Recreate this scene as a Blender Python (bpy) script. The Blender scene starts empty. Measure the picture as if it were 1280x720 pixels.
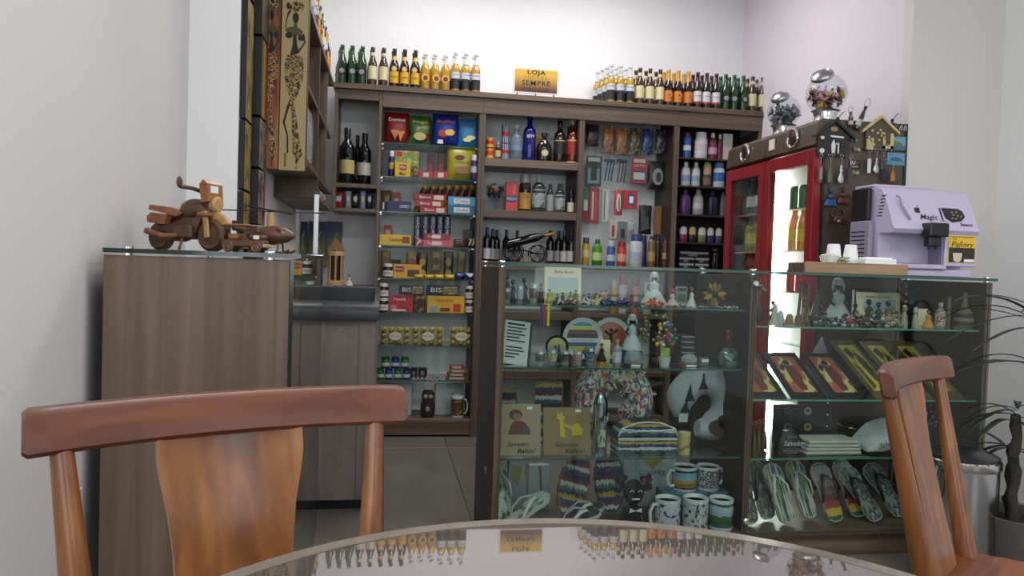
import bpy, math, random
from mathutils import Vector, Matrix, Euler
random.seed(7)
scene = bpy.context.scene
col = scene.collection
PI = math.pi

# ------------------------------------------------------------------ camera
F_PX, PITCH, ROLL, YAW, EYE = 960.0, math.radians(1.6), math.radians(1.85), math.radians(9.4), 1.085
c_f = Vector((math.sin(YAW)*math.cos(PITCH), math.cos(YAW)*math.cos(PITCH), -math.sin(PITCH)))
_r0 = Vector((math.cos(YAW), -math.sin(YAW), 0)); _u0 = _r0.cross(c_f)
c_r = _r0*math.cos(ROLL) + _u0*math.sin(ROLL)
c_u = -_r0*math.sin(ROLL) + _u0*math.cos(ROLL)
EYEV = Vector((0, 0, EYE))
cam = bpy.data.cameras.new('camera'); cam.sensor_width = 36; cam.lens = F_PX/1280*36; cam.clip_start = 0.02
camo = bpy.data.objects.new('camera', cam); col.objects.link(camo)
camo.matrix_world = Matrix(((c_r.x, c_u.x, -c_f.x, 0), (c_r.y, c_u.y, -c_f.y, 0), (c_r.z, c_u.z, -c_f.z, EYE), (0, 0, 0, 1)))
scene.camera = camo

# ------------------------------------------------------------------ world, light, exposure
scene.view_settings.view_transform = 'Standard'; scene.view_settings.look = 'None'
scene.view_settings.gamma = 1.0; scene.view_settings.use_curve_mapping = False
scene.view_settings.exposure = 0.16
w = bpy.data.worlds.new('world'); scene.world = w; w.use_nodes = True
bg = w.node_tree.nodes['Background']; bg.inputs['Color'].default_value = (0.80, 0.88, 1.0, 1); bg.inputs['Strength'].default_value = 0.6
cy = scene.cycles
cy.use_denoising = True
cy.max_bounces = 9; cy.diffuse_bounces = 4; cy.glossy_bounces = 4; cy.transmission_bounces = 8; cy.transparent_max_bounces = 24
cy.caustics_reflective = False; cy.caustics_refractive = False; cy.sample_clamp_indirect = 4.0
def area(name, loc, target, sx, sy, power, color):
    l = bpy.data.lights.new(name, 'AREA'); l.shape = 'RECTANGLE'; l.size = sx; l.size_y = sy; l.energy = power; l.color = color
    o = bpy.data.objects.new(name, l); col.objects.link(o); o.location = loc
    o.rotation_euler = (Vector(target)-Vector(loc)).to_track_quat('-Z', 'Y').to_euler(); return o
# daylight through the windows of the wall behind the camera (see wall_rear / window_1..2)
area('window_daylight', (-0.1, -2.45, 1.75), (0.3, 5, 1.4), 1.2, 1.85, 14, (0.92, 0.96, 1.0))
area('window_daylight', (2.3, -2.45, 1.75), (1.6, 5, 1.4), 1.5, 1.85, 20, (0.92, 0.96, 1.0))
# and through the tall side window of the left wall, beside the table behind the camera (window_3)
area('window_daylight', (-0.66, -0.35, 1.70), (2.9, 0.6, 1.2), 2.3, 1.5, 26, (0.94, 0.97, 1.0))
LAMP_POWER = 13

# ------------------------------------------------------------------ pixel -> place
def ray(x, y): return c_f*F_PX + c_r*(x-640) + c_u*(360-y)
def atY(x, y, Y): d = ray(x, y); return EYEV + d*(Y/d.y)
def atX(x, y, X): d = ray(x, y); return EYEV + d*(X/d.x)
def atZ(x, y, z): d = ray(x, y); return EYEV + d*((z-EYE)/d.z)
def proj(p):
    d = Vector(p)-EYEV; z = d.dot(c_f); return 640+F_PX*d.dot(c_r)/z, 360-F_PX*d.dot(c_u)/z
def span(xl, xr, yt, Y, zb):
    """pixel extent of a thing standing at depth Y on height zb -> centre x, width, height"""
    xc = atY((xl+xr)/2, 330, Y).x; yb = proj((xc, Y, zb))[1]; ym = (yt+yb)/2
    a = atY(xl, ym, Y).x; b = atY(xr, ym, Y).x
    return (a+b)/2, b-a, atY((xl+xr)/2, yt, Y).z-zb

# ------------------------------------------------------------------ materials
MATS = {}
TONE = 1.0     # the packaged goods are all a little duller than pure print colours
def new_mat(name):
    m = bpy.data.materials.new(name); m.use_nodes = True
    return m, m.node_tree.nodes, m.node_tree.links, m.node_tree.nodes['Principled BSDF']
def C(r, g=None, b=None):
    """0..255 sRGB -> linear rgba"""
    if g is None: r, g, b = r
    r, g, b = r*TONE, g*TONE, b*TONE
    f = lambda c: (c/255/12.92) if c/255 <= 0.04045 else ((c/255+0.055)/1.055)**2.4
    return (f(r), f(g), f(b), 1)
def M(c, rough=0.5, metal=0.0, spec=0.5, trans=0.0, alpha=1.0, emit=0.0, bump=0.0, coat=0.0):
    key = ('p', tuple(c), rough, metal, spec, trans, alpha, emit, bump, coat)
    if key in MATS: return MATS[key]
    m, n, l, b = new_mat('paint_%d_%d_%d' % tuple(c))
    b.inputs['Base Color'].default_value = C(c); b.inputs['Roughness'].default_value = rough
    b.inputs['Metallic'].default_value = metal; b.inputs['Specular IOR Level'].default_value = spec
    b.inputs['Transmission Weight'].default_value = trans; b.inputs['Alpha'].default_value = alpha
    b.inputs['Coat Weight'].default_value = coat
    if emit: b.inputs['Emission Color'].default_value = C(c); b.inputs['Emission Strength'].default_value = emit
    if bump:
        t = n.new('ShaderNodeTexNoise'); t.inputs['Scale'].default_value = 60
        bp = n.new('ShaderNodeBump'); bp.inputs['Strength'].default_value = bump; bp.inputs['Distance'].default_value = 0.002
        l.new(t.outputs['Fac'], bp.inputs['Height']); l.new(bp.outputs['Normal'], b.inputs['Normal'])
    MATS[key] = m; return m
def coords(n, l, scale, rot=(0, 0, 0), kind='Object'):
    tc = n.new('ShaderNodeTexCoord'); mp = n.new('ShaderNodeMapping')
    mp.inputs['Scale'].default_value = scale; mp.inputs['Rotation'].default_value = rot
    l.new(tc.outputs[kind], mp.inputs['Vector']); return mp.outputs['Vector']
def ramp(n, stops, mode='LINEAR'):
    r = n.new('ShaderNodeValToRGB'); cr = r.color_ramp; cr.interpolation = mode
    while len(cr.elements) < len(stops): cr.elements.new(0.5)
    for e, (p, c) in zip(cr.elements, stops): e.position = p; e.color = C(c)
    return r
def wood(name, c1, c2, scale=(30, 30, 2.2), rough=0.45, coat=0.0, c3=None):
    """procedural wood with the grain along the axis of the smallest scale"""
    if name in MATS: return MATS[name]
    m, n, l, b = new_mat(name)
    v = coords(n, l, scale)
    t = n.new('ShaderNodeTexNoise'); t.inputs['Scale'].default_value = 1.0; t.inputs['Detail'].default_value = 6; t.inputs['Distortion'].default_value = 0.6
    l.new(v, t.inputs['Vector'])
    t2 = n.new('ShaderNodeTexNoise'); t2.inputs['Scale'].default_value = 0.22; t2.inputs['Detail'].default_value = 3; l.new(v, t2.inputs['Vector'])
    mx = n.new('ShaderNodeMath'); mx.operation = 'MULTIPLY_ADD'; mx.inputs[1].default_value = 0.55; l.new(t.outputs['Fac'], mx.inputs[0])
    m2 = n.new('ShaderNodeMath'); m2.operation = 'MULTIPLY'; m2.inputs[1].default_value = 0.5; l.new(t2.outputs['Fac'], m2.inputs[0]); l.new(m2.outputs[0], mx.inputs[2])
    r = ramp(n, [(0.36, c1), (0.52, c3 or c2), (0.68, c2)]); l.new(mx.outputs[0], r.inputs['Fac'])
    l.new(r.outputs['Color'], b.inputs['Base Color'])
    b.inputs['Roughness'].default_value = rough; b.inputs['Coat Weight'].default_value = coat; b.inputs['Coat Roughness'].default_value = 0.15
    bp = n.new('ShaderNodeBump'); bp.inputs['Strength'].default_value = 0.12; bp.inputs['Distance'].default_value = 0.002
    l.new(t.outputs['Fac'], bp.inputs['Height']); l.new(bp.outputs['Normal'], b.inputs['Normal'])
    MATS[name] = m; return m
def glass(name='clear_glass', tint=(243, 249, 247), refl=1.0, rough=0.0):
    """thin sheet glass: clear with a fresnel reflection"""
    if name in MATS: return MATS[name]
    m, n, l, b = new_mat(name); n.remove(b)
    out = n['Material Output']; tr = n.new('ShaderNodeBsdfTransparent'); gl = n.new('ShaderNodeBsdfGlossy'); mx = n.new('ShaderNodeMixShader')
    tr.inputs['Color'].default_value = C(tint); gl.inputs['Roughness'].default_value = rough; gl.inputs['Color'].default_value = (refl, refl, refl, 1)
    ge = n.new('ShaderNodeNewGeometry'); dt = n.new('ShaderNodeVectorMath'); dt.operation = 'DOT_PRODUCT'
    l.new(ge.outputs['Normal'], dt.inputs[0]); l.new(ge.outputs['Incoming'], dt.inputs[1])
    def mth(op, a, b=None, c=None):
        q = n.new('ShaderNodeMath'); q.operation = op
        for k, x in enumerate((a, b, c)):
            if x is None: continue
            if isinstance(x, (int, float)): q.inputs[k].default_value = x
            else: l.new(x, q.inputs[k])
        return q
    om = mth('SUBTRACT', 1.0, mth('ABSOLUTE', dt.outputs['Value']).outputs[0]); om.use_clamp = True
    fr = mth('MULTIPLY_ADD', mth('POWER', om.outputs[0], 5.0).outputs[0], 0.975, 0.021)      # schlick, the same from both faces
    l.new(fr.outputs[0], mx.inputs[0]); l.new(tr.outputs[0], mx.inputs[1]); l.new(gl.outputs[0], mx.inputs[2]); l.new(mx.outputs[0], out.inputs['Surface'])
    MATS[name] = m; return m
def tinted(c, dens=0.75, rough=0.04):
    """bottle glass / clear plastic: part tinted see-through, part solid colour, glossy"""
    key = ('t', tuple(c), dens, rough)
    if key in MATS: return MATS[key]
    m, n, l, b = new_mat('tinted_%d_%d_%d' % tuple(c))
    b.inputs['Base Color'].default_value = C(c); b.inputs['Roughness'].default_value = rough; b.inputs['Alpha'].default_value = dens
    b.inputs['Specular IOR Level'].default_value = 0.6
    MATS[key] = m; return m
def blotch(name, colors, scale=8, kind='Generated', rough=0.4, stretch=(1, 1, 1), metal=0.0, tex='V', distort=0.0, bump=0.0):
    """patches of flat printed colour"""
    if name in MATS: return MATS[name]
    m, n, l, b = new_mat(name); v = coords(n, l, tuple(scale*s for s in stretch), kind=kind)
    if tex == 'V':
        t = n.new('ShaderNodeTexVoronoi'); t.inputs['Scale'].default_value = 1.0; src = None
        l.new(v, t.inputs['Vector']); sp = n.new('ShaderNodeSeparateColor'); l.new(t.outputs['Color'], sp.inputs[0]); src = sp.outputs[0]
    else:
        t = n.new('ShaderNodeTexNoise'); t.inputs['Scale'].default_value = 1.0; t.inputs['Detail'].default_value = 3; t.inputs['Distortion'].default_value = distort
        l.new(v, t.inputs['Vector']); mr = n.new('ShaderNodeMapRange'); mr.inputs[1].default_value = 0.3; mr.inputs[2].default_value = 0.7; l.new(t.outputs['Fac'], mr.inputs[0]); src = mr.outputs[0]
    k = len(colors); r = ramp(n, [(i/k, c) for i, c in enumerate(colors)], 'CONSTANT'); l.new(src, r.inputs['Fac'])
    l.new(r.outputs['Color'], b.inputs['Base Color']); b.inputs['Roughness'].default_value = rough; b.inputs['Metallic'].default_value = metal
    if bump:
        bp = n.new('ShaderNodeBump'); bp.inputs['Strength'].default_value = bump; bp.inputs['Distance'].default_value = 0.004
        l.new(src, bp.inputs['Height']); l.new(bp.outputs['Normal'], b.inputs['Normal'])
    MATS[name] = m; return m
def stripes(name, colors, axis=2, rep=1.0, wobble=0.0, kind='Generated', rough=0.6, wscale=6.0):
    """woven / printed bands across an axis, in the thing's own coordinates"""
    if name in MATS: return MATS[name]
    m, n, l, b = new_mat(name); v = coords(n, l, (1, 1, 1), kind=kind)
    sp = n.new('ShaderNodeSeparateXYZ'); l.new(v, sp.inputs[0])
    src = sp.outputs[axis]
    if wobble:
        t = n.new('ShaderNodeTexNoise'); t.inputs['Scale'].default_value = wscale; t.inputs['Detail'].default_value = 4; l.new(v, t.inputs['Vector'])
        a = n.new('ShaderNodeMath'); a.operation = 'MULTIPLY_ADD'; a.inputs[1].default_value = wobble; l.new(t.outputs['Fac'], a.inputs[0]); l.new(src, a.inputs[2]); src = a.outputs[0]
    mu = n.new('ShaderNodeMath'); mu.operation = 'MULTIPLY'; mu.inputs[1].default_value = rep; l.new(src, mu.inputs[0])
    fr = n.new('ShaderNodeMath'); fr.operation = 'FRACT'; l.new(mu.outputs[0], fr.inputs[0])
    k = len(colors); r = ramp(n, [(i/k, c) for i, c in enumerate(colors)], 'CONSTANT'); l.new(fr.outputs[0], r.inputs['Fac'])
    l.new(r.outputs['Color'], b.inputs['Base Color']); b.inputs['Roughness'].default_value = rough
    MATS[name] = m; return m
def plaster(name, c):
    if name in MATS: return MATS[name]
    m, n, l, b = new_mat(name); v = coords(n, l, (1, 1, 1))
    t = n.new('ShaderNodeTexNoise'); t.inputs['Scale'].default_value = 1.6; t.inputs['Detail'].default_value = 3; l.new(v, t.inputs['Vector'])
    r = ramp(n, [(0.3, tuple(x-5 for x in c)), (0.7, c)]); l.new(t.outputs['Fac'], r.inputs['Fac']); l.new(r.outputs['Color'], b.inputs['Base Color'])
    b.inputs['Roughness'].default_value = 0.75
    t2 = n.new('ShaderNodeTexNoise'); t2.inputs['Scale'].default_value = 240; l.new(v, t2.inputs['Vector'])
    bp = n.new('ShaderNodeBump'); bp.inputs['Strength'].default_value = 0.05; bp.inputs['Distance'].default_value = 0.001
    l.new(t2.outputs['Fac'], bp.inputs['Height']); l.new(bp.outputs['Normal'], b.inputs['Normal'])
    MATS[name] = m; return m

# ------------------------------------------------------------------ mesh building
class MB:
    def __init__(s): s.v = []; s.f = []; s.mi = []; s.i = 0; s.T = None
    def add(s, vs, fs):
        o = len(s.v); T = s.T
        s.v += [tuple(T @ Vector(p)) for p in vs] if T else [tuple(p) for p in vs]
        s.f += [tuple(o+k for k in f) for f in fs]; s.mi += [s.i]*len(fs); return s
    def m(s, i): s.i = i; return s
    def at(s, loc=(0, 0, 0), rot=(0, 0, 0)): s.T = Matrix.Translation(loc) @ Euler(rot).to_matrix().to_4x4(); return s
    def box(s, x0, x1, y0, y1, z0, z1, c=0.0):
        if c <= 0:
            return s.add([(x0, y0, z0), (x1, y0, z0), (x1, y1, z0), (x0, y1, z0), (x0, y0, z1), (x1, y0, z1), (x1, y1, z1), (x0, y1, z1)],
                         [(0, 3, 2, 1), (4, 5, 6, 7), (0, 1, 5, 4), (1, 2, 6, 5), (2, 3, 7, 6), (3, 0, 4, 7)])
        c = min(c, (x1-x0)*.45, (y1-y0)*.45, (z1-z0)*.45); P = []
        for z in (z0, z1):
            zi = z0+c if z == z0 else z1-c
            P.append([(x0+c, y0+c, z), (x1-c, y0+c, z), (x1-c, y1-c, z), (x0+c, y1-c, z)])
            P.append([(x0+c, y0, zi), (x1-c, y0, zi), (x1, y0+c, zi), (x1, y1-c, zi), (x1-c, y1, zi), (x0+c, y1, zi), (x0, y1-c, zi), (x0, y0+c, zi)])
        a, b, t, u = P[0], P[1], P[2], P[3]
        vs = a+b+u+t; F = [(3, 2, 1, 0), (20, 21, 22, 23)]
        for k in range(4):
            e0, e1 = 4+2*k, 5+2*k; n0 = 4+(2*k+2) % 8
            F += [(k, (k+1) % 4, e1, e0), ((k+1) % 4, n0, e1)]
            F += [(e0, e1, e1+8, e0+8), (e1, n0, n0+8, e1+8)]
            F += [(e0+8, e1+8, 20+(k+1) % 4, 20+k), (e1+8, n0+8, 20+(k+1) % 4)]
        return s.add(vs, F)
    def lathe(s, prof, seg=16, cx=0, cy=0, cz=0, a0=0, a1=2*PI, sx=1, sy=1):
        full = abs(a1-a0-2*PI) < 1e-6; n = seg if full else seg+1; vs = []; fs = []
        for r, z in prof:
            for k in range(n):
                a = a0+(a1-a0)*k/seg; vs.append((cx+sx*r*math.cos(a), cy+sy*r*math.sin(a), cz+z))
        for j in range(len(prof)-1):
            for k in range(seg):
                k2 = (k+1) % n; fs.append((j*n+k, j*n+k2, (j+1)*n+k2, (j+1)*n+k))
        if full:
            if prof[0][0] > 1e-5: fs.append(tuple(reversed(range(n))))
            if prof[-1][0] > 1e-5: fs.append(tuple((len(prof)-1)*n+k for k in range(n)))
        return s.add(vs, fs)
    def tube(s, pts, r, seg=8, closed=False, flat=1.0):
        pts = [Vector(p) for p in pts]; n = len(pts); vs = []; fs = []; rs = r if isinstance(r, (list, tuple)) else [r]*n
        prev = None
        for i, p in enumerate(pts):
            t = (pts[(i+1) % n]-pts[i-1]) if closed else (pts[min(i+1, n-1)]-pts[max(i-1, 0)])
            t.normalize()
            a = Vector((0, 0, 1)) if prev is None else prev
            if abs(a.dot(t)) > 0.98: a = Vector((1, 0, 0)) if abs(t.x) < 0.9 else Vector((0, 1, 0))
            u = (a-t*a.dot(t)).normalized(); w_ = t.cross(u); prev = u
            for k in range(seg):
                q = 2*PI*k/seg; vs.append(p+(u*math.cos(q)*flat+w_*math.sin(q))*rs[i])
        for i in range(n if closed else n-1):
            j = (i+1) % n
            for k in range(seg): k2 = (k+1) % seg; fs.append((i*seg+k, i*seg+k2, j*seg+k2, j*seg+k))
        if not closed: fs += [tuple(reversed(range(seg))), tuple((n-1)*seg+k for k in range(seg))]
        return s.add(vs, fs)
    def prism(s, poly, d0, d1, axis='y'):
        """outline in the plane across the axis (x,z for y; x,y for z; y,z for x), given thickness"""
        f = {'y': lambda p, d: (p[0], d, p[1]), 'z': lambda p, d: (p[0], p[1], d), 'x': lambda p, d: (d, p[0], p[1])}[axis]
        n = len(poly); vs = [f(p, d0) for p in poly]+[f(p, d1) for p in poly]
        fs = [tuple(range(n)), tuple(reversed(range(n, 2*n)))]+[(k, n+k, n+(k+1) % n, (k+1) % n) for k in range(n)]
        return s.add(vs, fs)
    def ball(s, c, rx, ry=None, rz=None, seg=12, rings=8):
        ry = ry or rx; rz = rz or rx; vs = [(c[0], c[1], c[2]-rz)]; fs = []
        for j in range(1, rings):
            a = -PI/2+PI*j/rings
            for k in range(seg): q = 2*PI*k/seg; vs.append((c[0]+rx*math.cos(a)*math.cos(q), c[1]+ry*math.cos(a)*math.sin(q), c[2]+rz*math.sin(a)))
        vs.append((c[0], c[1], c[2]+rz)); L = len(vs)-1
        for k in range(seg):
            k2 = (k+1) % seg; fs.append((0, 1+k2, 1+k)); fs.append((L, L-seg+k, L-seg+k2))
            for j in range(rings-2): a = 1+j*seg; fs.append((a+k, a+k2, a+seg+k2, a+seg+k))
        return s.add(vs, fs)
    def pillow(s, w_, h, t, nx=8, nz=8, crimp=0.06, wob=0.0, seed=0):
        """sealed bag standing up: x across, z up, y thick; crimped flat strips top and bottom"""
        rnd = random.Random(seed); vs = []; fs = []
        for side in (-1, 1):
            for j in range(nz+1):
                for i in range(nx+1):
                    u = i/nx*2-1; q = j/nz; zz = q
                    e = max(0.0, 1-abs(u)**3.0)**0.6; g = 0.0 if (q < crimp*.99 or q > 1-crimp*.99) else math.sin(PI*(q-crimp)/(1-2*crimp))**0.45
                    pin = 1-0.05*math.sin(PI*q)
                    vs.append((u*w_/2*pin, side*t/2*e*g+side*0.0008+(rnd.uniform(-wob, wob) if 0 < i < nx and 0 < j < nz else 0), zz*h))
        N = (nx+1)*(nz+1)
        for sd in (0, 1):
            for j in range(nz):
                for i in range(nx):
                    a = sd*N+j*(nx+1)+i; q = (a, a+1, a+nx+2, a+nx+1); fs.append(q if sd == 0 else q[::-1])
        b = [i for i in range(nx+1)]+[j*(nx+1)+nx for j in range(1, nz+1)]+[nz*(nx+1)+i for i in range(nx-1, -1, -1)]+[j*(nx+1) for j in range(nz-1, 0, -1)]
        for k in range(len(b)): a, c = b[k], b[(k+1) % len(b)]; fs.append((c, a, a+N, c+N))
        return s.add(vs, fs)
    def mesh(s, name, mats, smooth=35):
        me = bpy.data.meshes.new(name); me.from_pydata(s.v, [], s.f)
        for k in (mats if isinstance(mats, (list, tuple)) else [mats]): me.materials.append(k)
        me.polygons.foreach_set('material_index', s.mi)
        me.update()
        if smooth:
            me.polygons.foreach_set('use_smooth', [True]*len(me.polygons)); me.set_sharp_from_angle(angle=math.radians(smooth))
        return me
def link(name, data, parent=None, loc=None, rot=None):
    o = bpy.data.objects.new(name, data); col.objects.link(o); o.parent = parent
    if loc: o.location = loc
    if rot: o.rotation_euler = rot
    return o
def part(name, mb, mats, parent, smooth=35, loc=None, rot=None, label=None):
    o = link(name, mb.mesh(name, mats, smooth), parent, loc, rot)
    if label: o['label'] = label
    return o
def tag(o, label, cat, group=None):
    o['label'] = label; o['category'] = cat
    if group: o['group'] = group
    return o
def thing(name, label, cat, loc=(0, 0, 0), rz=0.0, group=None, rot=None):
    return tag(link(name, None, None, loc, rot or (0, 0, rz)), label, cat, group)
def solid(name, mb, mats, label, cat, loc=(0, 0, 0), rot=(0, 0, 0), group=None, smooth=35):
    return tag(link(name, mb.mesh(name, mats, smooth), None, loc, rot), label, cat, group)
def struct(name, mb, mats, parent=None, smooth=0):
    o = link(name, mb.mesh(name, mats, smooth), parent)
    if parent is None: o['kind'] = 'structure'
    return o
def copy_tree(o, parent=None, loc=None, rz=None, label=None):
    c = o.copy(); col.objects.link(c); c.parent = parent
    if loc is not None: c.location = loc
    if rz is not None: c.rotation_euler = (0, 0, rz)
    if label: c['label'] = label
    for ch in list(o.children): copy_tree(ch, c)
    return c
def bits(name, mb, mats, parent, locs, smooth=35, rots=None):
    """one small piece repeated: each its own object, mesh shared"""
    me = mb.mesh(name, mats, smooth)
    return [link(name, me, parent, l, rots[k] if rots else None) for k, l in enumerate(locs)]
TXT = {}
def text(s, size, mat, parent, loc, rot=(PI/2, 0, 0), width=None, shear=0.0, bold=0.0, name='lettering', space=1.0):
    """flat printed lettering: x along the line, faces -y when rot = (90,0,0)"""
    key = (s, round(shear, 2), round(bold, 3), mat.name, space)
    if key not in TXT:
        cu = bpy.data.curves.new('lettering', 'FONT'); cu.body = s; cu.align_x = 'CENTER'; cu.align_y = 'CENTER'; cu.size = 1
        cu.resolution_u = 2; cu.shear = shear; cu.offset = bold; cu.space_character = space
        o = bpy.data.objects.new('tmp', cu); col.objects.link(o)
        me = bpy.data.meshes.new_from_object(o.evaluated_get(bpy.context.evaluated_depsgraph_get()))
        bpy.data.objects.remove(o); bpy.data.curves.remove(cu)
        me.materials.clear(); me.materials.append(mat)
        xs = [v.co.x for v in me.vertices] or [0, 1]; TXT[key] = (me, max(xs)-min(xs))
    me, wd = TXT[key]; o = link(name, me, parent, loc, rot)
    k = size if width is None else width/wd
    o.scale = (k, size, 1) if width is not None else (k, k, 1); return o

# ================================================================== the setting
WALL = plaster('white_plaster', (232, 230, 234)); CEIL = plaster('ceiling_plaster', (240, 240, 240))
LILAC = plaster('lilac_plaster', (222, 214, 226))
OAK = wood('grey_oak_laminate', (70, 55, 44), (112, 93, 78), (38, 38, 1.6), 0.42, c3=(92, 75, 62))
OAK_H = wood('grey_oak_laminate_horizontal', (70, 55, 44), (112, 93, 78), (1.6, 38, 38), 0.42, c3=(92, 75, 62))
OAK_Y = wood('grey_oak_laminate_deep', (70, 55, 44), (112, 93, 78), (38, 1.6, 38), 0.42, c3=(92, 75, 62))
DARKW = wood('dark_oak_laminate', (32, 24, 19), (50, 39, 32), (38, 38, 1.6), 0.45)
PANELW = M((238, 245, 244), 0.5); CHROME = M((215, 215, 218), 0.18, 1.0); STEEL = M((175, 175, 178), 0.3, 1.0)
GLASS = glass(); GEDGE = M((44, 88, 78), 0.15, 0, 0.6, 0, 0.9); GDARK = M((22, 44, 42), 0.12, 0, 0.6)
BLACK = M((18, 18, 20), 0.4); WHITE = M((235, 235, 235), 0.45); INK = M((25, 24, 26), 0.6); CREAM = M((226, 216, 180), 0.55)
YB, YU, XL, XR = 5.13, 4.80, -0.337, 2.446     # back wall, unit front, left unit front, right wall

b = MB(); b.box(-0.9, 3.1, -2.6, 5.2, -0.06, -0.006); floor = struct('floor', b, M((70, 66, 62), 0.8))
def tile_mat(i):
    key = 'floor_tile_%d' % i
    if key in MATS: return MATS[key]
    m, n, l, bs = new_mat(key); v = coords(n, l, (1, 1, 1))
    t = n.new('ShaderNodeTexNoise'); t.inputs['Scale'].default_value = 3.5; t.inputs['Detail'].default_value = 5; l.new(v, t.inputs['Vector'])
    d = i*4; r = ramp(n, [(0.3, (92+d, 86+d, 81+d)), (0.7, (112+d, 106+d, 100+d))]); l.new(t.outputs['Fac'], r.inputs['Fac']); l.new(r.outputs['Color'], bs.inputs['Base Color'])
    bs.inputs['Roughness'].default_value = 0.32; MATS[key] = m; return m
tile_me = []
for i in range(3):
    b = MB(); b.box(0.0015, 0.8985, 0.0015, 0.8985, -0.006, 0.0, 0.001); tile_me.append(b.mesh('tile', tile_mat(i), 0))
for ix in range(-2, 3):
    for iy in range(-7, 2):
        x0, y0 = 0.392+0.9*ix, 3.62+0.9*iy
        if x0 > 2.9 or x0+0.9 < -0.8: continue
        o = link('tile', tile_me[(ix*5+iy*3) % 3], floor, (x0, y0, 0))
b = MB(); b.box(-0.9, 3.1, -2.6, 5.3, 3.15, 3.25); struct('ceiling', b, CEIL)
b = MB(); b.box(-0.9, 3.1, YB, YB+0.12, -0.05, 3.15); struct('wall_back', b, WALL)
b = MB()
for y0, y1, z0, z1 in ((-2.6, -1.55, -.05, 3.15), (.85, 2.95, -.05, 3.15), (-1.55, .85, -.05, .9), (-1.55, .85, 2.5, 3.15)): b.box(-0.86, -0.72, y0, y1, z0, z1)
struct('wall_left', b, plaster('shade_look_plaster', (224, 220, 222)))  # greyer wall colour, dimmer grazing light put into the plaster
b = MB()
for q in ((-1.55, -1.5, .9, 2.5), (.8, .85, .9, 2.5), (-1.5, .8, .9, .95), (-1.5, .8, 2.45, 2.5), (-.375, -.325, .95, 2.45)): b.box(-.82, -.76, *q)
wn = struct('window_3', b, M((225, 225, 225), 0.4))
for q in ((-1.5, -.375), (-.325, .8)): b = MB(); b.box(-.793, -.787, q[0], q[1], .95, 2.45); part('pane', b, GLASS, wn, 0)
b = MB(); b.box(-0.86, -0.545, 2.95, YB, -0.05, 3.15); struct('wall_left_far', b, plaster('lit_look_plaster', (246, 248, 246)))  # whiter colour puts the stronger light on this face into the plaster
b = MB(); b.box(XR, 3.08, 3.40, YB, -0.05, 3.15); struct('wall_right_far', b, LILAC)
b = MB(); b.box(XR, 3.08, 3.337, 3.40, -0.05, 3.15); struct('wall_right_front', b, plaster('warm_grey_plaster', (214, 210, 208)))
b = MB(); b.box(2.939, 3.08, -2.6, 3.337, -0.05, 3.15); struct('wall_right', b, plaster('lit_look_plaster', (246, 248, 246)))  # same whitened plaster, side light put into its colour
b = MB()
for x0, x1, z0, z1 in ((-0.9, 3.1, -0.05, 0.75), (-0.9, 3.1, 2.75, 3.15), (-0.9, -0.7, 0.75, 2.75), (0.6, 1.25, 0.75, 2.75), (2.9, 3.1, 0.75, 2.75)): b.box(x0, x1, -2.7, -2.56, z0, z1)
struct('wall_rear', b, plaster('rear_plaster', (104, 97, 92)))
for i, (x0, x1) in enumerate(((-0.7, 0.6), (1.25, 2.9))):
    xm = (x0+x1)/2; b = MB()
    for q in ((x0, x0+.05, .75, 2.75), (x1-.05, x1, .75, 2.75), (x0, x1, .75, .8), (x0, x1, 2.7, 2.75), (xm-.025, xm+.025, .8, 2.7)): b.box(q[0], q[1], -2.66, -2.6, q[2], q[3])
    wn = struct('window_%d' % (i+1), b, M((225, 225, 225), 0.4))
    for q in ((x0+.05, xm-.025), (xm+.025, x1-.05)): b = MB(); b.box(q[0], q[1], -2.634, -2.628, .8, 2.7); part('pane', b, GLASS, wn, 0)
b = MB(); b.box(2.446, 2.939, 3.325, 3.337, 0, 0.07); struct('baseboard_right', b, M((190, 190, 190), 0.4))
b = MB(); b.box(2.927, 2.939, -2.5, 3.325, 0, 0.07); struct('baseboard_right_near', b, M((190, 190, 190), 0.4))

def added_ceiling_lamp(x, y, k, label):  # unseen lamps added to light the walls and shelves from above
    t = thing('added_ceiling_lamp', label, 'lamp', (x, y, 3.15), group='added unseen ceiling lamps')
    b = MB()
    for q in ((-.32, .32, -.32, -.29), (-.32, .32, .29, .32), (-.32, -.29, -.29, .29), (.29, .32, -.29, .29)): b.box(*q, -.045, 0)
    part('frame', b, WHITE, t, 0)
    b = MB(); b.box(-.29, .29, -.29, .29, -.03, -.02); part('diffuser', b, M((255, 250, 244), 0.5, emit=4.0), t, 0)
    l = bpy.data.lights.new('fill_light', 'AREA'); l.shape = 'SQUARE'; l.size = 0.56; l.energy = LAMP_POWER*k; l.color = (1, 0.97, 0.95)
    link('fill_light', l, t, (0, 0, -.05))
for x, y, k in ((0.5, 1.0, 1.15), (1.9, 1.0, 1.15), (0.35, 4.15, 1.0), (1.35, 4.15, 1.0)): added_ceiling_lamp(x, y, k, 'added square white ceiling lamp, unseen overhead')
# wall socket by the left cabinet
p = atX(91, 645, -0.72); t = thing('wall_socket', 'white wall socket low on the plaster behind the wooden chair', 'socket', (p.x+.0005, p.y, p.z))
b = MB(); b.box(0, .008, -.038, .038, -.06, .06, .003); part('plate', b, M((215, 215, 215), .4), t)
b = MB(); b.at((.0085, 0, 0), (0, PI/2, 0)).lathe([(.0025, -.001), (.0025, .0005)], 8)
bits('contact_hole', b, INK, t, [(0, y, z) for z in (-.022, .022) for y in (-.01, .01)])

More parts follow.
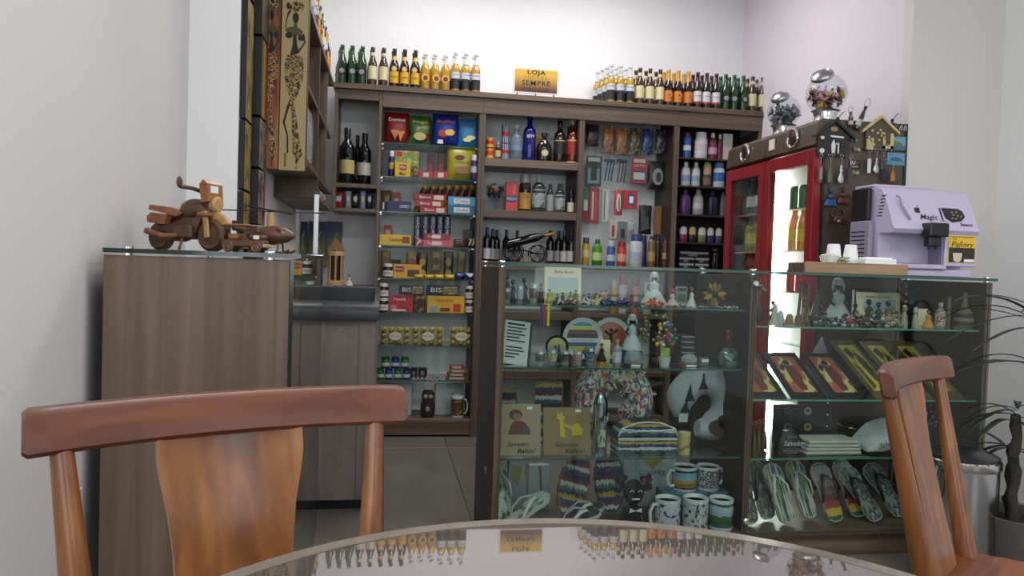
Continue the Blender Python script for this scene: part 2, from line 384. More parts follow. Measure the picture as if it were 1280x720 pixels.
# ================================================================== glass slabs
def slab(x0, x1, y0, y1, z0, z1, thin):
    """sheet of glass with green cut edges; thin = 0,1,2 the axis across the sheet"""
    g = MB().box(x0, x1, y0, y1, z0, z1); faces = {2: (0, 1), 1: (2, 4), 0: (3, 5)}[thin]
    g.mi = [0 if k in faces else 1 for k in range(6)]; return g
# ================================================================== shelving along the back wall
SH = {}          # shelf heights by column and number
def board(t, name, x0, x1, y0, y1, z0, z1, mat=None, c=.0015):
    b = MB(); b.box(x0, x1, y0, y1, z0, z1, c)
    if mat is None:
        d = (x1-x0, y1-y0, z1-z0); mat = (OAK_H, OAK_Y, OAK)[d.index(max(d))]
    return part(name, b, mat, t, 0)
def unit(x0, x1, label, depth=YB-YU-.005, side_r=True, zt=2.13, back=True, backmat=None, z0=0.0):
    t = thing('shelving_unit', label, 'shelves', (0, 0, 0), group='shelving along the back wall')
    if back: board(t, 'back_panel', x0, x1, YB-.012, YB-.004, z0+.1, zt, backmat or PANELW, 0)
    return t
zpx = lambda x, y: atY(x, y, YU).z
XA0, XA1, XB1, XC1, XD1, XE1 = -.33, -.045, .578, 1.218, 1.855, 2.44
# A: corner bay with the wine cubby
A = unit(XA0, XA1, 'narrow corner bay of the shelving with wine cubby and open wall below', back=False)
board(A, 'side_panel', XA0, XA0+.02, YU, YB-.005, 1.39, 2.13); board(A, 'side_panel', XA1-.02, XA1, YU, YB-.005, 0.0, 2.13)
zA1 = zpx(445, 229.5); zA2 = zpx(445, 260.5); zA3 = .935
board(A, 'top_rail', XA0+.02, XA1-.02, YU, YU+.018, 2.07, 2.13, OAK_H)
board(A, 'shelf', XA0+.02, XA1-.02, YU, YB-.012, zA1-.025, zA1); board(A, 'shelf', XA0+.02, XA1-.02, YU, YB-.012, zA2-.022, zA2)
board(A, 'shelf', XA0+.02, XA1-.02, YU-.01, YB-.012, zA3-.022, zA3)
board(A, 'back_panel', XA0+.02, XA1-.02, YB-.012, YB-.004, zA2, 2.13, PANELW, 0)
# B: snack bay with glass shelves
Bu = unit(XA1, XB1, 'snack bay of the shelving with eight glass shelves')
board(Bu, 'side_panel', XB1-.022, XB1, YU, YB-.012, 0, 2.04)
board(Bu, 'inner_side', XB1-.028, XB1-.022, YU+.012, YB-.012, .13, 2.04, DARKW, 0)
Bz = [zpx(477, 176.4), zpx(476.5, 219), zpx(476, 263), zpx(474.5, 305.5), zpx(473.5, 347), zpx(471.4, 390), zpx(471.5, 432), zpx(469.5, 476)]
for i, z in enumerate(Bz):
    part('glass_shelf', slab(XA1+.003, XB1-.032, YU+.03, YB-.02, z-.006, z, 2), [GLASS, GEDGE], Bu, 0)
    bits('shelf_pin', MB().box(-.006, .006, -.006, .006, -.013, -.006), CHROME, Bu, [(x, y, z) for x in (XA1+.006, XB1-.034) for y in (YU+.05, YB-.08)], 0)
zB0 = zpx(530, 524)
board(Bu, 'bottom_shelf', XA1, XB1-.022, YU, YB-.012, zB0-.022, zB0)
board(Bu, 'plinth', XA1, XB1-.022, YU+.01, YU+.03, .012, zB0-.022, OAK_H)
# C: liquor bay with thick wooden shelves
Cu = unit(XB1, XC1, 'liquor bay of the shelving with thick wooden shelves')
board(Cu, 'side_panel', XB1, XB1+.018, YU, YB-.012, 0, 2.04); board(Cu, 'side_panel', XC1-.018, XC1, YU, YB-.012, 0, 2.04)
Cz = [zpx(640, 198.6), zpx(640, 262.5), zpx(640, 327), .80, .42, .13]
for z in Cz: board(Cu, 'shelf', XB1+.018, XC1-.018, YU+.004, YB-.012, z-.05, z)
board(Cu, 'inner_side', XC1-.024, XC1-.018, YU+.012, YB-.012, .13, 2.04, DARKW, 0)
# D: pegged goods bay
Du = unit(XC1, XD1, 'pegboard bay of the shelving hung with blister packs')
board(Du, 'side_panel', XC1, XC1+.016, YU, YB-.012, 0, 2.04); board(Du, 'side_panel', XD1-.018, XD1, YU, YB-.012, 0, 2.04)
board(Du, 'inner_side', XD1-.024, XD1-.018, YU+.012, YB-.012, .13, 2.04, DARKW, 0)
Dz = [zpx(790, 333.5), .80, .42, .13]
for z in Dz: board(Du, 'shelf', XC1+.016, XD1-.018, YU+.004, YB-.012, z-.03, z)
# E: toiletries bay
Eu = unit(XD1, XE1, 'dark toiletries bay of the shelving beside the fridge', backmat=DARKW)
board(Eu, 'side_panel', XD1, XD1+.016, YU, YB-.012, 0, 2.04); board(Eu, 'side_panel', XE1-.018, XE1, YU, YB-.012, 0, 2.04)
Ez = [zpx(870, 196.5), zpx(870, 232), zpx(870, 268), zpx(870, 303), zpx(870, 336), .80, .42, .13]
for z in Ez: board(Eu, 'shelf', XD1+.016, XE1-.018, YU+.02, YB-.012, z-.012, z, DARKW)
for t, x0, x1 in ((Bu, XA1, XB1), (Cu, XB1, XC1), (Du, XC1, XD1), (Eu, XD1, XE1)): board(t, 'fascia', x0, x1, YU-.004, YU+.016, 2.035, 2.13, OAK_H)
b = MB(); b.box(XA0-.01, XE1, YU-.02, YB-.004, 2.131, 2.164, .0015)
solid('bottle_shelf', b, OAK_H, 'long wooden shelf board across the top of the shelving carrying beer bottles', 'shelf', smooth=0)
ZTOP = 2.164
# ================================================================== wall shelves along the far left wall
Lu = thing('wall_shelf_unit', 'wooden wall shelves with open front running along the painting wall', 'shelves')
XW = -.543
board(Lu, 'end_panel', XW, XL, 3.30, 3.322, 1.465, 2.13, OAK)
board(Lu, 'bottom_board', XW, XL, 3.322, YU-.001, 1.485, 1.51); board(Lu, 'top_board', XW, XL, 3.30, YU-.022, 2.13, 2.158)
board(Lu, 'shelf', XW, XL-.01, 3.322, YU-.001, 1.82, 1.84)
for y in (3.9, 4.4): board(Lu, 'divider', XW, XL-.006, y, y+.02, 1.51, 2.13, OAK)
board(Lu, 'lower_end', XW, XL, 3.88, 3.902, 1.39, 1.485, OAK); board(Lu, 'lower_board', XW, XL, 3.902, YU-.001, 1.385, 1.405)
# ================================================================== left cabinet seen from its wooden end
LX0, LX1, LY0, LY1 = -.675, -.238, 2.0, 2.92
lc = thing('side_display_cabinet', 'tall wooden display cabinet with glass top carrying carved wooden models', 'cabinet')
board(lc, 'end_panel', LX0, LX1, LY0, LY0+.02, 0, 1.082, wood('brown_oak_laminate', (84, 67, 53), (130, 108, 89), (26, 26, 1.1), 0.42, c3=(108, 87, 70)))
board(lc, 'end_panel', LX0, LX1, LY1-.02, LY1, 0, 1.082, OAK); board(lc, 'back_panel', LX0, LX0+.015, LY0+.02, LY1-.02, 0, 1.082, OAK)
board(lc, 'bottom_board', LX0+.015, LX1-.01, LY0+.02, LY1-.02, .06, .085); board(lc, 'plinth', LX1-.05, LX1-.03, LY0+.02, LY1-.02, 0, .06)
part('glass_top', slab(LX0, LX1+.028, LY0-.006, LY1, 1.088, 1.099, 2), [GLASS, GDARK], lc, 0)
part('glass_front', slab(LX1+.002, LX1+.010, LY0+.001, LY1, .07, 1.086, 0), [GLASS, GDARK], lc, 0)
for z in (.93, .72, .50, .28): part('glass_shelf', slab(LX0+.016, LX1-.012, LY0+.022, LY1-.022, z-.006, z, 2), [GLASS, GEDGE], lc, 0)
SCREW = MB().lathe([(.011, -.006), (.011, .011), (.014, .011), (.014, .015), (.009, .018)], 14)
bits('standoff_screw', SCREW, CHROME, lc, [(x, y, 1.088) for y in (LY0+.012, LY1-.012) for x in (LX0+.05, LX1-.05)])
bits('shelf_clip', MB().box(-.012, .002, -.0075, .0075, -.012, .006), CHROME, lc, [(LX1, y, z) for z in (.93, .72, .50, .28) for y in (LY0+.028, LY1-.032)], 0)
t = thing('chrome_rod', 'slim upright chrome rod standing on the side cabinet glass', 'lamp', (LX1-.01, LY1-.10, 1.0995))  # plain upright chrome rod, gives no light
b = MB(); b.box(-.03, .03, -.02, .02, 0, .006, .002); part('foot', b, CHROME, t, 0)
b = MB(); b.box(-.008, .008, -.008, .008, .006, .22, .002); part('tube', b, M((225, 228, 230), .35), t)
b = MB(); b.box(-.01, .01, -.01, .01, .22, .235, .002); part('cap', b, BLACK, t)
# ================================================================== main display case
KX0, KXM, KX1, KY0, KY1, KT = .40, 1.372, 2.385, 2.70, 3.22, 1.088
dc = thing('display_case', 'long glass display case with dark wooden sides and souvenirs on glass shelves', 'display case')
for x0, x1 in ((KX0, KX0+.025), (KXM-.0125, KXM+.0125), (KX1-.025, KX1)):
    board(dc, 'side_panel' if x0 != KXM-.0125 else 'divider', x0, x1, KY0+.008, KY1, .0 if x0 != KXM-.0125 else .1, KT-.006, DARKW)
    board(dc, 'edge_strip', x0, x1, KY0+.004, KY0+.008, .1, KT-.006, OAK, 0)
board(dc, 'bottom_board', KX0+.025, KX1-.025, KY0+.004, KY1, .083, .106); board(dc, 'plinth', KX0+.025, KX1-.025, KY0+.02, KY0+.04, 0, .083, OAK_H)
KL = [.950, .722, .388, .106]; KR = [.890, .608, .380, .106]
for x0, x1, zs in ((KX0+.027, KXM-.0145, KL), (KXM+.0145, KX1-.027, KR)):
    for z in zs[:3]: part('glass_shelf', slab(x0, x1, KY0+.03, KY1-.02, z-.007, z, 2), [GLASS, M((44, 88, 76) if zs is KL else (70, 140, 118), .15, 0, .6, 0, .85)], dc, 0)  # right shelf edges paler: fridge light put into the edge colour
    part('front_glass', slab(x0-.01, x1+.01, KY0-.004, KY0+.002, .1, KT-.004, 1), [GLASS, GEDGE], dc, 0)
part('glass_top', slab(KX0-.004, KX1+.01, KY0-.01, KY1, KT, KT+.011, 2), [GLASS, GEDGE], dc, 0)
KTOP = KT+.011
bits('standoff_screw', SCREW, CHROME, dc, [(x, y, KT) for x in (KX0+.012, KXM, KX1-.012) for y in (KY0+.02, KY1-.03)])
bits('door_knob', MB().at((0, 0, 0), (PI/2, 0, 0)).lathe([(.012, 0), (.012, .006), (.008, .010)], 14), CHROME, dc, [(KXM, KY0-.004, z) for z in (1.05, .15)])

# ================================================================== table and chairs
TBL = (.172, .452, .79); TR = .428
CHERRY = wood('cherry_wood', (74, 37, 17), (122, 70, 38), (3.0, 34, 34), .4, .1, c3=(97, 51, 26))
CHERRY_V = wood('cherry_wood_upright', (92, 52, 22), (150, 96, 48), (34, 34, 3.0), .33, .25, c3=(122, 72, 33))
t = thing('round_table', 'round table with mirror-like glass top and greige rim', 'table', (TBL[0], TBL[1], 0))
m, n, l, bs = new_mat('polished_table_glass'); bs.inputs['Base Color'].default_value = C(84, 76, 72); bs.inputs['Roughness'].default_value = .015; bs.inputs['IOR'].default_value = 2.8
b = MB(); b.lathe([(TR-.022, TBL[2]-.010), (TR-.022, TBL[2])], 96); part('glass_top', b, m, t, 30)
b = MB(); b.lathe([(TR-.022, TBL[2]-.012), (TR-.022, TBL[2]+.0006), (TR-.004, TBL[2]+.0006), (TR, TBL[2]-.003), (TR, TBL[2]-.010), (TR-.004, TBL[2]-.012), (TR-.022, TBL[2]-.012)], 96)
part('rim', b, wood('greige_rim', (84, 74, 66), (112, 102, 92), (20, 20, 20), .25, .3), t, 40)
b = MB(); b.lathe([(.0, TBL[2]-.035), (.33, TBL[2]-.035), (.36, TBL[2]-.013), (0, TBL[2]-.013)], 48); part('under_frame', b, CHERRY, t)
b = MB(); b.lathe([(.10, 0), (.10, .015), (.05, .03), (.036, .08), (.034, .5), (.045, .70), (.09, TBL[2]-.035)], 24); part('pedestal', b, CHERRY_V, t)
def make_chair(label, loc, rz):
    """wooden chair, sitter faces local -y"""
    t = thing('dining_chair', label, 'chair', loc, rz, 'wooden dining chairs')
    def rail_pt(x): return .277-.040*(abs(x)/.235)**2
    b = MB(); N = 18; vs = []; fs = []
    for i in range(N+1):
        x = -.232+.464*(i-1)/(N-2); e = 1.0; zc = .850
        if i in (0, N): x = -.238 if i == 0 else .238; e = .82
        y = rail_pt(x)
        for dy, z in ((-.014, zc+.006), (-.008, zc), (.010, zc), (.016, zc+.006), (.019, .897), (.013, .904), (-.005, .904), (-.011, .897)): vs.append((x, y+dy*e+(z-.85)*.12, .877+(z-.877)*e))
    for i in range(N):
        for k in range(8): fs.append((i*8+k, i*8+(k+1) % 8, (i+1)*8+(k+1) % 8, (i+1)*8+k))
    fs += [tuple(range(7, -1, -1)), tuple(N*8+k for k in range(8))]
    b.add(vs, fs); part('top_rail', b, CHERRY, t, 40)
    for sx in (-1, 1):
        p0 = Vector((sx*.158, .165, .44)); p1 = Vector((sx*.198, rail_pt(.198)+.003, .856)); ps = []; rs = []
        for k in range(9):
            q = k/8; ps.append(p0.lerp(p1, q)); rs.append(.0235-.0105*q**1.2)
        b = MB(); b.tube(ps, rs, 14); part('back_post', b, CHERRY_V, t, 50)
    o = [(.078, .0), (.078, .06), (.076, .12), (.074, .19), (.075, .26), (.081, .31), (.089, .35), (.093, .375), (.093, .405)]
    b = MB(); vs = []; fs = []
    for i, (hw, dz) in enumerate(o):
        q = dz/.405; yb = .175+.112*q
        for s in (-1, -.5, 0, .5, 1):
            for dd in (-.007, .007): vs.append((s*hw, yb+dd-.018*(s*hw/.09)**2*q, .447+dz))
    for i in range(len(o)-1):
        for k in range(4):
            a = i*10+k*2; c = a+10; fs += [(a, a+2, c+2, c), (a+1, c+1, c+3, a+3)]
        a = i*10; fs += [(a, a+10, a+11, a+1), (a+8, a+9, a+19, a+18)]
    b.add(vs, fs); part('splat', b, CHERRY_V, t, 40)
    ol = []
    for k in range(40):
        a = 2*PI*k/40; c, s_ = math.cos(a), math.sin(a); r = 1/((abs(c)**4+abs(s_)**4)**.25); ol.append((c*r*(.21-.012*s_), s_*r*.205))
    b = MB(); vs = [(x, y, .428) for x, y in ol]+[(x*1.02, y*1.02, .445) for x, y in ol]+[(x*.97, y*.97, .462) for x, y in ol]+[(x*.6, y*.6, .452) for x, y in ol]+[(0, 0, .449)]
    fs = [tuple(reversed(range(40)))]
    for r in range(3):
        for k in range(40): k2 = (k+1) % 40; fs.append((r*40+k, r*40+k2, r*40+40+k2, r*40+40+k))
    for k in range(40): fs.append((120+k, 120+(k+1) % 40, 160))
    b.add(vs, fs); part('seat', b, CHERRY, t, 50)
    for sx in (-1, 1):
        for sy in (-1, 1):
            b = MB(); b.tube([(sx*.15, sy*.15, .43), (sx*.165, sy*.17, .28), (sx*.178, sy*.19, .12), (sx*.185, sy*.20, 0)], [.017, .021, .018, .012], 12); part('leg', b, CHERRY_V, t, 50)
    for sy in (-1, 1): b = MB(); b.tube([(-.166, sy*.172, .26), (0, sy*.172, .26), (.166, sy*.172, .26)], [.008, .012, .008], 10); part('stretcher', b, CHERRY, t, 50)
    return t
def chair_at(label, pl, pr):
    """backrest rail from the left end pl to the right end pr (seen from behind the sitter's far side)"""
    d = Vector((pr[0]-pl[0], pr[1]-pl[1], 0)).normalized(); nrm = Vector((-d.y, d.x, 0)); mid = Vector(((pl[0]+pr[0])/2, (pl[1]+pr[1])/2, 0))
    return make_chair(label, mid-nrm*.237, math.atan2(d.y, d.x))
chair_at('wooden chair with curved back rail tucked up to the round glass table', (-.385, .948), (.018, 1.128))
chair_at('wooden chair turned away from the round table, near the steel bin', (.99, 1.36), (1.332, 1.635))

# ================================================================== pedal bin, plant, grey bin
t = thing('pedal_bin', 'round brushed steel pedal bin with dark lid before the display case', 'bin', (2.055, 2.43, 0))
b = MB(); b.lathe([(.112, .02), (.118, .03), (.118, .425)], 40); part('body', b, M((190, 190, 192), .22, 1.0), t)
b = MB(); b.lathe([(.120, 0), (.120, .025), (.112, .03)], 40); part('base_ring', b, BLACK, t)
b = MB(); b.lathe([(.121, .425), (.124, .43), (.124, .452), (.118, .458)], 40); part('rim', b, M((210, 210, 212), .15, 1.0), t)
b = MB(); b.lathe([(.119, .455), (.118, .468), (.09, .480), (.0, .484)], 40); part('lid', b, M((40, 40, 42), .25), t)
b = MB(); b.tube([(-.12, -.03, .30), (-.145, -.05, .34), (-.145, -.05, .40), (-.122, -.03, .43)], .005, 8); part('handle', b, M((60, 60, 62), .3, .6), t)
b = MB(); b.box(-.03, .03, -.15, -.11, .008, .018, .003); part('pedal', b, BLACK, t)

px_ = atY(1270, 560, 2.36)
t = thing('potted_palm', 'dark-leaved potted palm with rough trunks beside the white wall', 'plant', (px_.x+.03, 2.36, 0))
b = MB(); b.lathe([(.09, 0), (.10, .01), (.135, .24), (.14, .27), (.128, .27), (.12, .235), (0, .235)], 28); part('pot', b, M((88, 84, 78), .7, bump=.3), t)
b = MB(); b.lathe([(0, .225), (.118, .225), (.118, .238), (0, .242)], 24); part('soil', b, M((40, 32, 26), .95, bump=.6), t)
LEAFM = blotch('palm_leaf', [(16, 26, 20), (22, 36, 26), (30, 46, 32)], 6, rough=.45, tex='N')
TRK = blotch('palm_trunk', [(56, 50, 44), (74, 68, 60), (44, 38, 34)], 14, rough=.9, tex='N', bump=.6)
trunks = [((-.02, .01), (-.035, .0, .62), .017), ((.04, -.02), (.05, -.02, .95), .020), ((.0, .05), (.01, .06, .50), .015)]
for (x, y), top, r in trunks:
    b = MB(); ps = [Vector((x, y, .22)).lerp(Vector(top), k/10)+Vector((.006*math.sin(k*1.7), .005*math.cos(k*2.1), 0)) for k in range(11)]
    b.tube(ps, [r*(1.15 if k % 2 else .92) for k in range(11)], 10); part('trunk', b, TRK, t, 60)
rnd = random.Random(3)
def leaf(base, ang, length, up, droop, wid):
    b = MB(); N = 9; vs = []; fs = []; dx, dy = math.cos(ang), math.sin(ang)
    for k in range(N+1):
        q = k/N; rr = length*q; z = base[2]+up*q*length-droop*length*q*q
        w_ = wid*math.sin(PI*(q*.92+.06))**.8
        c = Vector((base[0]+dx*rr, base[1]+dy*rr, z)); s_ = Vector((-dy, dx, 0))
        vs += [c-s_*w_+Vector((0, 0, .25*w_)), c, c+s_*w_+Vector((0, 0, .25*w_))]
    for k in range(N):
        a = k*3; fs += [(a, a+1, a+4, a+3), (a+1, a+2, a+5, a+4)]
    b.add(vs, fs); o = part('leaf', b, LEAFM, t, 60); md = o.modifiers.new('thick', 'SOLIDIFY'); md.thickness = .0012
for (tx, ty, tz), n_, L in (((-.035, 0, .62), 9, .22), ((.05, -.02, .95), 12, .38), ((.01, .06, .50), 7, .17), ((.05, -.02, .80), 6, .34)):
    for k in range(n_):
        a = PI*1.12+(k/(n_-1)-.5)*3.2+rnd.uniform(-.15, .15); leaf((tx, ty, tz+rnd.uniform(-.03, .03)), a, L*rnd.uniform(.75, 1.05), rnd.uniform(.15, .75), rnd.uniform(.3, .8), rnd.uniform(.008, .013))

gx0, gx1, gy0, gy1 = -.325, -.022, 3.36, 3.70
t = thing('tall_grey_bin', 'tall grey bin with dark moulded top standing beside the snack bay', 'bin', ((gx0+gx1)/2, gy0, 0))
W_ = (gx1-gx0)/2; D_ = gy1-gy0
GREYB = blotch('dusty_grey_plastic', [(128, 116, 110), (134, 122, 116), (140, 128, 122)], 3, rough=.5, tex='N')
b = MB(); b.prism([(-W_+.012, .03), (W_-.012, .03), (W_-.004, D_-.02), (-W_+.004, D_-.02)], .045, .832, 'z'); part('body', b, GREYB, t, 0)
for s in (-1, 1):
    b = MB(); b.prism([(s*.07, .022), (s*(W_-.014), .026), (s*(W_-.014), .034), (s*.078, .034)][::s], .06, .826, 'z'); part('front_rib', b, GREYB, t, 0)
b = MB(); b.box(-W_+.03, W_-.03, .05, D_-.04, 0, .045); part('base', b, BLACK, t, 0)
prof = [(0.0, .832), (-.004, .86), (.004, .884), (.03, .900), (.075, .912), (.085, .908), (.085, .885), (.06, .85), (.06, .832)]
b = MB(); b.prism([(y, z) for y, z in prof], -W_, W_, 'x'); part('lid_front', b, M((52, 56, 62), .4), t, 50)
for s in (-1, 1): b = MB(); b.prism([(.0, .832), (0, .875), (.03, .902), (D_*.6, .955), (D_, .968), (D_, .832)], *sorted((s*W_, s*(W_-.022))), 'x'); part('lid_side', b, M((52, 56, 62), .4), t, 40)
b = MB(); b.box(-W_+.022, W_-.022, D_-.035, D_, .832, .966, .004); part('lid_rear', b, M((52, 56, 62), .4), t, 0)
b = MB(); b.box(-W_+.02, W_-.02, .06, D_-.03, .835, .85); part('lid_floor', b, M((30, 32, 36), .5), t, 0)

# ================================================================== fridge
FX0, FX1, FY0, FY1, FZ = 1.955, 2.425, 3.315, 4.26, 1.82
FBROWN = M((78, 66, 57), .35, .15); FRED = M((132, 30, 36), .3); FIN = M((236, 236, 234), .4)
fr = thing('drinks_fridge', 'two-door drinks fridge with red door frames and lit interior', 'fridge')
def bd(name, x0, x1, y0, y1, z0, z1, mat, c=.003): b = MB(); b.box(x0, x1, y0, y1, z0, z1, c); return part(name, b, mat, fr, 0)
FYM = 3.80
bd('side_panel', FX0+.045, FX1, FY0, FY0+.03, .08, 1.69, FBROWN); bd('side_panel', FX0+.045, FX1, FY1-.03, FY1, .08, 1.69, FBROWN)
bd('rear_panel', FX1-.03, FX1, FY0+.03, FY1-.03, .08, 1.69, FIN); bd('inner_divider', FX0+.05, FX1-.03, FYM-.012, FYM+.012, .2, 1.69, FIN)
bd('inner_floor', FX0+.05, FX1-.03, FY0+.03, FY1-.03, .17, .2, FIN); bd('plinth', FX0+.03, FX1, FY0, FY1, 0, .08, BLACK); bd('lower_grille', FX0+.02, FX0+.045, FY0, FY1, .08, .2, FBROWN)
b = MB(); b.prism([(FX0+.02, 1.69), (FX0, 1.70), (FX0+.012, 1.80), (FX0+.03, FZ), (FX1, FZ), (FX1, 1.69)], FY0, FYM-.002, 'y'); part('header', b, FBROWN, fr, 0)
b = MB(); b.prism([(FX0+.02, 1.69), (FX0, 1.70), (FX0+.012, 1.80), (FX0+.03, FZ), (FX1, FZ), (FX1, 1.69)], FYM+.002, FY1, 'y'); part('header', b, FBROWN, fr, 0)
for y in (3.52, 4.03):
    b = MB(); ring = [(FX0+.0, y+.045*math.cos(a), 1.758+.045*math.sin(a)) for a in [2*PI*k/28 for k in range(28)]]; b.tube(ring, .008, 8, True); part('badge_ring', b, CHROME, fr)
    b = MB(); b.at((FX0+.004, y, 1.758), (0, -PI/2, 0)).lathe([(.041, 0), (.041, .004), (.034, .008)], 28); part('badge', b, M((60, 24, 24), .3), fr)
b = MB(); b.box(FX0-.001, FX0+.004, 3.70, 3.755, 1.73, 1.785); st = part('sticker', b, M((215, 210, 200), .5), fr, 0)
for y0, y1 in ((FY0+.004, FYM-.004), (FYM+.004, FY1-.004)):
    d = bd('door', FX0, FX0+.04, y0, y0+.055, .2, 1.68, FRED)
    for q in ((y1-.055, y1, .2, 1.68), (y0+.055, y1-.055, 1.615, 1.68), (y0+.055, y1-.055, .2, .27)):
        b = MB(); b.box(FX0, FX0+.04, *q, .003); part('door_rail', b, FRED, d, 0)
    b = MB(); b.box(FX0+.016, FX0+.020, y0+.055, y1-.055, .27, 1.615); part('door_glass', b, GLASS, d, 0)
    for z in (.46, .74, 1.0, 1.21, 1.42):
        b = MB(); b.box(FX0+.06, FX1-.05, y0+.03, y1-.03, z-.004, z); part('wire_shelf', b, M((200, 205, 205), .3, .3), fr, 0)
bd('lamp_tube', FX0+.055, FX0+.075, FYM-.04, FYM-.02, .25, 1.64, M((255, 253, 246), .5, emit=90))
bd('added_reflector', FX0+.05, FX0+.08, FYM-.02, FYM-.012, .23, 1.66, WHITE)  # white board added beside the tube to widen the bright area
bd('edge_trim', FX0+.042, FX0+.052, FY0-.004, FY0, .08, 1.69, BLACK, 0); bd('edge_trim', FX1-.012, FX1, FY0-.004, FY0, .08, FZ, BLACK, 0)
CAN = [(.0, 0), (.026, 0), (.032, .008), (.032, .108), (.026, .120), (0, .120)]
def drink(x, y, z, kind, c, label, lab2):
    t = thing('drink_'+kind, label, kind, (x, y, z), group='drinks in the fridge')
    b = MB()
    if kind == 'can': b.lathe(CAN, 14); part('body', b, M(c, .3, .3), t); b = MB(); b.lathe([(.026, .1205), (.024, .1225), (0, .1215)], 14); part('lid', b, STEEL, t)
    else:
        b.lathe([(0, 0), (.03, 0), (.033, .01), (.033, .12), (.028, .15), (.014, .19), (.014, .205)], 14); part('body', b, tinted(c, .8), t)
        b = MB(); b.lathe([(.0335, .05), (.0335, .11)], 14); part('label', b, M(lab2, .4), t); b = MB(); b.lathe([(.016, .203), (.016, .222), (0, .224)], 12); part('cap', b, M(lab2, .4), t)
rnd = random.Random(5)
for zi, z in enumerate((1.0, 1.21, 1.42)):
    for k in range(4):
        y = FY0+.085+k*.088; kind, c, l2, nm = [('can', (190, 40, 36), None, 'red'), ('bottle', (232, 150, 40), (230, 190, 60), 'orange'), ('can', (70, 110, 60), None, 'green')][zi]
        drink(FX0+.11, y, z, kind, c, {0: 'red drinks can on the fridge shelf behind the glass door', 1: 'orange soft drink bottle on the fridge shelf behind the glass door', 2: 'green drinks can on the top fridge shelf behind the glass door'}[zi], l2 or (240, 240, 240))
for zi, z in enumerate((1.0, 1.21, 1.42)):
    for k in range(4):
        y = FYM+.085+k*.09; c = [(120, 30, 30), (150, 140, 60), (90, 96, 100)][zi]
        drink(FX0+.12, y, z, 'bottle', c, ['dark red drink bottle behind the unlit fridge door', 'yellowish drink bottle behind the unlit fridge door', 'grey water bottle behind the unlit fridge door'][zi], [(150, 40, 40), (190, 170, 60), (200, 200, 200)][zi])
# candy globes on the fridge
def globe(px, r, cols, label, clabel):
    p = atX(px, 140, FX0+.17)
    t = thing('candy_globe', label, 'candy jar', (FX0+.17, p.y, FZ), group='candy globes on the fridge')
    b = MB(); b.lathe([(.068, 0), (.07, .004), (.058, .02), (.052, .05), (.058, .075), (.07, .082), (.055, .082), (.05, .07), (0, .07)], 28); part('foot', b, CHROME, t)
    zc = .075+r*.94
    b = MB(); b.ball((0, 0, zc), r, seg=32, rings=20); part('bowl', b, glass('globe_glass', (240, 244, 246)), t, 60)
    d = Vector((-.50, -.38, .78)).normalized(); R_ = d.to_track_quat('Z', 'Y').to_euler()
    b = MB(); b.lathe([(r*.50, .0), (r*.56, .004), (r*.56, .018), (r*.50, .026), (r*.44, .03), (r*.40, .026), (r*.2, .036), (0, .036)], 28); part('lid', b, STEEL, t, loc=tuple(d*(r*.86)+Vector((0, 0, zc))), rot=R_)
    rnd = random.Random(px)
    k = 0
    while k < 95:
        q = Vector((rnd.uniform(-1, 1), rnd.uniform(-1, 1), rnd.uniform(-1, .2)))
        if q.length > .84: continue
        k += 1; e = (rnd.uniform(0, 6), rnd.uniform(0, 6), rnd.uniform(0, 6))
        cb = CANDY[rnd.choice(cols)]
        tag(link('wrapped_candy', cb, None, (FX0+.17+q.x*r, p.y+q.y*r, FZ+zc+q.z*r), e), clabel, 'candy', clabel)
CANDY = {}
for nm, c in dict(white=(220, 215, 215), navy=(40, 44, 62), grey=(120, 124, 132), dark=(48, 30, 34), yellow=(214, 178, 50), pink=(210, 150, 150), maroon=(110, 40, 46)).items():
    b = MB(); b.box(-.013, .013, -.009, .009, -.006, .006, .003); b.prism([(-.013, -.003), (-.022, -.008), (-.022, .008), (-.013, .003)], -.001, .001, 'z'); b.prism([(.013, .003), (.022, .008), (.022, -.008), (.013, -.003)], -.001, .001, 'z')
    CANDY[nm] = b.mesh('wrapped_candy', M(c, .35), 40)
globe(1032, .098, ['white', 'dark', 'pink', 'maroon', 'yellow', 'yellow', 'pink'], 'large glass candy globe of red and yellow sweets on the fridge', 'small red, yellow or pink wrapped sweet in the candy globe')
globe(980, .088, ['navy', 'grey', 'grey', 'white', 'navy'], 'smaller glass candy globe of navy and silver sweets on the fridge', 'small navy or silver wrapped sweet in the candy globe')

# ================================================================== coffee machine on the case
MY = 2.87; mx0 = atY(1117, 300, MY).x; mx1 = atY(1224, 300, MY).x; MW = mx1-mx0
LIL = M((196, 186, 216), .32, .1); LIL2 = M((150, 142, 166), .4, .1); VB = M((24, 24, 26), .35)
cm = thing('coffee_machine', 'lilac automatic coffee machine with black spout on the display case', 'coffee machine', (mx0, MY, KTOP))
def mp(name, b, mat, sm=40, parent=None): return part(name, b, mat, parent or cm, sm)
b = MB(); b.prism([(.0, .195), (.012, .178), (.10, .178), (.10, .02), (.25, .02), (.25, .372), (.13, .377), (.09, .360), (.05, .30), (.012, .215)], 0, MW, 'x'); mp('body', b, LIL, 30)
b = MB(); b.box(MW*.62, MW, .008, .10, .045, .178, .004); col_ = mp('water_column', b, LIL, 0)
b = MB(); b.box(MW*.60, MW*.62, .02, .10, .045, .178); mp('column_side', b, LIL2, 0)
b = MB(); b.box(MW*.04, MW*.61, -.012, .10, .03, .05, .004); mp('drip_tray', b, LIL, 0)
b = MB(); b.box(MW*.04, MW*.93, .0, .24, .0, .03, .004); mp('base', b, LIL, 0)
b = MB(); b.box(MW*.08, MW*.58, .005, .095, .0505, .053); mp('drip_grid', b, M((120, 118, 124), .3, .6), 0)
b = MB(); b.box(-.002, MW*.72, .14, .28, .377, .390, .004); mp('hopper_lid', b, LIL, 0)
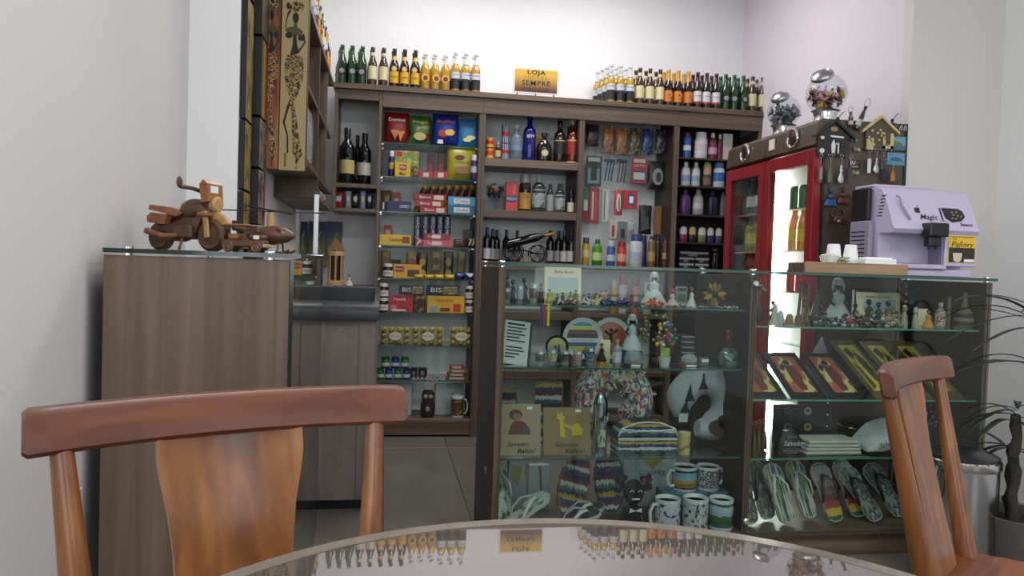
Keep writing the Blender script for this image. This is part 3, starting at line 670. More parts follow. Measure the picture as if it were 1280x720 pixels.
b = MB(); b.box(-.022, -.001, .15, .27, .235, .374, .004); mp('bean_hopper', b, M((34, 32, 34), .25), 0)
b = MB(); b.box(-.024, -.001, .13, .27, .02, .232, .004); mp('rear_case', b, LIL2, 0)
bits('vent_slot', MB().box(-.0255, -.0235, .16, .255, -.002, .002), VB, cm, [(0, 0, .06+k*.018) for k in range(8)], 0)
bits('vent_slot', MB().box(-.0012, .0005, .0, .03, -.002, .002), VB, cm, [(0, .06+.004*k, .335-k*.014) for k in range(7)], 0)
b = MB(); b.box(MW*.34, MW*.56, -.045, .02, .165, .222, .006); sp = mp('spout', b, VB, 0)
b = MB(); b.box(MW*.36, MW*.50, -.03, .01, .125, .165, .004); mp('spout_nozzle', b, VB, 0, sp)
bits('spout_tip', MB().lathe([(.005, -.014), (.006, 0)], 10), VB, sp, [(MW*.39, -.01, .125), (MW*.47, -.01, .125)])
slope = math.atan2(.30-.215, .05-.012)   # of the front panel
FN = Matrix.Translation((0, .012, .215)) @ Euler((slope, 0, 0)).to_matrix().to_4x4()    # local x across, y up the panel, z out (towards viewer)
def onpanel(name, outline, mat, h=.002):
    b = MB(); b.T = FN; b.prism(outline, .0, h, 'z'); b.f = [f[::-1] for f in b.f]; return mp(name, b, mat, 0)
onpanel('control_panel', [(MW*.64, .035), (MW*.71, .016), (MW*.82, .024), (MW*.88, .045), (MW*.86, .072), (MW*.82, .082), (MW*.62, .084)], VB)
onpanel('control_groove', [(MW*.595, .03), (MW*.612, .02), (MW*.605, .082), (MW*.59, .082)], VB)
b = MB(); b.T = FN; b.lathe([(.003, .002), (.003, .004)], 8); bits('button', b, M((170, 170, 175), .4), cm, [(MW*x, 0, dz) for x, dz in ((.69, .03), (.73, .03), (.70, .045), (.75, .042), (.79, .04), (.68, .055), (.73, .057))])
# apple-shaped sticker
ap = [(0, .010), (.006, .013), (.012, .010), (.013, .004), (.010, .002), (.010, -.003), (.013, -.006), (.009, -.013), (.004, -.014), (0, -.012), (-.004, -.014), (-.009, -.013), (-.014, -.004), (-.013, .006), (-.009, .012), (-.004, .012)]
onpanel('fruit_sticker', [(MW*.33+x, .068+y) for x, y in ap], VB, .001); onpanel('fruit_sticker', [(MW*.33+.001, .083), (MW*.33+.007, .086), (MW*.33+.008, .093), (MW*.33+.002, .089)], VB, .001)
b = MB(); b.tube([(MW*.10, .05, .335), (MW*.115, .034, .325), (MW*.13, .035, .30), (MW*.21, .012, .235)], .005, 8); mp('steam_lever', b, LIL2)
prot = (PI/2-(PI/2-slope), 0, 0)
def ptext(s, size, x, yy, mat, **k): text(s, size, mat, cm, tuple(FN @ Vector((x, yy, .0012))), (slope, 0, 0), **k)
ptext('Magic', .036, MW*.44, .036, VB, shear=.3, bold=.012, width=.085); ptext('de luxe', .010, MW*.60, .022, VB); ptext('Saeco', .022, MW*.87, .008, VB, bold=.02, width=.058)
b = MB(); b.box(MW*.65, MW*.975, .0062, .008, .062, .176); pc = mp('poster', b, M((226, 186, 52), .4), 0)
b = MB(); b.box(MW*.66, MW*.965, .0052, .0062, .064, .125); part('poster_photo', b, blotch('coffee_photo', [(34, 28, 24), (52, 42, 34), (28, 24, 22)], 3, tex='N'), pc, 0)
b = MB(); b.at((MW*.76, .0045, .085), (PI/2, 0, 0)).prism([(-.022, .018), (.022, .018), (.018, -.012), (.008, -.02), (-.008, -.02), (-.018, -.012)], -.0005, .0005, 'z'); part('cup_print', b, M((214, 200, 170), .5), pc, 0)
b = MB(); b.box(MW*.84, MW*.96, .0044, .0052, .066, .078); part('price_tag', b, WHITE, pc, 0)
text('Café', .013, M((120, 70, 20), .5), pc, (MW*.72, .0056, .160)); text('Pallory', .032, INK, pc, (MW*.81, .0048, .138), shear=.25, width=.105)
b = MB(); b.box(MW*.67, MW*.955, .0056, .0062, .1685, .1725); part('small_print', b, M((150, 110, 30), .5), pc, 0)
# wooden tray with cups in front of the machine
tx0 = atY(1006, 332, 2.72).x; tx1 = atY(1134, 336, 2.72).x
t = thing('wooden_tray', 'low wooden box tray of cups and paper on the display case', 'tray', ((tx0+tx1)/2, 2.715, KTOP))
tw = (tx1-tx0)/2; b = MB(); b.box(-tw, tw, 0, .012, 0, .042, .001); part('tray_front', b, wood('warm_oak', (108, 82, 60), (164, 132, 102), (1.6, 38, 38), .45), t, 0)
b = MB(); b.box(-tw, tw, .012, .128, 0, .038); part('tray_bed', b, OAK_H, t, 0); ZTR = KTOP+.038
def cup(pxl, pxr, label):
    cx, w_, h = span(pxl, pxr, 298, 2.80, ZTR); r = w_/2
    t = thing('plastic_cup', label, 'cup', (cx, 2.80, ZTR), group='cups by the coffee machine')
    for k in range(5): b = MB(); b.lathe([(r, k*.004), (r*1.02, k*.004+.002), (r*.98, k*.004+.004)], 20); part('cup_rim', b, WHITE, t)
    b = MB(); b.lathe([(r*.98, .018), (r*.74, .075), (r*.70, .078), (0, .078)], 20); part('cup_body', b, M((238, 238, 240), .35), t)
cup(1033, 1051, 'upturned stack of white plastic cups on the wooden tray'); cup(1055, 1072, 'upturned stack of white plastic cups on the wooden tray')
cx, w_, h = span(1027, 1046, 317, 2.75, ZTR); t = thing('sachet_dish', 'clear dish of sachets beside the plastic cups', 'dish', (cx, 2.75, ZTR))
b = MB(); b.lathe([(0, 0), (.03, 0), (.036, .03), (.034, .03), (.028, .004), (0, .004)], 20); part('dish', b, tinted((225, 230, 230), .5), t)
for k in range(5): b = MB(); b.box(-.018, .018, -.002, .002, 0, .034, .0008); part('sachet', b, M([(230, 225, 215), (214, 206, 170), (225, 225, 228)][k % 3], .5), t, 0, loc=(-.012+.006*k, -.012+.006*k, .005), rot=(.2*(k-2), .1*(k-2), .5*k))
cx, w_, h = span(1046, 1062, 320, 2.745, ZTR); t = thing('tea_sachets', 'heap of green and gold tea sachets on the tray', 'sachets', (cx, 2.745, ZTR))
for k in range(6): b = MB(); b.box(-.017, .017, -.012, .012, 0, .004, .001); part('sachet', b, M([(120, 160, 110), (200, 180, 120), (90, 140, 120)][k % 3], .45), t, 0, loc=(.008*(k % 3-1), .004*(k % 2), .0045*k), rot=(0, 0, .7*k))
cx, w_, h = span(1078, 1117, 316, 2.745, ZTR); t = thing('napkin_box', 'white paper napkin holder on the tray before the coffee machine', 'napkins', (cx, 2.745, ZTR))
b = MB(); b.box(-w_/2, w_/2, -.02, .045, 0, .024, .002); part('box', b, M((236, 236, 238), .6), t, 0); b = MB(); b.box(-w_/2+.01, w_/2-.012, -.01, .035, .024, .030, .001); part('paper', b, M((245, 245, 245), .8), t, 0)
for k in range(7): b = MB(); b.at((0, 0, 0), (0, PI/2, 0)).lathe([(.0022, -.016), (.0022, .016)], 8); tag(link('coffee_stirrer', b.mesh('coffee_stirrer', INK, 0), None, (cx-w_/2-.012+.002*k, 2.727+.010*k, ZTR+.0025+.0001*k), (0, 0, .5+.1*k)), 'short black stirrer lying beside the napkin holder', 'stirrer', 'stirrers on the tray')

# ================================================================== goods: builders
TONE = .88
CLEAR = tinted((225, 232, 235), .22)
PROFS = {
 'beer': ([(0, 0), (.93, 0), (1, .02), (1, .52), (.93, .59), (.52, .74), (.44, .80), (.42, .945)], .945, .46),
 'wine': ([(0, 0), (.95, 0), (1, .015), (1, .60), (.93, .67), (.45, .775), (.38, .82), (.38, .96)], .86, .42),
 'spirit': ([(0, 0), (.95, 0), (1, .02), (1, .60), (.92, .67), (.48, .76), (.36, .80), (.36, .90)], .885, .42),
 'flask': ([(0, 0), (.90, 0), (1, .05), (1, .45), (.92, .58), (.55, .70), (.34, .76), (.32, .90)], .87, .40),
 'jar': ([(0, 0), (.93, 0), (1, .03), (1, .66), (.95, .74), (.82, .78)], .78, .90),
 'lotion': ([(0, 0), (.85, 0), (1, .06), (1, .55), (.9, .70), (.55, .80), (.42, .82)], .82, .42),
 'flip': ([(0, 0), (.92, 0), (1, .03), (.98, .4), (1, .68), (.86, .78)], .78, .80),
 'rollon': ([(0, 0), (.80, 0), (.9, .04), (1, .40), (.88, .52)], .50, .92),
 'talc': ([(0, 0), (.95, 0), (1, .03), (1, .78), (.8, .86), (.62, .88)], .88, .62),
 'vial': ([(0, 0), (.95, 0), (1, .04), (1, .62), (.5, .74), (.40, .84)], .82, .46)}
LATHES = {}
def lathe_me(key, name, prof, mats, seg=16, sx=1, sy=1):
    k = (key, sx, sy)
    if k not in LATHES: b = MB(); b.lathe(prof, seg, sx=sx, sy=sy); LATHES[k] = b.mesh(name, mats, 40)
    return LATHES[k]
def bottle(name, label, cat, loc, w_, h, kind, body, cap, bands=(), group=None, flat=1.0, txt=None, split=None, rz=0.0, medal=None):
    """body material, cap colour, bands = [(z0, z1, colour)], split = (fill height, neck material)"""
    pr, cz, cr = PROFS[kind]; r = w_/2; t = thing(name, label, cat, loc, rz, group); q = (kind, round(w_, 3), round(h, 3), flat)
    P = [(a*r, z*h) for a, z in pr]
    def rad(z):
        for (a0, z0), (a1, z1) in zip(pr, pr[1:]):
            if z0 <= z <= z1 and z1 > z0: return (a0+(a1-a0)*(z-z0)/(z1-z0))*r
        return pr[-1][0]*r
    if split:
        fz, nm = split; low = [p for p in P if p[1] <= fz*h]+[(rad(fz), fz*h)]; up = [(rad(fz), fz*h)]+[p for p in P if p[1] > fz*h]
        link('body', lathe_me(q+('lo', body.name), 'body', low+[(0, fz*h)], body, 14, 1, flat), t); link('neck', lathe_me(q+('up', nm.name), 'neck', up, nm, 14, 1, flat), t)
    else: link('body', lathe_me(q+('b', body.name), 'body', P, body, 14, 1, flat), t)
    cm_ = cap if not isinstance(cap, tuple) else M(cap, .35)
    if kind == 'rollon': cp = [(cr*r, cz*h), (cr*r, .80*h), (cr*.8*r, .93*h), (cr*.4*r, h), (0, h)]
    else: cp = [(cr*r+.0006, cz*h), (cr*r+.0006, h*.985), (cr*r*.9, h), (0, h)]
    link('cap', lathe_me(q+('c', cm_.name), 'cap', cp, cm_, 14, 1, flat), t)
    for z0, z1, c in bands:
        m_ = c if not isinstance(c, tuple) else M(c, .45); N = 4
        link('label', lathe_me(q+('l', z0, z1, m_.name), 'label', [(rad(z0+(z1-z0)*k/N)+.0006, (z0+(z1-z0)*k/N)*h) for k in range(N+1)], m_, 14, 1, flat), t)
    if txt:
        s_, size, z, m_ = txt[:4]; text(s_, size, m_, t, (0, -rad(z)*flat-.0014, z*h), width=txt[4] if len(txt) > 4 else None, bold=.01)
    if medal:
        z, rr, c1, c2 = medal; k = ('medal', round(rr, 4), c1, c2)
        for i, (c, f, d) in enumerate(((c1, 1, .0016), (c2, .62, .0022))):
            if (k, i) not in LATHES: b = MB(); b.at((0, 0, 0), (PI/2, 0, 0)).lathe([(rr*f, 0), (rr*f, .001), (0, .001)], 18); LATHES[(k, i)] = b.mesh('medallion', M(c, .45), 40)
            link('medallion', LATHES[(k, i)], t, (0, -rad(z)*flat-d+.001, z*h))
    return t
def carton(name, label, cat, loc, w_, h, d, mat, prints=(), txt=(), rz=0.0, group=None, c=.001, rot=None):
    """box whose front stands at loc.y; prints = [(x0,x1,z0,z1,material)] in 0..1 of the front, txt = [(string, size, x, z, material, width)]"""
    t = thing(name, label, cat, loc, rz, group, rot=rot); b = MB(); b.box(-w_/2, w_/2, 0, d, 0, h, c)
    part('carton', b, mat if not isinstance(mat, tuple) else M(mat, .4), t, 0)
    for i, (x0, x1, z0, z1, m_) in enumerate(prints):
        b = MB(); b.box((x0-.5)*w_, (x1-.5)*w_, -.0006-.0002*i, 0, z0*h, z1*h); part('print', b, m_ if not isinstance(m_, tuple) else M(m_, .4), t, 0)
    for s_, size, x, z, m_, wd in txt: text(s_, size*h, m_, t, ((x-.5)*w_, -.0016, z*h), width=wd*w_, bold=.005)
    return t
def bag(name, label, cat, loc, w_, h, d, mat, prints=(), txt=(), rz=0.0, group=None, seed=0, rot=None, crimp=.05):
    t = thing(name, label, cat, loc, rz, group, rot=rot); b = MB(); b.pillow(w_, h, d, wob=.0015, seed=seed, crimp=crimp); part('pouch', b, mat if not isinstance(mat, tuple) else M(mat, .28), t, 60)
    for i, (poly, m_) in enumerate(prints):
        b = MB(); b.prism([((x-.5)*w_, z*h) for x, z in poly], -d/2-.0030-.0004*i, -d/2*.6, 'y'); part('print', b, m_ if not isinstance(m_, tuple) else M(m_, .35), t, 0)
    for s_, size, x, z, m_, wd in txt: text(s_, size*h, m_, t, ((x-.5)*w_, -d/2-.0052, z*h), width=wd*w_, bold=.006)
    return t
def oval(cx, cz, rx, rz, n=16): return [(cx+rx*math.cos(2*PI*k/n), cz+rz*math.sin(2*PI*k/n)) for k in range(n)]
def Z(x, y, Y=YU+.04): return atY(x, y, Y).z
RED, YEL, NAVY, GRN, ORG, PUR, BRN, GLD, PNK = (170, 26, 30), (226, 186, 40), (24, 34, 90), (36, 112, 58), (222, 110, 34), (74, 44, 110), (66, 38, 26), (190, 152, 70), (206, 60, 96)
mW, mK, mR, mY, mG, mN = M((240, 240, 240), .45), M((24, 22, 24), .5), M(RED, .4), M(YEL, .4), M(GLD, .3, .5), M(NAVY, .4)

# ================================================================== beer on the top shelf
GB = tinted((16, 62, 30), .90); AB = tinted((74, 44, 16), .88); DB = tinted((34, 20, 12), .94); LG = tinted((206, 160, 50), .80)
BEER = {
 'green': dict(label='green beer bottle with round black label', h=.237, body=GB, cap=(40, 110, 60), bands=[(.80, .84, (60, 130, 70))], medal=(.32, .024, (16, 20, 18), (150, 160, 156))),
 'cream': dict(label='amber beer bottle with broad cream label', h=.236, body=AB, cap=(60, 48, 30), bands=[(.16, .50, (222, 212, 168)), (.78, .86, (222, 212, 168))]),
 'yellow': dict(label='dark beer bottle with yellow label and neck band', h=.237, body=DB, cap=(40, 30, 26), bands=[(.10, .40, (226, 174, 40)), (.70, .80, (222, 176, 60))], medal=(.46, .017, (198, 172, 100), (222, 200, 140)), txt=('BOHEMIA', .011, .25, M((60, 36, 20), .5), .044)),
 'eagle': dict(label='clear golden beer bottle with round eagle label', h=.222, body=LG, cap=(210, 205, 200), split=(.74, CLEAR), bands=[(.70, .73, (214, 190, 90))], medal=(.30, .025, (216, 178, 70), (120, 36, 28))),
 'longneck': dict(label='clear golden beer bottle with blue-white and black label', h=.243, body=LG, cap=(200, 204, 206), split=(.66, CLEAR), bands=[(.32, .48, (214, 220, 228)), (.06, .32, (26, 28, 34)), (.70, .74, (210, 200, 150))], txt=('Corona', .016, .42, M((30, 50, 120), .5), .042)),
 'orange': dict(label='dark beer bottle with orange label and gold neck foil', h=.237, body=DB, cap=(200, 150, 60), bands=[(.12, .42, (216, 124, 40)), (.70, .94, (206, 152, 60))], medal=(.30, .016, (226, 170, 80), (180, 80, 30))),
 'white': dict(label='dark beer bottle with white and red label', h=.236, body=DB, cap=(90, 26, 28), bands=[(.18, .46, (222, 222, 226)), (.13, .18, (180, 40, 40)), (.76, .84, (90, 30, 30))], txt=('Budweiser', .012, .33, M((160, 30, 34), .5), .046))}
PROTO = {}
def beer(kind, x, Y, where):
    d = dict(BEER[kind]); lab = d.pop('label')+' '+where; h = d.pop('h'); d.pop('where', None)
    if kind not in PROTO: PROTO[kind] = bottle('beer_bottle', lab, 'bottle', (x, Y, ZTOP), .0565, h, 'beer', group='beer bottles on the top shelf: '+kind+' '+where[:18], **d)
    else:
        o = copy_tree(PROTO[kind], None, (x, Y, ZTOP), random.uniform(-.25, .25), lab); o['group'] = 'beer bottles on the top shelf: '+kind+' '+where[:18]
YF = YU+.03
def row(kind, xs, where, back=1, dx=-.006):
    for x in xs:
        X = atY(x, 100, YF).x
        for k in range(back+1): beer(kind, X+dx*k, YF+.066*k, where)
row('green', (427.2, 439.9, 452.4), 'beside the corner wall shelves', 2, -.01)
row('cream', (465.2, 479), 'between green and yellow-labelled bottles', 1)
row('yellow', (492.5, 505.4, 518.8), 'in the run nearest the corner', 1)
row('eagle', (531.5, 543.7, 556.8), 'beside the yellow-labelled bottles', 1)
row('longneck', (569.3, 581.9, 594.7), 'ending the run before the bare wall', 1)
row('longneck', (764, 775.7, 788), 'starting the run after the sign', 3, -.012)
row('cream', (800, 812.6, 825.3), 'between golden and orange-labelled bottles', 1)
row('orange', (835.7, 847.8, 860.7), 'in the run after the sign', 1)
row('white', (872.2, 883.5, 895.6), 'between orange-labelled and green bottles', 1)
row('green', (907.4, 918.1, 929.3), 'near the fridge globes', 1)
row('cream', (941.1, 953.8, 965.3), 'behind the candy globe', 1)
# sign
p0 = atY(642, 83, YU+.06); p1 = atY(698, 120, YU+.06)
t = thing('shop_sign', 'small gold and brown sign reading LOJA HOTEL SEMPRE EXECUTIVE', 'sign', ((p0.x+p1.x)/2, YU+.06, ZTOP)); sw = (p1.x-p0.x)/2; z0 = p1.z-ZTOP+.004; z1 = p0.z-ZTOP
b = MB(); b.box(-sw, sw, 0, .006, z0, z1, .001); part('plate', b, M((236, 232, 224), .4), t, 0)
def grad(name, c1, c2, axis=2):
    if name in MATS: return MATS[name]
    m, n, l, bs = new_mat(name); v = coords(n, l, (1, 1, 1), kind='Generated'); sp = n.new('ShaderNodeSeparateXYZ'); l.new(v, sp.inputs[0])
    r = ramp(n, [(.1, c1), (.75, c2)]); l.new(sp.outputs[axis], r.inputs['Fac']); l.new(r.outputs['Color'], bs.inputs['Base Color']); bs.inputs['Roughness'].default_value = .35; MATS[name] = m; return m
b = MB(); b.box(-sw+.011, sw-.011, -.001, 0, z0+.009, z1-.011); part('panel', b, grad('sign_gold', (96, 52, 44), (224, 180, 66)), t, 0)
zh = z1-z0; SK = M((48, 22, 18), .5)
for s_, fz, size, wd, mm, bo in (('LOJA', .82, .036, .42, SK, .03), ('HOTEL', .62, .03, .55, M((150, 110, 30), .5), 0), ('SEMPRE', .40, .046, .66, SK, .01), ('EXECUTIVE', .16, .034, .58, SK, 0)):
    text(s_, size, mm, t, (0, -.0022, z0+fz*zh), width=wd*sw*2*.95, bold=bo, space=1.1)
bits('leg', MB().box(-.003, .003, 0, .02, 0, z0+.002), M((120, 90, 60), .4), t, [(-sw*.8, 0, 0), (0, 0, 0), (sw*.8, 0, 0)], 0)

# ================================================================== bay A: wine cubby, packets, paintings
for xl, xr, yt, Y, lab, bl in ((424, 443.5, 160, YU+.06, 'large dark wine bottle with gold crest label in the cubby', (196, 182, 126)), (441, 452, 169, YU+.16, 'dark wine bottle half hidden at the back of the cubby', (150, 150, 140)), (447, 464, 166.5, YU+.07, 'dark wine bottle with pale grey label in the cubby', (196, 192, 176))):
    cx, w_, h = span(xl, xr, yt, Y, zA1); bottle('wine_bottle', lab, 'bottle', (cx, Y, zA1), w_, h, 'wine', tinted((14, 12, 12), .97), (24, 16, 22), [(.18, .42, bl)])
for xl, xr, c, lab in ((416, 430, RED, 'red foil candy packet on the little corner shelf'), (431.5, 439, (190, 196, 200), 'silver packet between red and black packets in the corner'), (440, 448.5, (22, 22, 26), 'black packet on the little corner shelf'), (450, 457, (178, 186, 192), 'silver packet between black and navy packets in the corner'), (458, 466, (34, 40, 74), 'navy packet at the end of the little corner shelf')):
    cx, w_, h = span(xl, xr, 238.5, YU+.05, zA2); bag('candy_packet', lab, 'packet', (cx, YU+.06, zA2), w_*.96, h, .03, c, [(oval(.5, .55, .3, .16), (230, 225, 220))], group='packets on the corner shelf', seed=int(xl))
PNT = blotch('blue_yellow_canvas', [(24, 44, 84), (30, 62, 96), (40, 84, 92), (120, 130, 50), (196, 176, 60)], 2.2, rough=.7, tex='N', stretch=(1.4, 1, 3))
for xl, xr, lab in ((371.5, 383, 'blue and yellow canvas next to the chrome rod'), (385.5, 407, 'blue and yellow canvas of a dancing figure'), (408.5, 427, 'blue and yellow canvas with pale circles, beside the bottle holder')):
    cx, w_, h = span(xl, xr, 276.5, YB-.06, 1.0); t = thing('canvas_painting', lab, 'painting', (cx, YB-.055, 1.04), 0, 'blue canvases on the wall', rot=(-.06, 0, 0))
    b = MB(); b.box(-w_/2, w_/2, 0, .018, 0, h-.04, .001); part('canvas', b, grad('canvas_blend', (150, 140, 50), (26, 46, 88)), t, 0)
    b = MB(); b.tube([(-w_*.1, -.0015, .09), (w_*.05, -.0015, .14), (w_*.0, -.0015, .19), (w_*.22, -.0015, .23)], .004, 6); b.tube([(w_*.05, -.0015, .14), (w_*.25, -.0015, .10)], .003, 6); part('painted_figure', b, M((190, 190, 110), .7), t)
    b = MB(); b.tube([(x*w_, -.001, z) for x, z in ((-.3, .04), (0, .06), (.3, .045))], .005, 6); part('painted_wave', b, M((206, 186, 70), .7), t)
# carved bottle holder and doll on the corner shelf
cx, w_, h = span(409, 431, 297, YU+.06, zA3)
t = thing('bottle_holder', 'carved light wood holder around a dark bottle in the corner bay', 'bottle holder', (cx, YU+.06, zA3)); LW = wood('light_carved_wood', (150, 112, 66), (206, 166, 112), (20, 20, 3), .55); r = w_/2
b = MB(); b.lathe([(r, 0), (r, .025), (r*.85, .03), (0, .03)], 20); part('base', b, LW, t)
b = MB(); b.lathe([(r*.72, .03), (r*.72, h*.62), (0, h*.62)], 20); part('dark_bottle', b, tinted((58, 30, 14), .9), t)
for k in range(5): a = PI*(1+k/4); b = MB(); b.tube([(r*.88*math.cos(a), r*.88*math.sin(a), .02), (r*.88*math.cos(a), r*.88*math.sin(a), h*.66)], .0045, 8); part('rod', b, LW, t)
b = MB(); b.lathe([(r, h*.62), (r*1.02, h*.66), (r*.95, h*.71), (r*.8, h*.71), (r*.8, h*.66), (0, h*.66)], 20); part('collar', b, LW, t)
b = MB(); b.prism([(-r*.95, h*.70), (r*.95, h*.70), (r*.8, h*.80), (0, h), (-r*.8, h*.80)], -.014, .014, 'y'); part('gable', b, wood('mid_carved_wood', (112, 72, 40), (160, 112, 70), (12, 12, 12), .6), t, 0)
b = MB(); b.lathe([(r*.4, h*.705), (r*.36, h*.745), (0, h*.75)], 14, 0, -r*.5); part('blue_stopper', b, M((60, 110, 150), .4), t)
def doll(name, label, loc, h, skin, dress, head, extra=None, group=None, rz=0.0, scarf=None, wide=.34):
    """small figurine: flared dress, bust, arms, head, headscarf"""
    t = thing(name, label, 'figurine', loc, rz, group); w_ = h*wide
    b = MB(); b.lathe([(0, 0), (w_*.95, 0), (w_, h*.03), (w_*.7, h*.25), (w_*.35, h*.46), (0, h*.46)], 18); part('skirt', b, dress if not isinstance(dress, tuple) else M(dress, .7), t)
    b = MB(); b.lathe([(w_*.33, h*.44), (w_*.42, h*.55), (w_*.40, h*.64), (w_*.14, h*.70), (w_*.13, h*.75)], 14, sy=.7); part('bust', b, M(dress, .7) if isinstance(dress, tuple) else dress, t)
    sk = M(skin, .5)
    for s in (-1, 1): b = MB(); b.tube([(s*w_*.36, 0, h*.63), (s*w_*.62, -w_*.1, h*.50), (s*w_*.42, -w_*.35, h*.42)], [h*.030, h*.027, h*.022], 8); part('arm', b, sk, t)
    b = MB(); b.ball((0, 0, h*.83), h*.085, h*.085, h*.10, 14, 10); part('head', b, sk, t)
    b = MB()
    for s in (-1, 1): b.ball((s*h*.03, -h*.078, h*.845), h*.013, h*.008, h*.013, 6, 4)
    eyes = part('eyes', b, mW, t); eyes['kind'] = 'stuff'
    sc = M(head, .7) if isinstance(head, tuple) else head
    if scarf:
        b = MB(); b.lathe([(h*.105, 0), (h*.115, h*.05), (h*.10, h*.12), (h*.05, h*.16), (0, h*.17)], 14, 0, h*.012, h*.84, sy=.95); part('headscarf', b, sc, t)
        for s in (-1, 1): b = MB(); b.tube([(s*h*.10, h*.01, h*.90), (s*h*.125, -.0, h*.80), (s*h*.12, 0, h*.72)], [h*.03, h*.028, h*.01], 8); part('scarf_tail', b, sc, t)
    else: b = MB(); b.ball((0, h*.015, h*.865), h*.095, h*.095, h*.09, 12, 8); part('hair', b, sc, t)
    return t
cx, w_, h = span(429, 441, 342, YU+.02, zA3); doll('doll_figurine', 'small dark-haired doll in white clothes beside the bottle holder', (cx+.008, YU+.012, zA3), h, (150, 100, 70), (214, 210, 204), (22, 18, 18))

# ================================================================== bay B: snacks
YS = YU+.05
def B_(xl, xr, yt, sh, Y=YS): return span(xl, xr, yt, Y, Bz[sh])
def bbox(name, label, xl, xr, yt, sh, mat, d=.05, prints=(), txt=(), cat='box', Y=YS, zb=None, group=None, rz=0.0, **k):
    z = Bz[sh] if zb is None else zb; cx, w_, h = span(xl, xr, yt, Y, z); return carton(name, label, cat, (cx, Y, z+.0004), w_, h, d, mat, prints, txt, rz, group, **k)
def bbag(name, label, xl, xr, yt, sh, mat, d=.06, prints=(), txt=(), cat='bag', Y=YS+.03, zb=None, group=None, rot=None, rz=0.0, crimp=.05):
    z = Bz[sh] if zb is None else zb; cx, w_, h = span(xl, xr, yt, Y, z); return bag(name, label, cat, (cx, Y, z+.0004), w_, h, d, mat, prints, txt, rz, group, seed=int(xl*3+yt), rot=rot, crimp=crimp)
# shelf 1
bbag('chip_bag', 'dark red tortilla chip bag on the top snack shelf', 480.4, 511, 141, 0, (140, 24, 26), .07, [([(.25, .42), (.6, .42), (.45, .10)], (196, 120, 60)), ([(.55, .36), (.85, .40), (.66, .06)], (206, 132, 66))], [('Doritos', .15, .5, .74, mW, .66)])
bbag('chip_bag', 'red and green snack bag between red and blue chip bags', 510, 539.4, 145, 0, blotch('herb_bag', [(96, 24, 22), (60, 110, 50), (70, 120, 56), (150, 140, 90)], 2.2, tex='N', rough=.3, stretch=(.7, .7, 2)), .06, [(oval(.5, .28, .26, .14), (190, 176, 110))], [('Pingo', .12, .5, .76, M((220, 190, 70), .4), .6)])
bbag('chip_bag', 'royal blue ridged-chip bag on the top snack shelf', 540, 573, 143, 0, (22, 52, 150), .07, [(oval(.42, .38, .2, .11), (170, 30, 34)), (oval(.66, .42, .18, .10), (232, 190, 90)), ([(.2, .06), (.42, .06), (.4, .18), (.22, .18)], (230, 230, 235))], [('Ruffles', .13, .52, .74, M((214, 60, 60), .4), .66)])
bbag('chip_bag', 'sky blue cheese snack bag at the end of the top snack shelf', 572, 598, 149.5, 0, (50, 128, 190), .055, [(oval(.62, .34, .22, .08), (232, 226, 170)), (oval(.45, .26, .2, .07), (236, 220, 150))], [('Cheetos', .13, .45, .76, M((24, 24, 60), .4), .6)])
# shelf 2
bbox('dark_packet', 'dark purple packet standing at the end of the second snack shelf', 477.5, 485.5, 189, 1, (44, 32, 58), .04)
cx, w_, h = B_(486, 493, 188, 1); bottle('squeeze_tube', 'purple squeeze tube with white cap beside the soup box', 'tube', (cx, YS+.02, Bz[1]), w_, h, 'flip', M((70, 44, 104), .35), (235, 235, 240), [(.3, .55, (200, 180, 90))])
yb_ = bbox('stock_box', 'yellow stock cube box lying before the soup box', 493.6, 513, 203, 1, M(YEL, .4), .06, [(.3, .75, .45, .85, (170, 30, 30))], [('Pão', .3, .52, .66, mW, .34), ('Mel', .28, .5, .2, mK, .4)], Y=YS-.03)
bbox('soup_box', 'green and yellow soup box with food picture', 493.5, 523.5, 188.6, 1, blotch('soup_print', [(190, 186, 90), (120, 160, 80), (206, 150, 70), (226, 214, 150)], 2.5, tex='N'), .05, [(.06, .3, .78, .96, (180, 40, 40))], Y=YS+.04)
bbox('small_box', 'small brown snack box at the foot of the soup box', 513.6, 521.5, 208, 1, blotch('brown_snack', [(44, 30, 26), (150, 120, 80), (60, 44, 40)], 4), .03, Y=YS-.02)
for xl, xr, lab in ((534, 542.2, 'standing dark red chocolate bar next to the soup box'), (547, 555.2, 'standing dark red chocolate bar next to the cereal bag')):
    bbox('chocolate_bar', lab, xl, xr, 191.7, 1, M((74, 18, 24), .35), .012, [(.2, .8, .3, .6, (140, 44, 44))], Y=YS+.05, group='dark red bars')
for k, (xl, xr) in enumerate(((523.5, 541.5), (542, 560))): bbox('chocolate_bar', ['flat red wrapped bar below the standing bar by the soup box', 'flat red wrapped bar below the standing bar by the cereal bag'][k], xl, xr, 214, 1, M((168, 52, 56), .35), .05, [(.3, .7, .2, .8, (226, 200, 200))], Y=YS-.01, group='flat red bars')
bbag('cereal_bag', 'large yellow-green cereal bag with brown lettering', 558, 596, 183.5, 1, (190, 178, 60), .07, [(oval(.42, .66, .16, .07), (120, 30, 34)), ([(.3, .2), (.72, .2), (.72, .40), (.3, .40)], (150, 110, 60))], [('CEREAL', .08, .52, .52, M((70, 50, 20), .5), .5)], Y=YS+.05)
cx, w_, h = span(589, 597.5, 194, YS-.02, Bz[1]); bottle('squeeze_tube', 'purple squeeze tube with white cap before the cereal bag', 'tube', (cx-.004, YS-.02, Bz[1]), w_, h, 'flip', M((60, 40, 96), .35), (235, 235, 240), [(.3, .55, (190, 190, 200))])
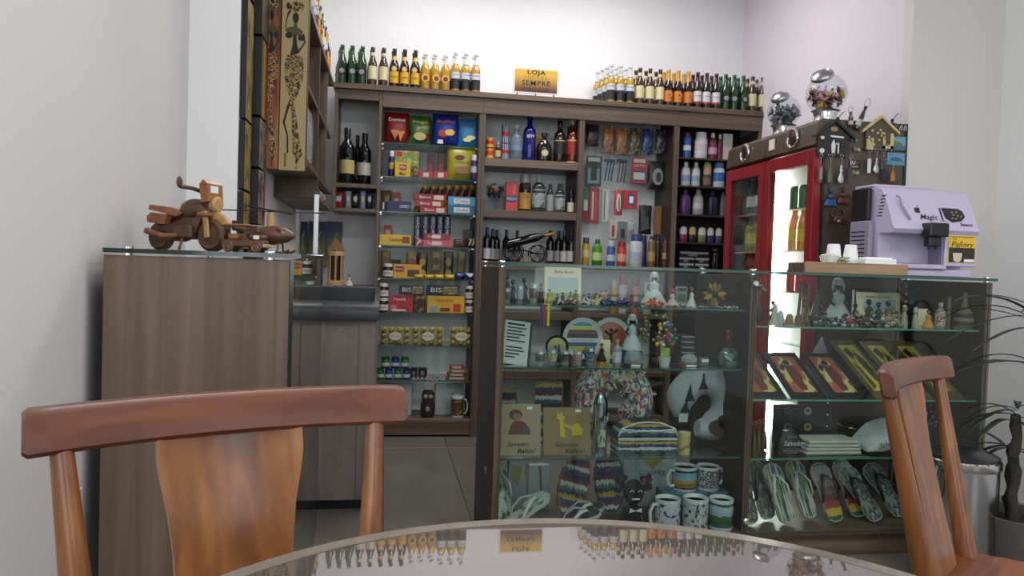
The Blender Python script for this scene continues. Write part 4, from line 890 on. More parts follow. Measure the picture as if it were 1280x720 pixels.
# shelf 3
bbag('olive_pouch', 'olive gold pouch at the back of the third snack shelf', 475.8, 490, 238, 2, (112, 96, 44), .04, Y=YS+.09)
bbox('juice_box', 'small red juice box behind the blue cookie pack', 490.6, 500.6, 240.6, 2, mR, .035, [(.25, .75, .3, .7, (220, 180, 170))], Y=YS+.07)
bbox('black_pack', 'black snack pack beside the blue cookie pack', 475.2, 483.5, 252, 2, mK, .05, [(.4, .6, .2, .9, (210, 210, 210))], Y=YS+.01)
bbox('cookie_pack', 'navy blue cookie pack with white lettering', 484, 514, 251.5, 2, mN, .05, txt=[('OREO', .42, .72, .5, mW, .42)], Y=YS)
for i, (xl, xr, yt, yb) in enumerate(((517, 557.5, 241.2, 248), (519, 553.5, 248, 255.6), (525, 558, 255.6, 264.5))):
    cx, w_, h = span(xl, xr, yt, YS, Bz[2]); zb = Bz[2]+(2-i)*.0395; carton('wafer_pack', ['topmost red wafer pack of the stack on the third snack shelf', 'middle red wafer pack of the stack', 'bottom red wafer pack of the stack on the third snack shelf'][i], 'pack', (cx, YS, zb), w_, .039, .05, M((150+10*i, 26, 28), .32), [(.62, .92, .15, .85, (226, 200, 190))], [('Bono', .6, .35, .5, mW, .34)], group='red wafer packs')
for k in range(7):
    xc = 526+k*9.6; cx, w_, h = span(xc-4.6, xc+4.6, 229.5, YS+.10, Bz[2]); t = thing('cookie_roll', 'slanting yellow cookie roll behind the red and blue packs', 'cookie roll', (cx-.03, YS+.10, Bz[2]), 0, 'slanting cookie rolls', rot=(0, .32, 0))
    b = MB(); b.lathe([(0, 0), (w_*.42, 0), (w_*.45, .008), (w_*.45, h-.01), (w_*.40, h), (0, h)], 14); part('wrapper', b, M((196, 170, 50), .3), t); b = MB(); b.lathe([(w_*.455, h*.55), (w_*.455, h*.88)], 14); part('label', b, M((96, 40, 24), .4), t)
for i, (yt, yb, c, c2) in enumerate(((244, 255.6, (70, 150, 196), (190, 60, 60)), (255.6, 266, (30, 96, 140), (170, 50, 60)))):
    cx, w_, h = span(560, 596, yt, YS, Bz[2]); zb = Bz[2]+(1-i)*.056; carton('biscuit_box', ['light blue biscuit box on top of the teal one', 'teal biscuit box under the light blue one'][i], 'box', (cx, YS, zb), w_, .055, .05, M(c, .35), [(.2, .75, .2, .8, (214, 230, 236))], [('Clube', .5, .48, .5, M(c2, .4), .42)], group='biscuit boxes')
# shelf 4
bbox('juice_box', 'small red juice box behind the yellow cookie pack', 479.5, 490, 281, 3, mR, .035, [(.2, .8, .3, .75, (214, 170, 170))], Y=YS+.08)
bbox('cookie_pack', 'bright yellow chocolate-chip cookie pack', 474.5, 514, 293.5, 3, M((232, 190, 40), .35), .05, [(.72, .95, .2, .85, (140, 70, 40))], [('Cookies', .48, .5, .52, M((40, 40, 90), .4), .42)])
for k, xc in enumerate((521.5, 531.2, 540.6, 549.6, 558.4)):
    cx, w_, h = span(xc-4.3, xc+4.3, 269.5, YS+.08, Bz[3]+.0); t = thing('cracker_tube', 'upright navy cracker tube with white lettering behind pink packs', 'cracker tube', (cx, YS+.08, Bz[3]+.0005), 0, 'navy cracker tubes')
    b = MB(); b.box(-w_/2, w_/2, -w_/2, w_/2, 0, h, .006); part('wrapper', b, M((24, 30, 78), .3), t, 0); text('Cream Cracker', w_*.62, mW, t, (0, -w_/2-.0012, h*.6), (PI/2, -PI/2, 0), width=h*.72, bold=.01)
for i, (xl, xr, yt, lab, z_) in enumerate(((530, 563, 292.5, 'upper pink-red wafer pack before the navy tubes', .042), (529, 566, 299.5, 'lower pink-red wafer pack before the navy tubes', 0))):
    cx, w_, h = span(xl, xr, yt, YS, Bz[3]); carton('wafer_pack', lab, 'pack', (cx, YS, Bz[3]+z_), w_, .041, .045, M(((150, 40, 50), (206, 90, 104))[i], .35), [(.3, .62, .2, .8, (236, 216, 216))], [('Passatempo', .4, .4, .5, mW, .5)], group='pink wafer packs')
bbox('small_pack', 'small red and white pack next to the pink wafer packs', 520, 528.5, 298, 3, blotch('redwhite', [(170, 40, 44), (220, 210, 205)], 3), .04)
bbag('nut_packet', 'brown nut packet near the end of the fourth snack shelf', 567, 581, 299, 3, blotch('nut_print', [(92, 66, 36), (120, 92, 50), (60, 40, 24)], 3), .03, Y=YS+.02)
bbox('spice_box', 'dark brown box standing behind the gold-striped packet', 579.5, 590.5, 287, 3, M((62, 34, 32), .4), .03, [(.2, .8, .2, .6, (110, 60, 50))], Y=YS+.07)
bbag('gold_packet', 'black packet with gold slashes on the fourth snack shelf', 582.5, 596, 297, 3, mK, .03, [([(.2, .2), (.34, .2), (.5, .8), (.36, .8)], (214, 176, 90)), ([(.5, .2), (.64, .2), (.8, .8), (.66, .8)], (214, 176, 90))], Y=YS+.005)
# shelf 5
GC, GC2 = (150, 132, 60), (66, 40, 28)
for k, (xl, xr, yt, c, c2, lab, Y) in enumerate(((475.8, 488, 313, GC, (120, 60, 40), 'gold snack bar standing behind the spread jar', YS+.09), (507.5, 522, 315, GC, (150, 70, 44), 'leaning gold snack bar behind the yellow box', YS+.09), (521.5, 534.5, 315, GC2, (190, 160, 80), 'dark brown snack bar next to the yellow box', YS+.07), (538.3, 551.5, 313, GC, GC2, 'tall gold snack bar between two brown bars', YS+.07), (554.3, 566.3, 314.5, GC2, GC, 'dark brown snack bar beside the tall gold bar', YS+.07), (570.2, 581.8, 315.5, (120, 106, 56), (80, 70, 50), 'dull gold snack bar above the blue foil packs', YS+.07))):
    bbag('snack_bar', lab, xl, xr, yt, 4, c, .022, [(oval(.5, .62, .3, .14), c2), (oval(.5, .22, .34, .12), c2)], Y=Y, group='standing snack bars', crimp=.08)
bbox('dark_tub', 'low dark tub behind the spread jar', 488.5, 500.5, 324.5, 4, mK, .05, Y=YS+.08)
def spread_jar(xl, xr, zb, Y, lab, h=.088):
    cx, w_, hh = span(xl, xr, 330, Y, zb); bottle('spread_jar', lab, 'jar', (cx, Y, zb+.0003), w_*.98, h, 'jar', M((44, 24, 18), .2), (236, 236, 236), [(.10, .52, (232, 226, 220))], txt=('nutella', .020, .34, mR, w_*.62), group='chocolate spread jars')
spread_jar(478.5, 491, Bz[4], YS+.0, 'chocolate spread jar beside the yellow wafer box')
bbox('wafer_box', 'yellow wafer box with chocolate pictures', 491.5, 527, 330.5, 4, M((224, 170, 40), .38), .04, [(.05, .38, .45, .85, (160, 30, 36)), (.5, .92, .12, .62, (86, 46, 28))], [('Bauducco', .2, .21, .65, mW, .3)], Y=YS+.01)
for k in range(4):
    x = 517.5+k*12.8; bbag('flat_snack', 'flat yellow snack packet along the front of the fifth shelf', x, x+12.2, 343.3, 4, (214, 176, 52), .03, Y=YS-.035+.0, group='flat yellow packets', crimp=.1)
for k in range(2): x = 568.5+k*12.6; bbag('foil_snack', ['blue foil packet next to the flat yellow packets', 'blue and silver foil packet at the shelf end'][k], x, x+12, 341, 4, blotch('blue_foil%d' % k, [(28, 34, 90), (60, 80, 150), (190, 200, 220)][:2+k], 3, rough=.2, metal=.4), .035, Y=YS-.02, group='blue foil packets')
# shelf 6
for xl, xr, dx, ls in ((473.3, 486, 0, 'beside the red gift box'), (582, 593.5, 0, 'beside the yellow gift box')):
    for k in range(2): spread_jar(xl, xr, Bz[5]+k*.0885, YS, ['lower', 'upper'][k]+' chocolate spread jar of the pair '+ls)
bbox('gift_box', 'red assorted chocolates box on the sixth snack shelf', 487, 516.3, 368.5, 5, blotch('red_choc', [(176, 40, 56), (190, 60, 72), (150, 24, 40)], 3, tex='N'), .04, [(.06, .3, .06, .4, (224, 120, 130)), (.1, .7, .05, .16, (236, 220, 220))], [('Nestlé', .22, .42, .74, mW, .5)])
bbox('gift_box', 'dark brown chocolate box between red and yellow gift boxes', 516.8, 532.5, 369, 5, blotch('brown_choc', [(50, 26, 20), (70, 36, 26), (160, 120, 70)], 3, tex='N'), .04, Y=YS+.004)
bbox('gift_box', 'yellow chocolates gift box with bright pictures beside the brown one', 534, 580.5, 370, 5, M((230, 182, 44), .38), .04, [(.70, .90, .08, .55, (196, 56, 40)), (.06, .30, .06, .36, (150, 170, 190)), (.34, .62, .08, .30, (120, 70, 40))], [('Garoto', .25, .46, .74, M((176, 40, 36), .4), .46)])
ZB5 = Bz[5]+span(487, 516, 368.5, YS, Bz[5])[2]
for xl, xr, lab, c in ((499, 530, 'black and gold wafer box lying on the red gift box', (28, 28, 40)), (533, 573.5, 'black and gold wafer box lying on the yellow gift box', (30, 30, 34))):
    bbox('wafer_box', lab, xl, xr, 356.5, 5, M(c, .35), .035, [(.5, .96, .12, .88, blotch('gold_wafer', [(170, 150, 96), (120, 108, 80), (200, 184, 130)], 3, tex='N'))], [('BIS', .62, .3, .5, mW, .34)], zb=ZB5+.001, Y=YS+.002, group='wafer boxes')
# shelf 7: gold praline boxes
def praline_box(xl, xr, lab, nx, nz=3):
    cx, w_, h = span(xl, xr, 409, YS, Bz[6]); t = thing('praline_box', lab, 'chocolate box', (cx, YS, Bz[6]), 0, 'gold praline boxes')
    b = MB(); b.box(-w_/2, w_/2, .028, .034, 0, h, .001); part('back_card', b, M((224, 204, 150), .4), t, 0)
    b = MB(); b.box(-w_/2, w_/2, 0, .034, 0, .003); part('floor_card', b, M((120, 90, 50), .5), t, 0)
    r = min(w_/nx, h/nz)*.46; me = MB().ball((0, 0, 0), r, seg=10, rings=7).mesh('praline', blotch('gold_foil', [(226, 188, 100), (196, 152, 70), (240, 214, 150)], 5, rough=.3, metal=.15), 60)
    for i in range(nx):
        for j in range(nz): link('praline', me, t, ((i+.5)/nx*w_-w_/2, .016, .003+(j+.5)/nz*(h-.003)))
    b = MB(); b.box(-w_/2, w_/2, -.001, 0, 0, h); part('clear_lid', b, glass(), t, 0)
    b = MB(); b.at((0, -.002, h*.5), (PI/2, 0, 0)).lathe([(h*.24, 0), (h*.24, .001), (0, .001)], 20, sx=1.4); part('oval_label', b, M((226, 220, 200), .4), t); text('ROCHER', h*.13, M((120, 80, 40), .5), t, (0, -.0042, h*.5), width=h*.5)
praline_box(475.2, 513, 'gold praline box beside the bin', 4); praline_box(514.6, 555, 'gold praline box in the middle of its glass shelf', 4); praline_box(562.5, 591, 'smaller gold praline box at the shelf end', 3)
# shelf 8: gum tubs, bars
for k, (xl, xr, c, cn) in enumerate(((476.5, 486.8, (30, 110, 60), 'green'), (488.6, 499, (30, 50, 140), 'blue'), (500.6, 511, (34, 116, 66), 'green'))):
    cx, w_, h = span(xl, xr, 461, YS, Bz[7]); bottle('gum_tub', cn+' gum tub on the upper tier of the little pyramid', 'tub', (cx, YS+.02, Bz[7]+.0715), w_, .071, 'jar', M(c, .3), tuple(int(x*.8) for x in c), [(.2, .5, (200, 214, 206))], group='gum tubs upper '+cn)
for k, (xl, xr, c, cn) in enumerate(((470.8, 480.3, (30, 110, 60), 'green'), (481, 491, (30, 50, 140), 'blue'), (492, 502.5, (40, 112, 70), 'green'), (503, 513, (28, 46, 130), 'blue'))):
    cx, w_, h = span(xl, xr, 461, YS, Bz[7]); bottle('gum_tub', cn+' gum tub on the lower tier of the little pyramid', 'tub', (cx, YS+.02, Bz[7]), w_, .071, 'jar', M(c, .3), tuple(int(x*.8) for x in c), [(.2, .5, (200, 214, 206))], group='gum tubs lower '+cn)
for k, (xl, xr) in enumerate(((512.8, 521.4), (522.5, 533.5))): bbox('mint_box', ['narrow black mint box beside the gum tubs', 'wider black mint box above the candy rolls'][k], xl, xr, 460, 7, mK, .03, [(.3, .7, .3, .7, (150, 156, 156))], Y=YS+.07, rz=-.1)
for k in range(8):
    x = 515+k*5.2; cx, w_, h = span(x, x+4.6, 471, YS-.02, Bz[7]); t = thing('candy_roll', 'tiny candy roll in the row at the shelf front', 'candy', (cx, YS-.02, Bz[7]+.012), 0, 'candy rolls')
    b = MB(); b.at((0, 0, 0), (PI/2, 0, 0)).lathe([(.0, 0), (.011, 0), (.011, .03), (0, .03)], 12); part('wrapper', b, M([(60, 120, 110), (190, 80, 90), (60, 110, 150)][k % 3], .4), t, loc=(0, .03, 0)); b = MB(); b.at((0, -.001, 0), (PI/2, 0, 0)).lathe([(.006, 0), (.006, .0006), (0, .0006)], 10); part('end_seal', b, M((225, 220, 215), .5), t)
for i, (xl, xr, c) in enumerate(((557.5, 585.8, (120, 80, 50)), (559, 584, (96, 50, 40)), (561.5, 585, (130, 96, 60)), (562, 580, (150, 60, 70)))):
    cx, w_, h = span(xl, xr, 470, YS, Bz[7]); carton('chocolate_bar', ['bottom brown bar of the stack beside the candy rolls', 'second brown bar of the stack beside the candy rolls', 'third bar of the stack beside the candy rolls', 'topmost reddish bar of the stack beside the candy rolls'][i], 'chocolate bar', (cx, YS, Bz[7]+.0235*i), w_, .023, .05, M(c, .35), [(.15, .8, .2, .8, (200, 180, 160))], group='stacked bars')
# bottom shelf
for xl, xr, rz, lab in ((478, 515, -.22, 'white paper gift bag leaning in the bottom of the snack bay'), (543, 580, .24, 'white paper gift bag with printed name beside the mug')):
    cx, w_, h = span(xl, xr, 479.5, YU+.14, zB0); t = thing('paper_bag', lab, 'paper bag', (cx, YU+.16, zB0), rz, 'white paper bags')
    b = MB(); b.box(-w_/2, w_/2, -.012, .02, 0, h-.003, .002); part('bag_body', b, M((206, 210, 214), .6), t, 0); text('SEMPRE', .022, M((90, 90, 96), .6), t, (w_*.1, -.0135, h*.5), (PI/2, -PI/2, 0), width=.09)
cx, w_, h = span(526.5, 543.5, 487, YU+.05, zB0); t = thing('owl_figurine', 'dark carved owl figurine between the white paper bags', 'figurine', (cx, YU+.07, zB0)); OW = M((44, 38, 34), .5, bump=.8)
b = MB(); b.lathe([(0, 0), (w_*.4, 0), (w_*.48, h*.1), (w_*.5, h*.35), (w_*.40, h*.55), (w_*.46, h*.75), (w_*.42, h*.9), (w_*.2, h*.96), (0, h*.97)], 16, sy=.8); part('body', b, OW, t)
for s in (-1, 1):
    b = MB(); b.lathe([(w_*.12, 0), (0, h*.12)], 8, s*w_*.28, 0, h*.89); part('ear', b, OW, t); b = MB(); b.at((s*w_*.19, -w_*.36, h*.77), (PI/2, 0, 0)).lathe([(w_*.15, 0), (w_*.15, .003), (w_*.05, .005), (0, .005)], 14); part('eye', b, M((180, 170, 130), .4), t)
    b = MB(); b.ball((s*w_*.42, -w_*.05, h*.38), w_*.12, w_*.25, h*.2, 10, 8); part('wing', b, OW, t)
b = MB(); b.ball((0, -w_*.38, h*.3), w_*.16, w_*.06, h*.10, 10, 8); part('belly', b, M((150, 140, 120), .5), t)
def mug(name, label, loc, r, h, mat, rz=0.0, handle=1, group=None, deco=None, inner=None, cat='mug'):
    t = thing(name, label, cat, loc, rz, group); b = MB(); b.lathe([(0, 0), (r*.93, 0), (r, .006), (r, h*.12)], 24); part('foot_band', b, M((226, 228, 228), .25), t)
    b = MB(); b.lathe([(r, h*.12), (r, h*.88)], 24); part('printed_wall', b, mat if not isinstance(mat, tuple) else M(mat, .25), t)
    b = MB(); b.lathe([(r, h*.88), (r*1.02, h*.985), (r*.97, h), (r*.92, h*.97), (r*.90, .008), (0, .008)], 24); part('rim', b, inner or M((232, 234, 234), .2), t)
    b = MB(); b.tube([(handle*(r*.97), 0, h*.82), (handle*(r*1.35), 0, h*.84), (handle*(r*1.62), 0, h*.62), (handle*(r*1.60), 0, h*.36), (handle*(r*1.3), 0, h*.18), (handle*(r*.97), 0, h*.20)], r*.13, 10); part('handle', b, M((232, 234, 234), .2), t); return t
cx, w_, h = span(564, 580, 495, YU+.05, zB0); mug('clay_mug', 'small olive-brown clay mug with white handle in the bottom of the snack bay', (cx, YU+.06, zB0), w_*.48, h, blotch('clay_glaze', [(104, 84, 40), (70, 52, 30), (140, 120, 60)], 3, tex='N'))

# ================================================================== bay C: liquor
def on(xl, xr, yt, zb, Y=YS): cx, w_, h = span(xl, xr, yt, Y, zb); return (cx, Y, zb), w_, h
def bot(name, label, xl, xr, yt, zb, kind, body, cap, bands=(), Y=YS+.03, cat='bottle', **k):
    loc, w_, h = on(xl, xr, yt, zb, Y); return bottle(name, label, cat, loc, w_, h, kind, body, cap, bands, **k)
c0, c1, c2 = Cz[0], Cz[1], Cz[2]
for k in range(2):
    loc, w_, h = on(607.3, 617.8, 181, c0); bottle('spread_tin', ['lower', 'upper'][k]+' yellow and red spread tin of the pair beside the energy cans', 'tin', (loc[0], YS+.03, c0+k*.0685), w_, .068, 'jar', M((208, 60, 40), .3, .2), (220, 180, 60), [(.1, .35, (226, 186, 60))])
bot('sauce_bottle', 'little brown bottle between the tins and energy cans', 618.6, 626.2, 177, c0, 'vial', tinted((70, 36, 16), .9), (200, 190, 170), [(.15, .5, (214, 190, 130))])
for k in range(2):
    loc, w_, h = on(627.4, 637.2, 177.3, c0); h = .102+.02*k; t = thing('energy_can', ['lower', 'upper'][k]+' slim blue and silver energy drink can of the pair', 'can', (loc[0], YS+.03, c0+k*.1025)); r = w_/2
    b = MB(); b.lathe([(0, 0), (r*.8, 0), (r, .006), (r, h*.94), (r*.8, h*.99), (0, h*.99)], 16); part('body', b, stripes('can_blue', [(40, 60, 130), (190, 196, 204), (40, 60, 130), (190, 196, 204)], 0, 2, .0), t); b = MB(); b.lathe([(r*1.01, h*.4), (r*1.01, h*.62)], 16); part('label', b, M((176, 40, 44), .35), t)
bot('vodka_bottle', 'clear spirits bottle with frosted print beside the cobalt bottle', 638, 653, 156, c0, 'spirit', tinted((150, 172, 190), .45), (200, 204, 208), [(.28, .42, (120, 150, 190))])
bot('blue_spirit', 'tall cobalt blue vodka bottle', 653.8, 669.8, 144, c0, 'spirit', tinted((18, 28, 120), .94), (24, 30, 100), [], txt=('SKYY', .024, .52, mW, .05))
loc, w_, h = on(670.8, 688, 165, c0); carton('gold_box', 'gold carton standing behind the squat dark bottle', 'box', (loc[0], YS+.10, c0), w_*1.02, h, .05, M((206, 160, 50), .35, .2), [(.1, .9, .6, .95, (226, 190, 90))])
bot('whisky_bottle', 'squat dark whisky bottle with cream oval label', 671, 689.5, 166, c0, 'flask', tinted((24, 16, 14), .97), (26, 20, 18), [], Y=YS+.02, flat=.6, medal=(.30, .022, (206, 196, 158), (224, 216, 184)))
bot('whisky_bottle', 'tall square-shouldered whisky bottle with black slanting label', 692.4, 706.6, 151, c0, 'spirit', tinted((44, 22, 14), .95), (26, 22, 22), [(.2, .5, (30, 28, 30)), (.50, .53, (190, 160, 90))])
bot('whisky_bottle', 'tall whisky bottle with red slanting label at the shelf end', 708, 722.6, 149.5, c0, 'spirit', tinted((110, 30, 20), .93), (200, 190, 170), [(.2, .5, (156, 36, 34)), (.0, .04, (220, 200, 150)), (.50, .53, (214, 190, 140))])
loc, w_, h = on(606.5, 630.5, 232, c1, YS+.05); t = thing('candy_goblet', 'footed glass goblet of wrapped candies', 'goblet', loc); r = w_/2
b = MB(); b.lathe([(r*.6, 0), (r*.55, .004), (.006, .012), (.006, h*.32), (r*.6, h*.42), (r, h*.75), (r*.95, h), (r*.93, h), (r*.97, h*.75), (r*.55, h*.44), (0, h*.40)], 20); part('glass_bowl', b, glass('globe_glass'), t)
rnd = random.Random(11); GOB = t
for k in range(48):
    a = rnd.uniform(0, 6.28); rr = rnd.uniform(0, .7)*r; q = CANDY[rnd.choice(['navy', 'yellow', 'dark', 'grey', 'maroon'])]
    tag(link('wrapped_candy', q, None, (loc[0]+rr*math.cos(a), loc[1]+rr*math.sin(a), c1+h*rnd.uniform(.56, .96)), (rnd.uniform(0, 6), rnd.uniform(0, 6), rnd.uniform(0, 6))), 'wrapped candy heaped in the footed goblet', 'candy', 'candies in the goblet')
loc, w_, h = on(632.5, 647.5, 227, c1, YS+.02); carton('powder_box', 'red drink powder carton with slanting blue band', 'carton', loc, w_, h, .06, M((206, 60, 56), .38), [(.05, .95, .3, .52, (40, 50, 120)), (.55, .8, .6, .95, (226, 120, 100))], [('NESCAU', .14, .5, .41, mW, .8)])
bot('liqueur_bottle', 'large dark bottle with broad golden label', 649, 663.6, 218.6, c1, 'jar', tinted((36, 22, 12), .95), (150, 150, 150), [(.06, .50, (196, 150, 66))], txt=('CO', .036, .40, mK, .04))
bot('juice_bottle', 'large bottle with silver leafy label', 664.6, 682, 220, c1, 'lotion', tinted((60, 64, 66), .9), (170, 174, 176), [(.05, .62, blotch('silver_leaf', [(150, 156, 160), (170, 176, 180), (90, 120, 80)], 3, tex='N'))])
bot('juice_bottle', 'small bottle with silver label beside the large silver one', 682.8, 692.3, 230, c1, 'lotion', tinted((60, 64, 66), .9), (60, 60, 62), [(.05, .62, (160, 166, 168))])
bot('juice_bottle', 'medium bottle with silver label beside the wine-labelled one', 693, 706.4, 230, c1, 'lotion', tinted((60, 64, 66), .9), (60, 60, 62), [(.05, .62, blotch('silver_leaf', [], 3))])
bot('wine_bottle', 'slim dark bottle with cream label at the end of the juice shelf', 709.2, 718.7, 231, c1, 'wine', tinted((22, 16, 14), .97), (30, 26, 26), [(.05, .38, (222, 214, 190))])
for k, (xl, xr, yt, Y, c) in enumerate(((603.6, 613.4, 284, YS+.03, (40, 44, 120)), (611, 620, 286, YS+.10, (44, 40, 110)), (616, 625, 287, YS+.16, (50, 44, 110)), (628, 637, 287, YS+.16, (40, 50, 120)), (641.5, 650.5, 288, YS+.16, (90, 30, 40)), (682.6, 692.6, 288, YS+.12, (46, 56, 130)), (693, 702.6, 288.5, YS+.10, (26, 26, 30)), (700.2, 710, 289, YS+.05, (50, 60, 130)), (708.8, 719, 288.5, YS+.02, (24, 24, 26)))):
    bot('wine_bottle', {24: 'black-capped', 26: 'black-capped', 90: 'red-capped'}.get(c[0], 'blue-capped')+' slim wine bottle with pale label on the shelf of the cannon holder', xl, xr, yt, c2, 'wine', tinted((18, 14, 16), .97), c, [(.06, .38, (206, 204, 204))], Y=Y, group='wine bottles around the cannon holder')
# cannon-shaped wine holder
loc, w_, h = on(625, 686, 290, c2, YU+.045); s = w_
t = thing('cannon_bottle_holder', 'black metal cannon bottle holder with a gold-necked wine bottle', 'bottle holder', (loc[0], YU+.06, c2)); IRON = M((26, 24, 24), .4, .6)
for y in (-.035, .035):
    for xc, r in ((-s*.22, s*.19), (s*.28, s*.17)):
        b = MB(); b.tube([(xc+r*math.cos(a), y, r+.003+r*math.sin(a)) for a in [2*PI*k/26 for k in range(26)]], .0035, 8, True); wh = part('wheel_rim', b, IRON, t)
        b = MB()
        for k in range(3): a = PI*k/3; b.tube([(xc+r*math.cos(a), y, r+.003+r*math.sin(a)), (xc-r*math.cos(a), y, r+.003-r*math.sin(a))], .002, 6)
        part('spokes', b, IRON, wh)
b = MB(); b.tube([(-s*.22, -.035, s*.19), (-s*.22, .035, s*.19)], .004, 8); part('axle', b, IRON, t)
b = MB(); b.tube([(-s*.45, 0, s*.40), (-s*.3, 0, s*.22), (0, 0, s*.24), (s*.28, 0, s*.17)], .005, 8); part('carriage', b, IRON, t)
b = MB(); bt = part('bottle', b.lathe([(0, 0), (.026, 0), (.028, .006), (.028, s*.62), (.011, s*.78), (.011, s*.80)], 16), tinted((20, 16, 12), .97), t, loc=(-s*.36, 0, s*.34), rot=(0, 1.30, 0))
b = MB(); part('gold_neck', b.lathe([(.012, 0), (.012, s*.17), (.013, s*.17), (.013, s*.19), (0, s*.19)], 14), M((206, 160, 60), .3, .6), bt, loc=(0, 0, s*.80))
bits('shot_glass', MB().lathe([(0, 0), (.010, 0), (.012, .03), (.010, .03), (.009, .004), (0, .004)], 14), tinted((200, 180, 120), .6), t, [(s*.0, -.02, .003), (s*.12, -.02, .003)])
b = MB(); b.box(-s*.08, s*.2, -.035, .0, 0, .003); part('glass_rack', b, IRON, t, 0)

# ================================================================== bay D: pegged goods
YP = YU+.17
def hang(name, label, xl, xr, yt, yb, mat, kind='bag', cat='packet', prints=(), txt=(), d=.03, group=None):
    cx, w_, _ = span(xl, xr, yt, YP, Z(xl, yb, YP)); z0 = atY((xl+xr)/2, yb, YP).z; h = atY((xl+xr)/2, yt, YP).z-z0
    if kind == 'bag': t = bag(name, label, cat, (cx, YP, z0), w_*.97, h, d, mat, prints, txt, group=group, seed=int(xl))
    else: t = carton(name, label, cat, (cx, YP, z0), w_*.97, h, d*.3, mat, prints, txt, group=group)
    b = MB(); b.tube([(0, -.016, h*1.005+.006), (0, -.018, h*1.005), (0, YB-.012-YP, h*1.005)], .0018, 6); part('peg_hook', b, STEEL, t); return t
SNK = lambda nm, a, c: blotch(nm, [a, a, c, tuple(int(x*.75) for x in a)], 2.4, tex='N', rough=.3)
hang('snack_pouch', 'navy and brown pouch at the start of the hanging row', 732, 748.6, 155.5, 183, SNK('pch0', (34, 36, 60), (120, 90, 60)))
hang('snack_pouch', 'orange pouch beside the navy and brown pouch', 752.5, 767.5, 157.5, 190, SNK('pch1', (206, 120, 40), (180, 180, 180)), group='orange pouches'); hang('snack_pouch', 'orange pouch beside the olive pouch', 769, 784.7, 159.5, 193, SNK('pch1', (206, 120, 40), (180, 180, 180)), group='orange pouches')
hang('snack_pouch', 'olive and silver hanging pouch', 786.2, 801, 160, 193, SNK('pch3', (104, 92, 40), (180, 180, 160))); hang('snack_pouch', 'bright blue hanging pouch beside the purple one', 802, 816.3, 161, 193, SNK('pch4', (36, 76, 150), (130, 150, 180))); hang('snack_pouch', 'purple hanging pouch ending the row', 818.6, 835, 161.5, 192, SNK('pch5', (66, 44, 92), (150, 150, 160)))
hang('razor_blister', 'black and teal razor blister card', 732.6, 752, 195, 233, M((40, 54, 56), .35), 'card', 'blister pack', [(.12, .88, .1, .6, (120, 150, 150)), (.3, .7, .2, .9, (30, 34, 36)), (.1, .9, .82, .96, (200, 206, 206))], d=.05)
def razors(xl, xr, yt, yb, c, label):
    z0 = atY((xl+xr)/2, yb, YP).z; h = atY((xl+xr)/2, yt, YP).z-z0; cx, w_, _ = span(xl, xr, yt, YP, z0); t = thing('razor_bundle', label, 'razors', (cx, YP, z0), 0, 'hanging razors')
    for k in range(3):
        b = MB(); b.box(-.004, .004, -.004, .004, 0, h*.82, .001); part('handle', b, M(c, .35), t, 0, loc=((k-1)*w_*.3-.006, .008*k, 0), rot=(0, .12, 0)); b = MB(); b.box(-w_*.2, w_*.2, -.008, .008, h*.82, h*.95, .002); part('head', b, M(tuple(int(x*.8) for x in c), .3), t, 0, loc=((k-1)*w_*.26, .008*k, 0))
    b = MB(); b.tube([(0, -.016, h+.004), (0, YB-.012-YP, h+.004)], .0018, 6); part('peg_hook', b, STEEL, t)
razors(754.8, 769.3, 197.5, 226, (44, 84, 140), 'bundle of blue disposable razors on a peg'); razors(770.3, 785, 197.5, 228, (70, 78, 88), 'bundle of dark grey disposable razors on a peg')
hang('glue_card', 'red and blue glue blister card', 789.6, 808.5, 197, 229, M((190, 60, 60), .38), 'card', 'blister pack', [(.06, .94, .08, .5, (60, 80, 140)), (.12, .88, .14, .42, (206, 206, 190)), (.1, .9, .8, .95, (225, 220, 215))], [('LOCTITE', .12, .5, .68, mW, .8)], d=.04)
hang('tool_pack', 'black pack with a silver tool shape', 808.7, 831.5, 201.5, 237, M((28, 28, 30), .35), 'bag', 'pack', [(oval(.55, .45, .3, .3), (150, 152, 154)), (oval(.6, .42, .16, .18), (60, 60, 62))])
hang('brush_card', 'narrow red and green toothbrush card at the panel edge', 729.5, 735, 236, 277, stripes('brush0', [(150, 40, 40), (190, 200, 190), (60, 110, 60)], 2, 1), 'card', 'blister pack')
hang('brush_card', 'wide red toothbrush card', 736.4, 749, 235, 279, M((156, 36, 44), .35), 'card', 'blister pack', [(.25, .45, .1, .9, (220, 190, 190)), (.6, .75, .1, .9, (190, 90, 90))], d=.05)
hang('brush_card', 'white and green toothbrush card', 752, 761.6, 236, 277.5, M((190, 206, 190), .35), 'card', 'blister pack', [(.3, .45, .08, .92, (60, 140, 80)), (.6, .75, .08, .92, (230, 235, 230))], d=.05)
hang('brush_card', 'rounded red and white toothbrush card', 767.3, 778, 237.5, 269, M((196, 80, 90), .35), 'bag', 'blister pack', [(oval(.5, .5, .26, .36), (226, 226, 216)), (oval(.55, .45, .1, .28), (80, 140, 90))], d=.02)
hang('plaster_box', 'red and blue box hanging beside the rounded brush card', 779.2, 797, 238, 261, M((190, 50, 54), .38), 'card', 'box', [(.3, .8, .2, .8, (60, 90, 150)), (.42, .7, .32, .68, (225, 225, 225))], d=.08)
hang('lint_card', 'white and red card above the red bottle', 761.8, 771.3, 274.5, 298, M((214, 196, 196), .4), 'card', 'blister pack', [(.3, .7, .1, .7, (150, 60, 60))], d=.03)
hang('clipper_card', 'grey clipper card with black print', 773, 783.8, 277, 300, M((120, 124, 126), .35), 'card', 'blister pack', [(.25, .75, .1, .6, (34, 34, 36))], d=.03)
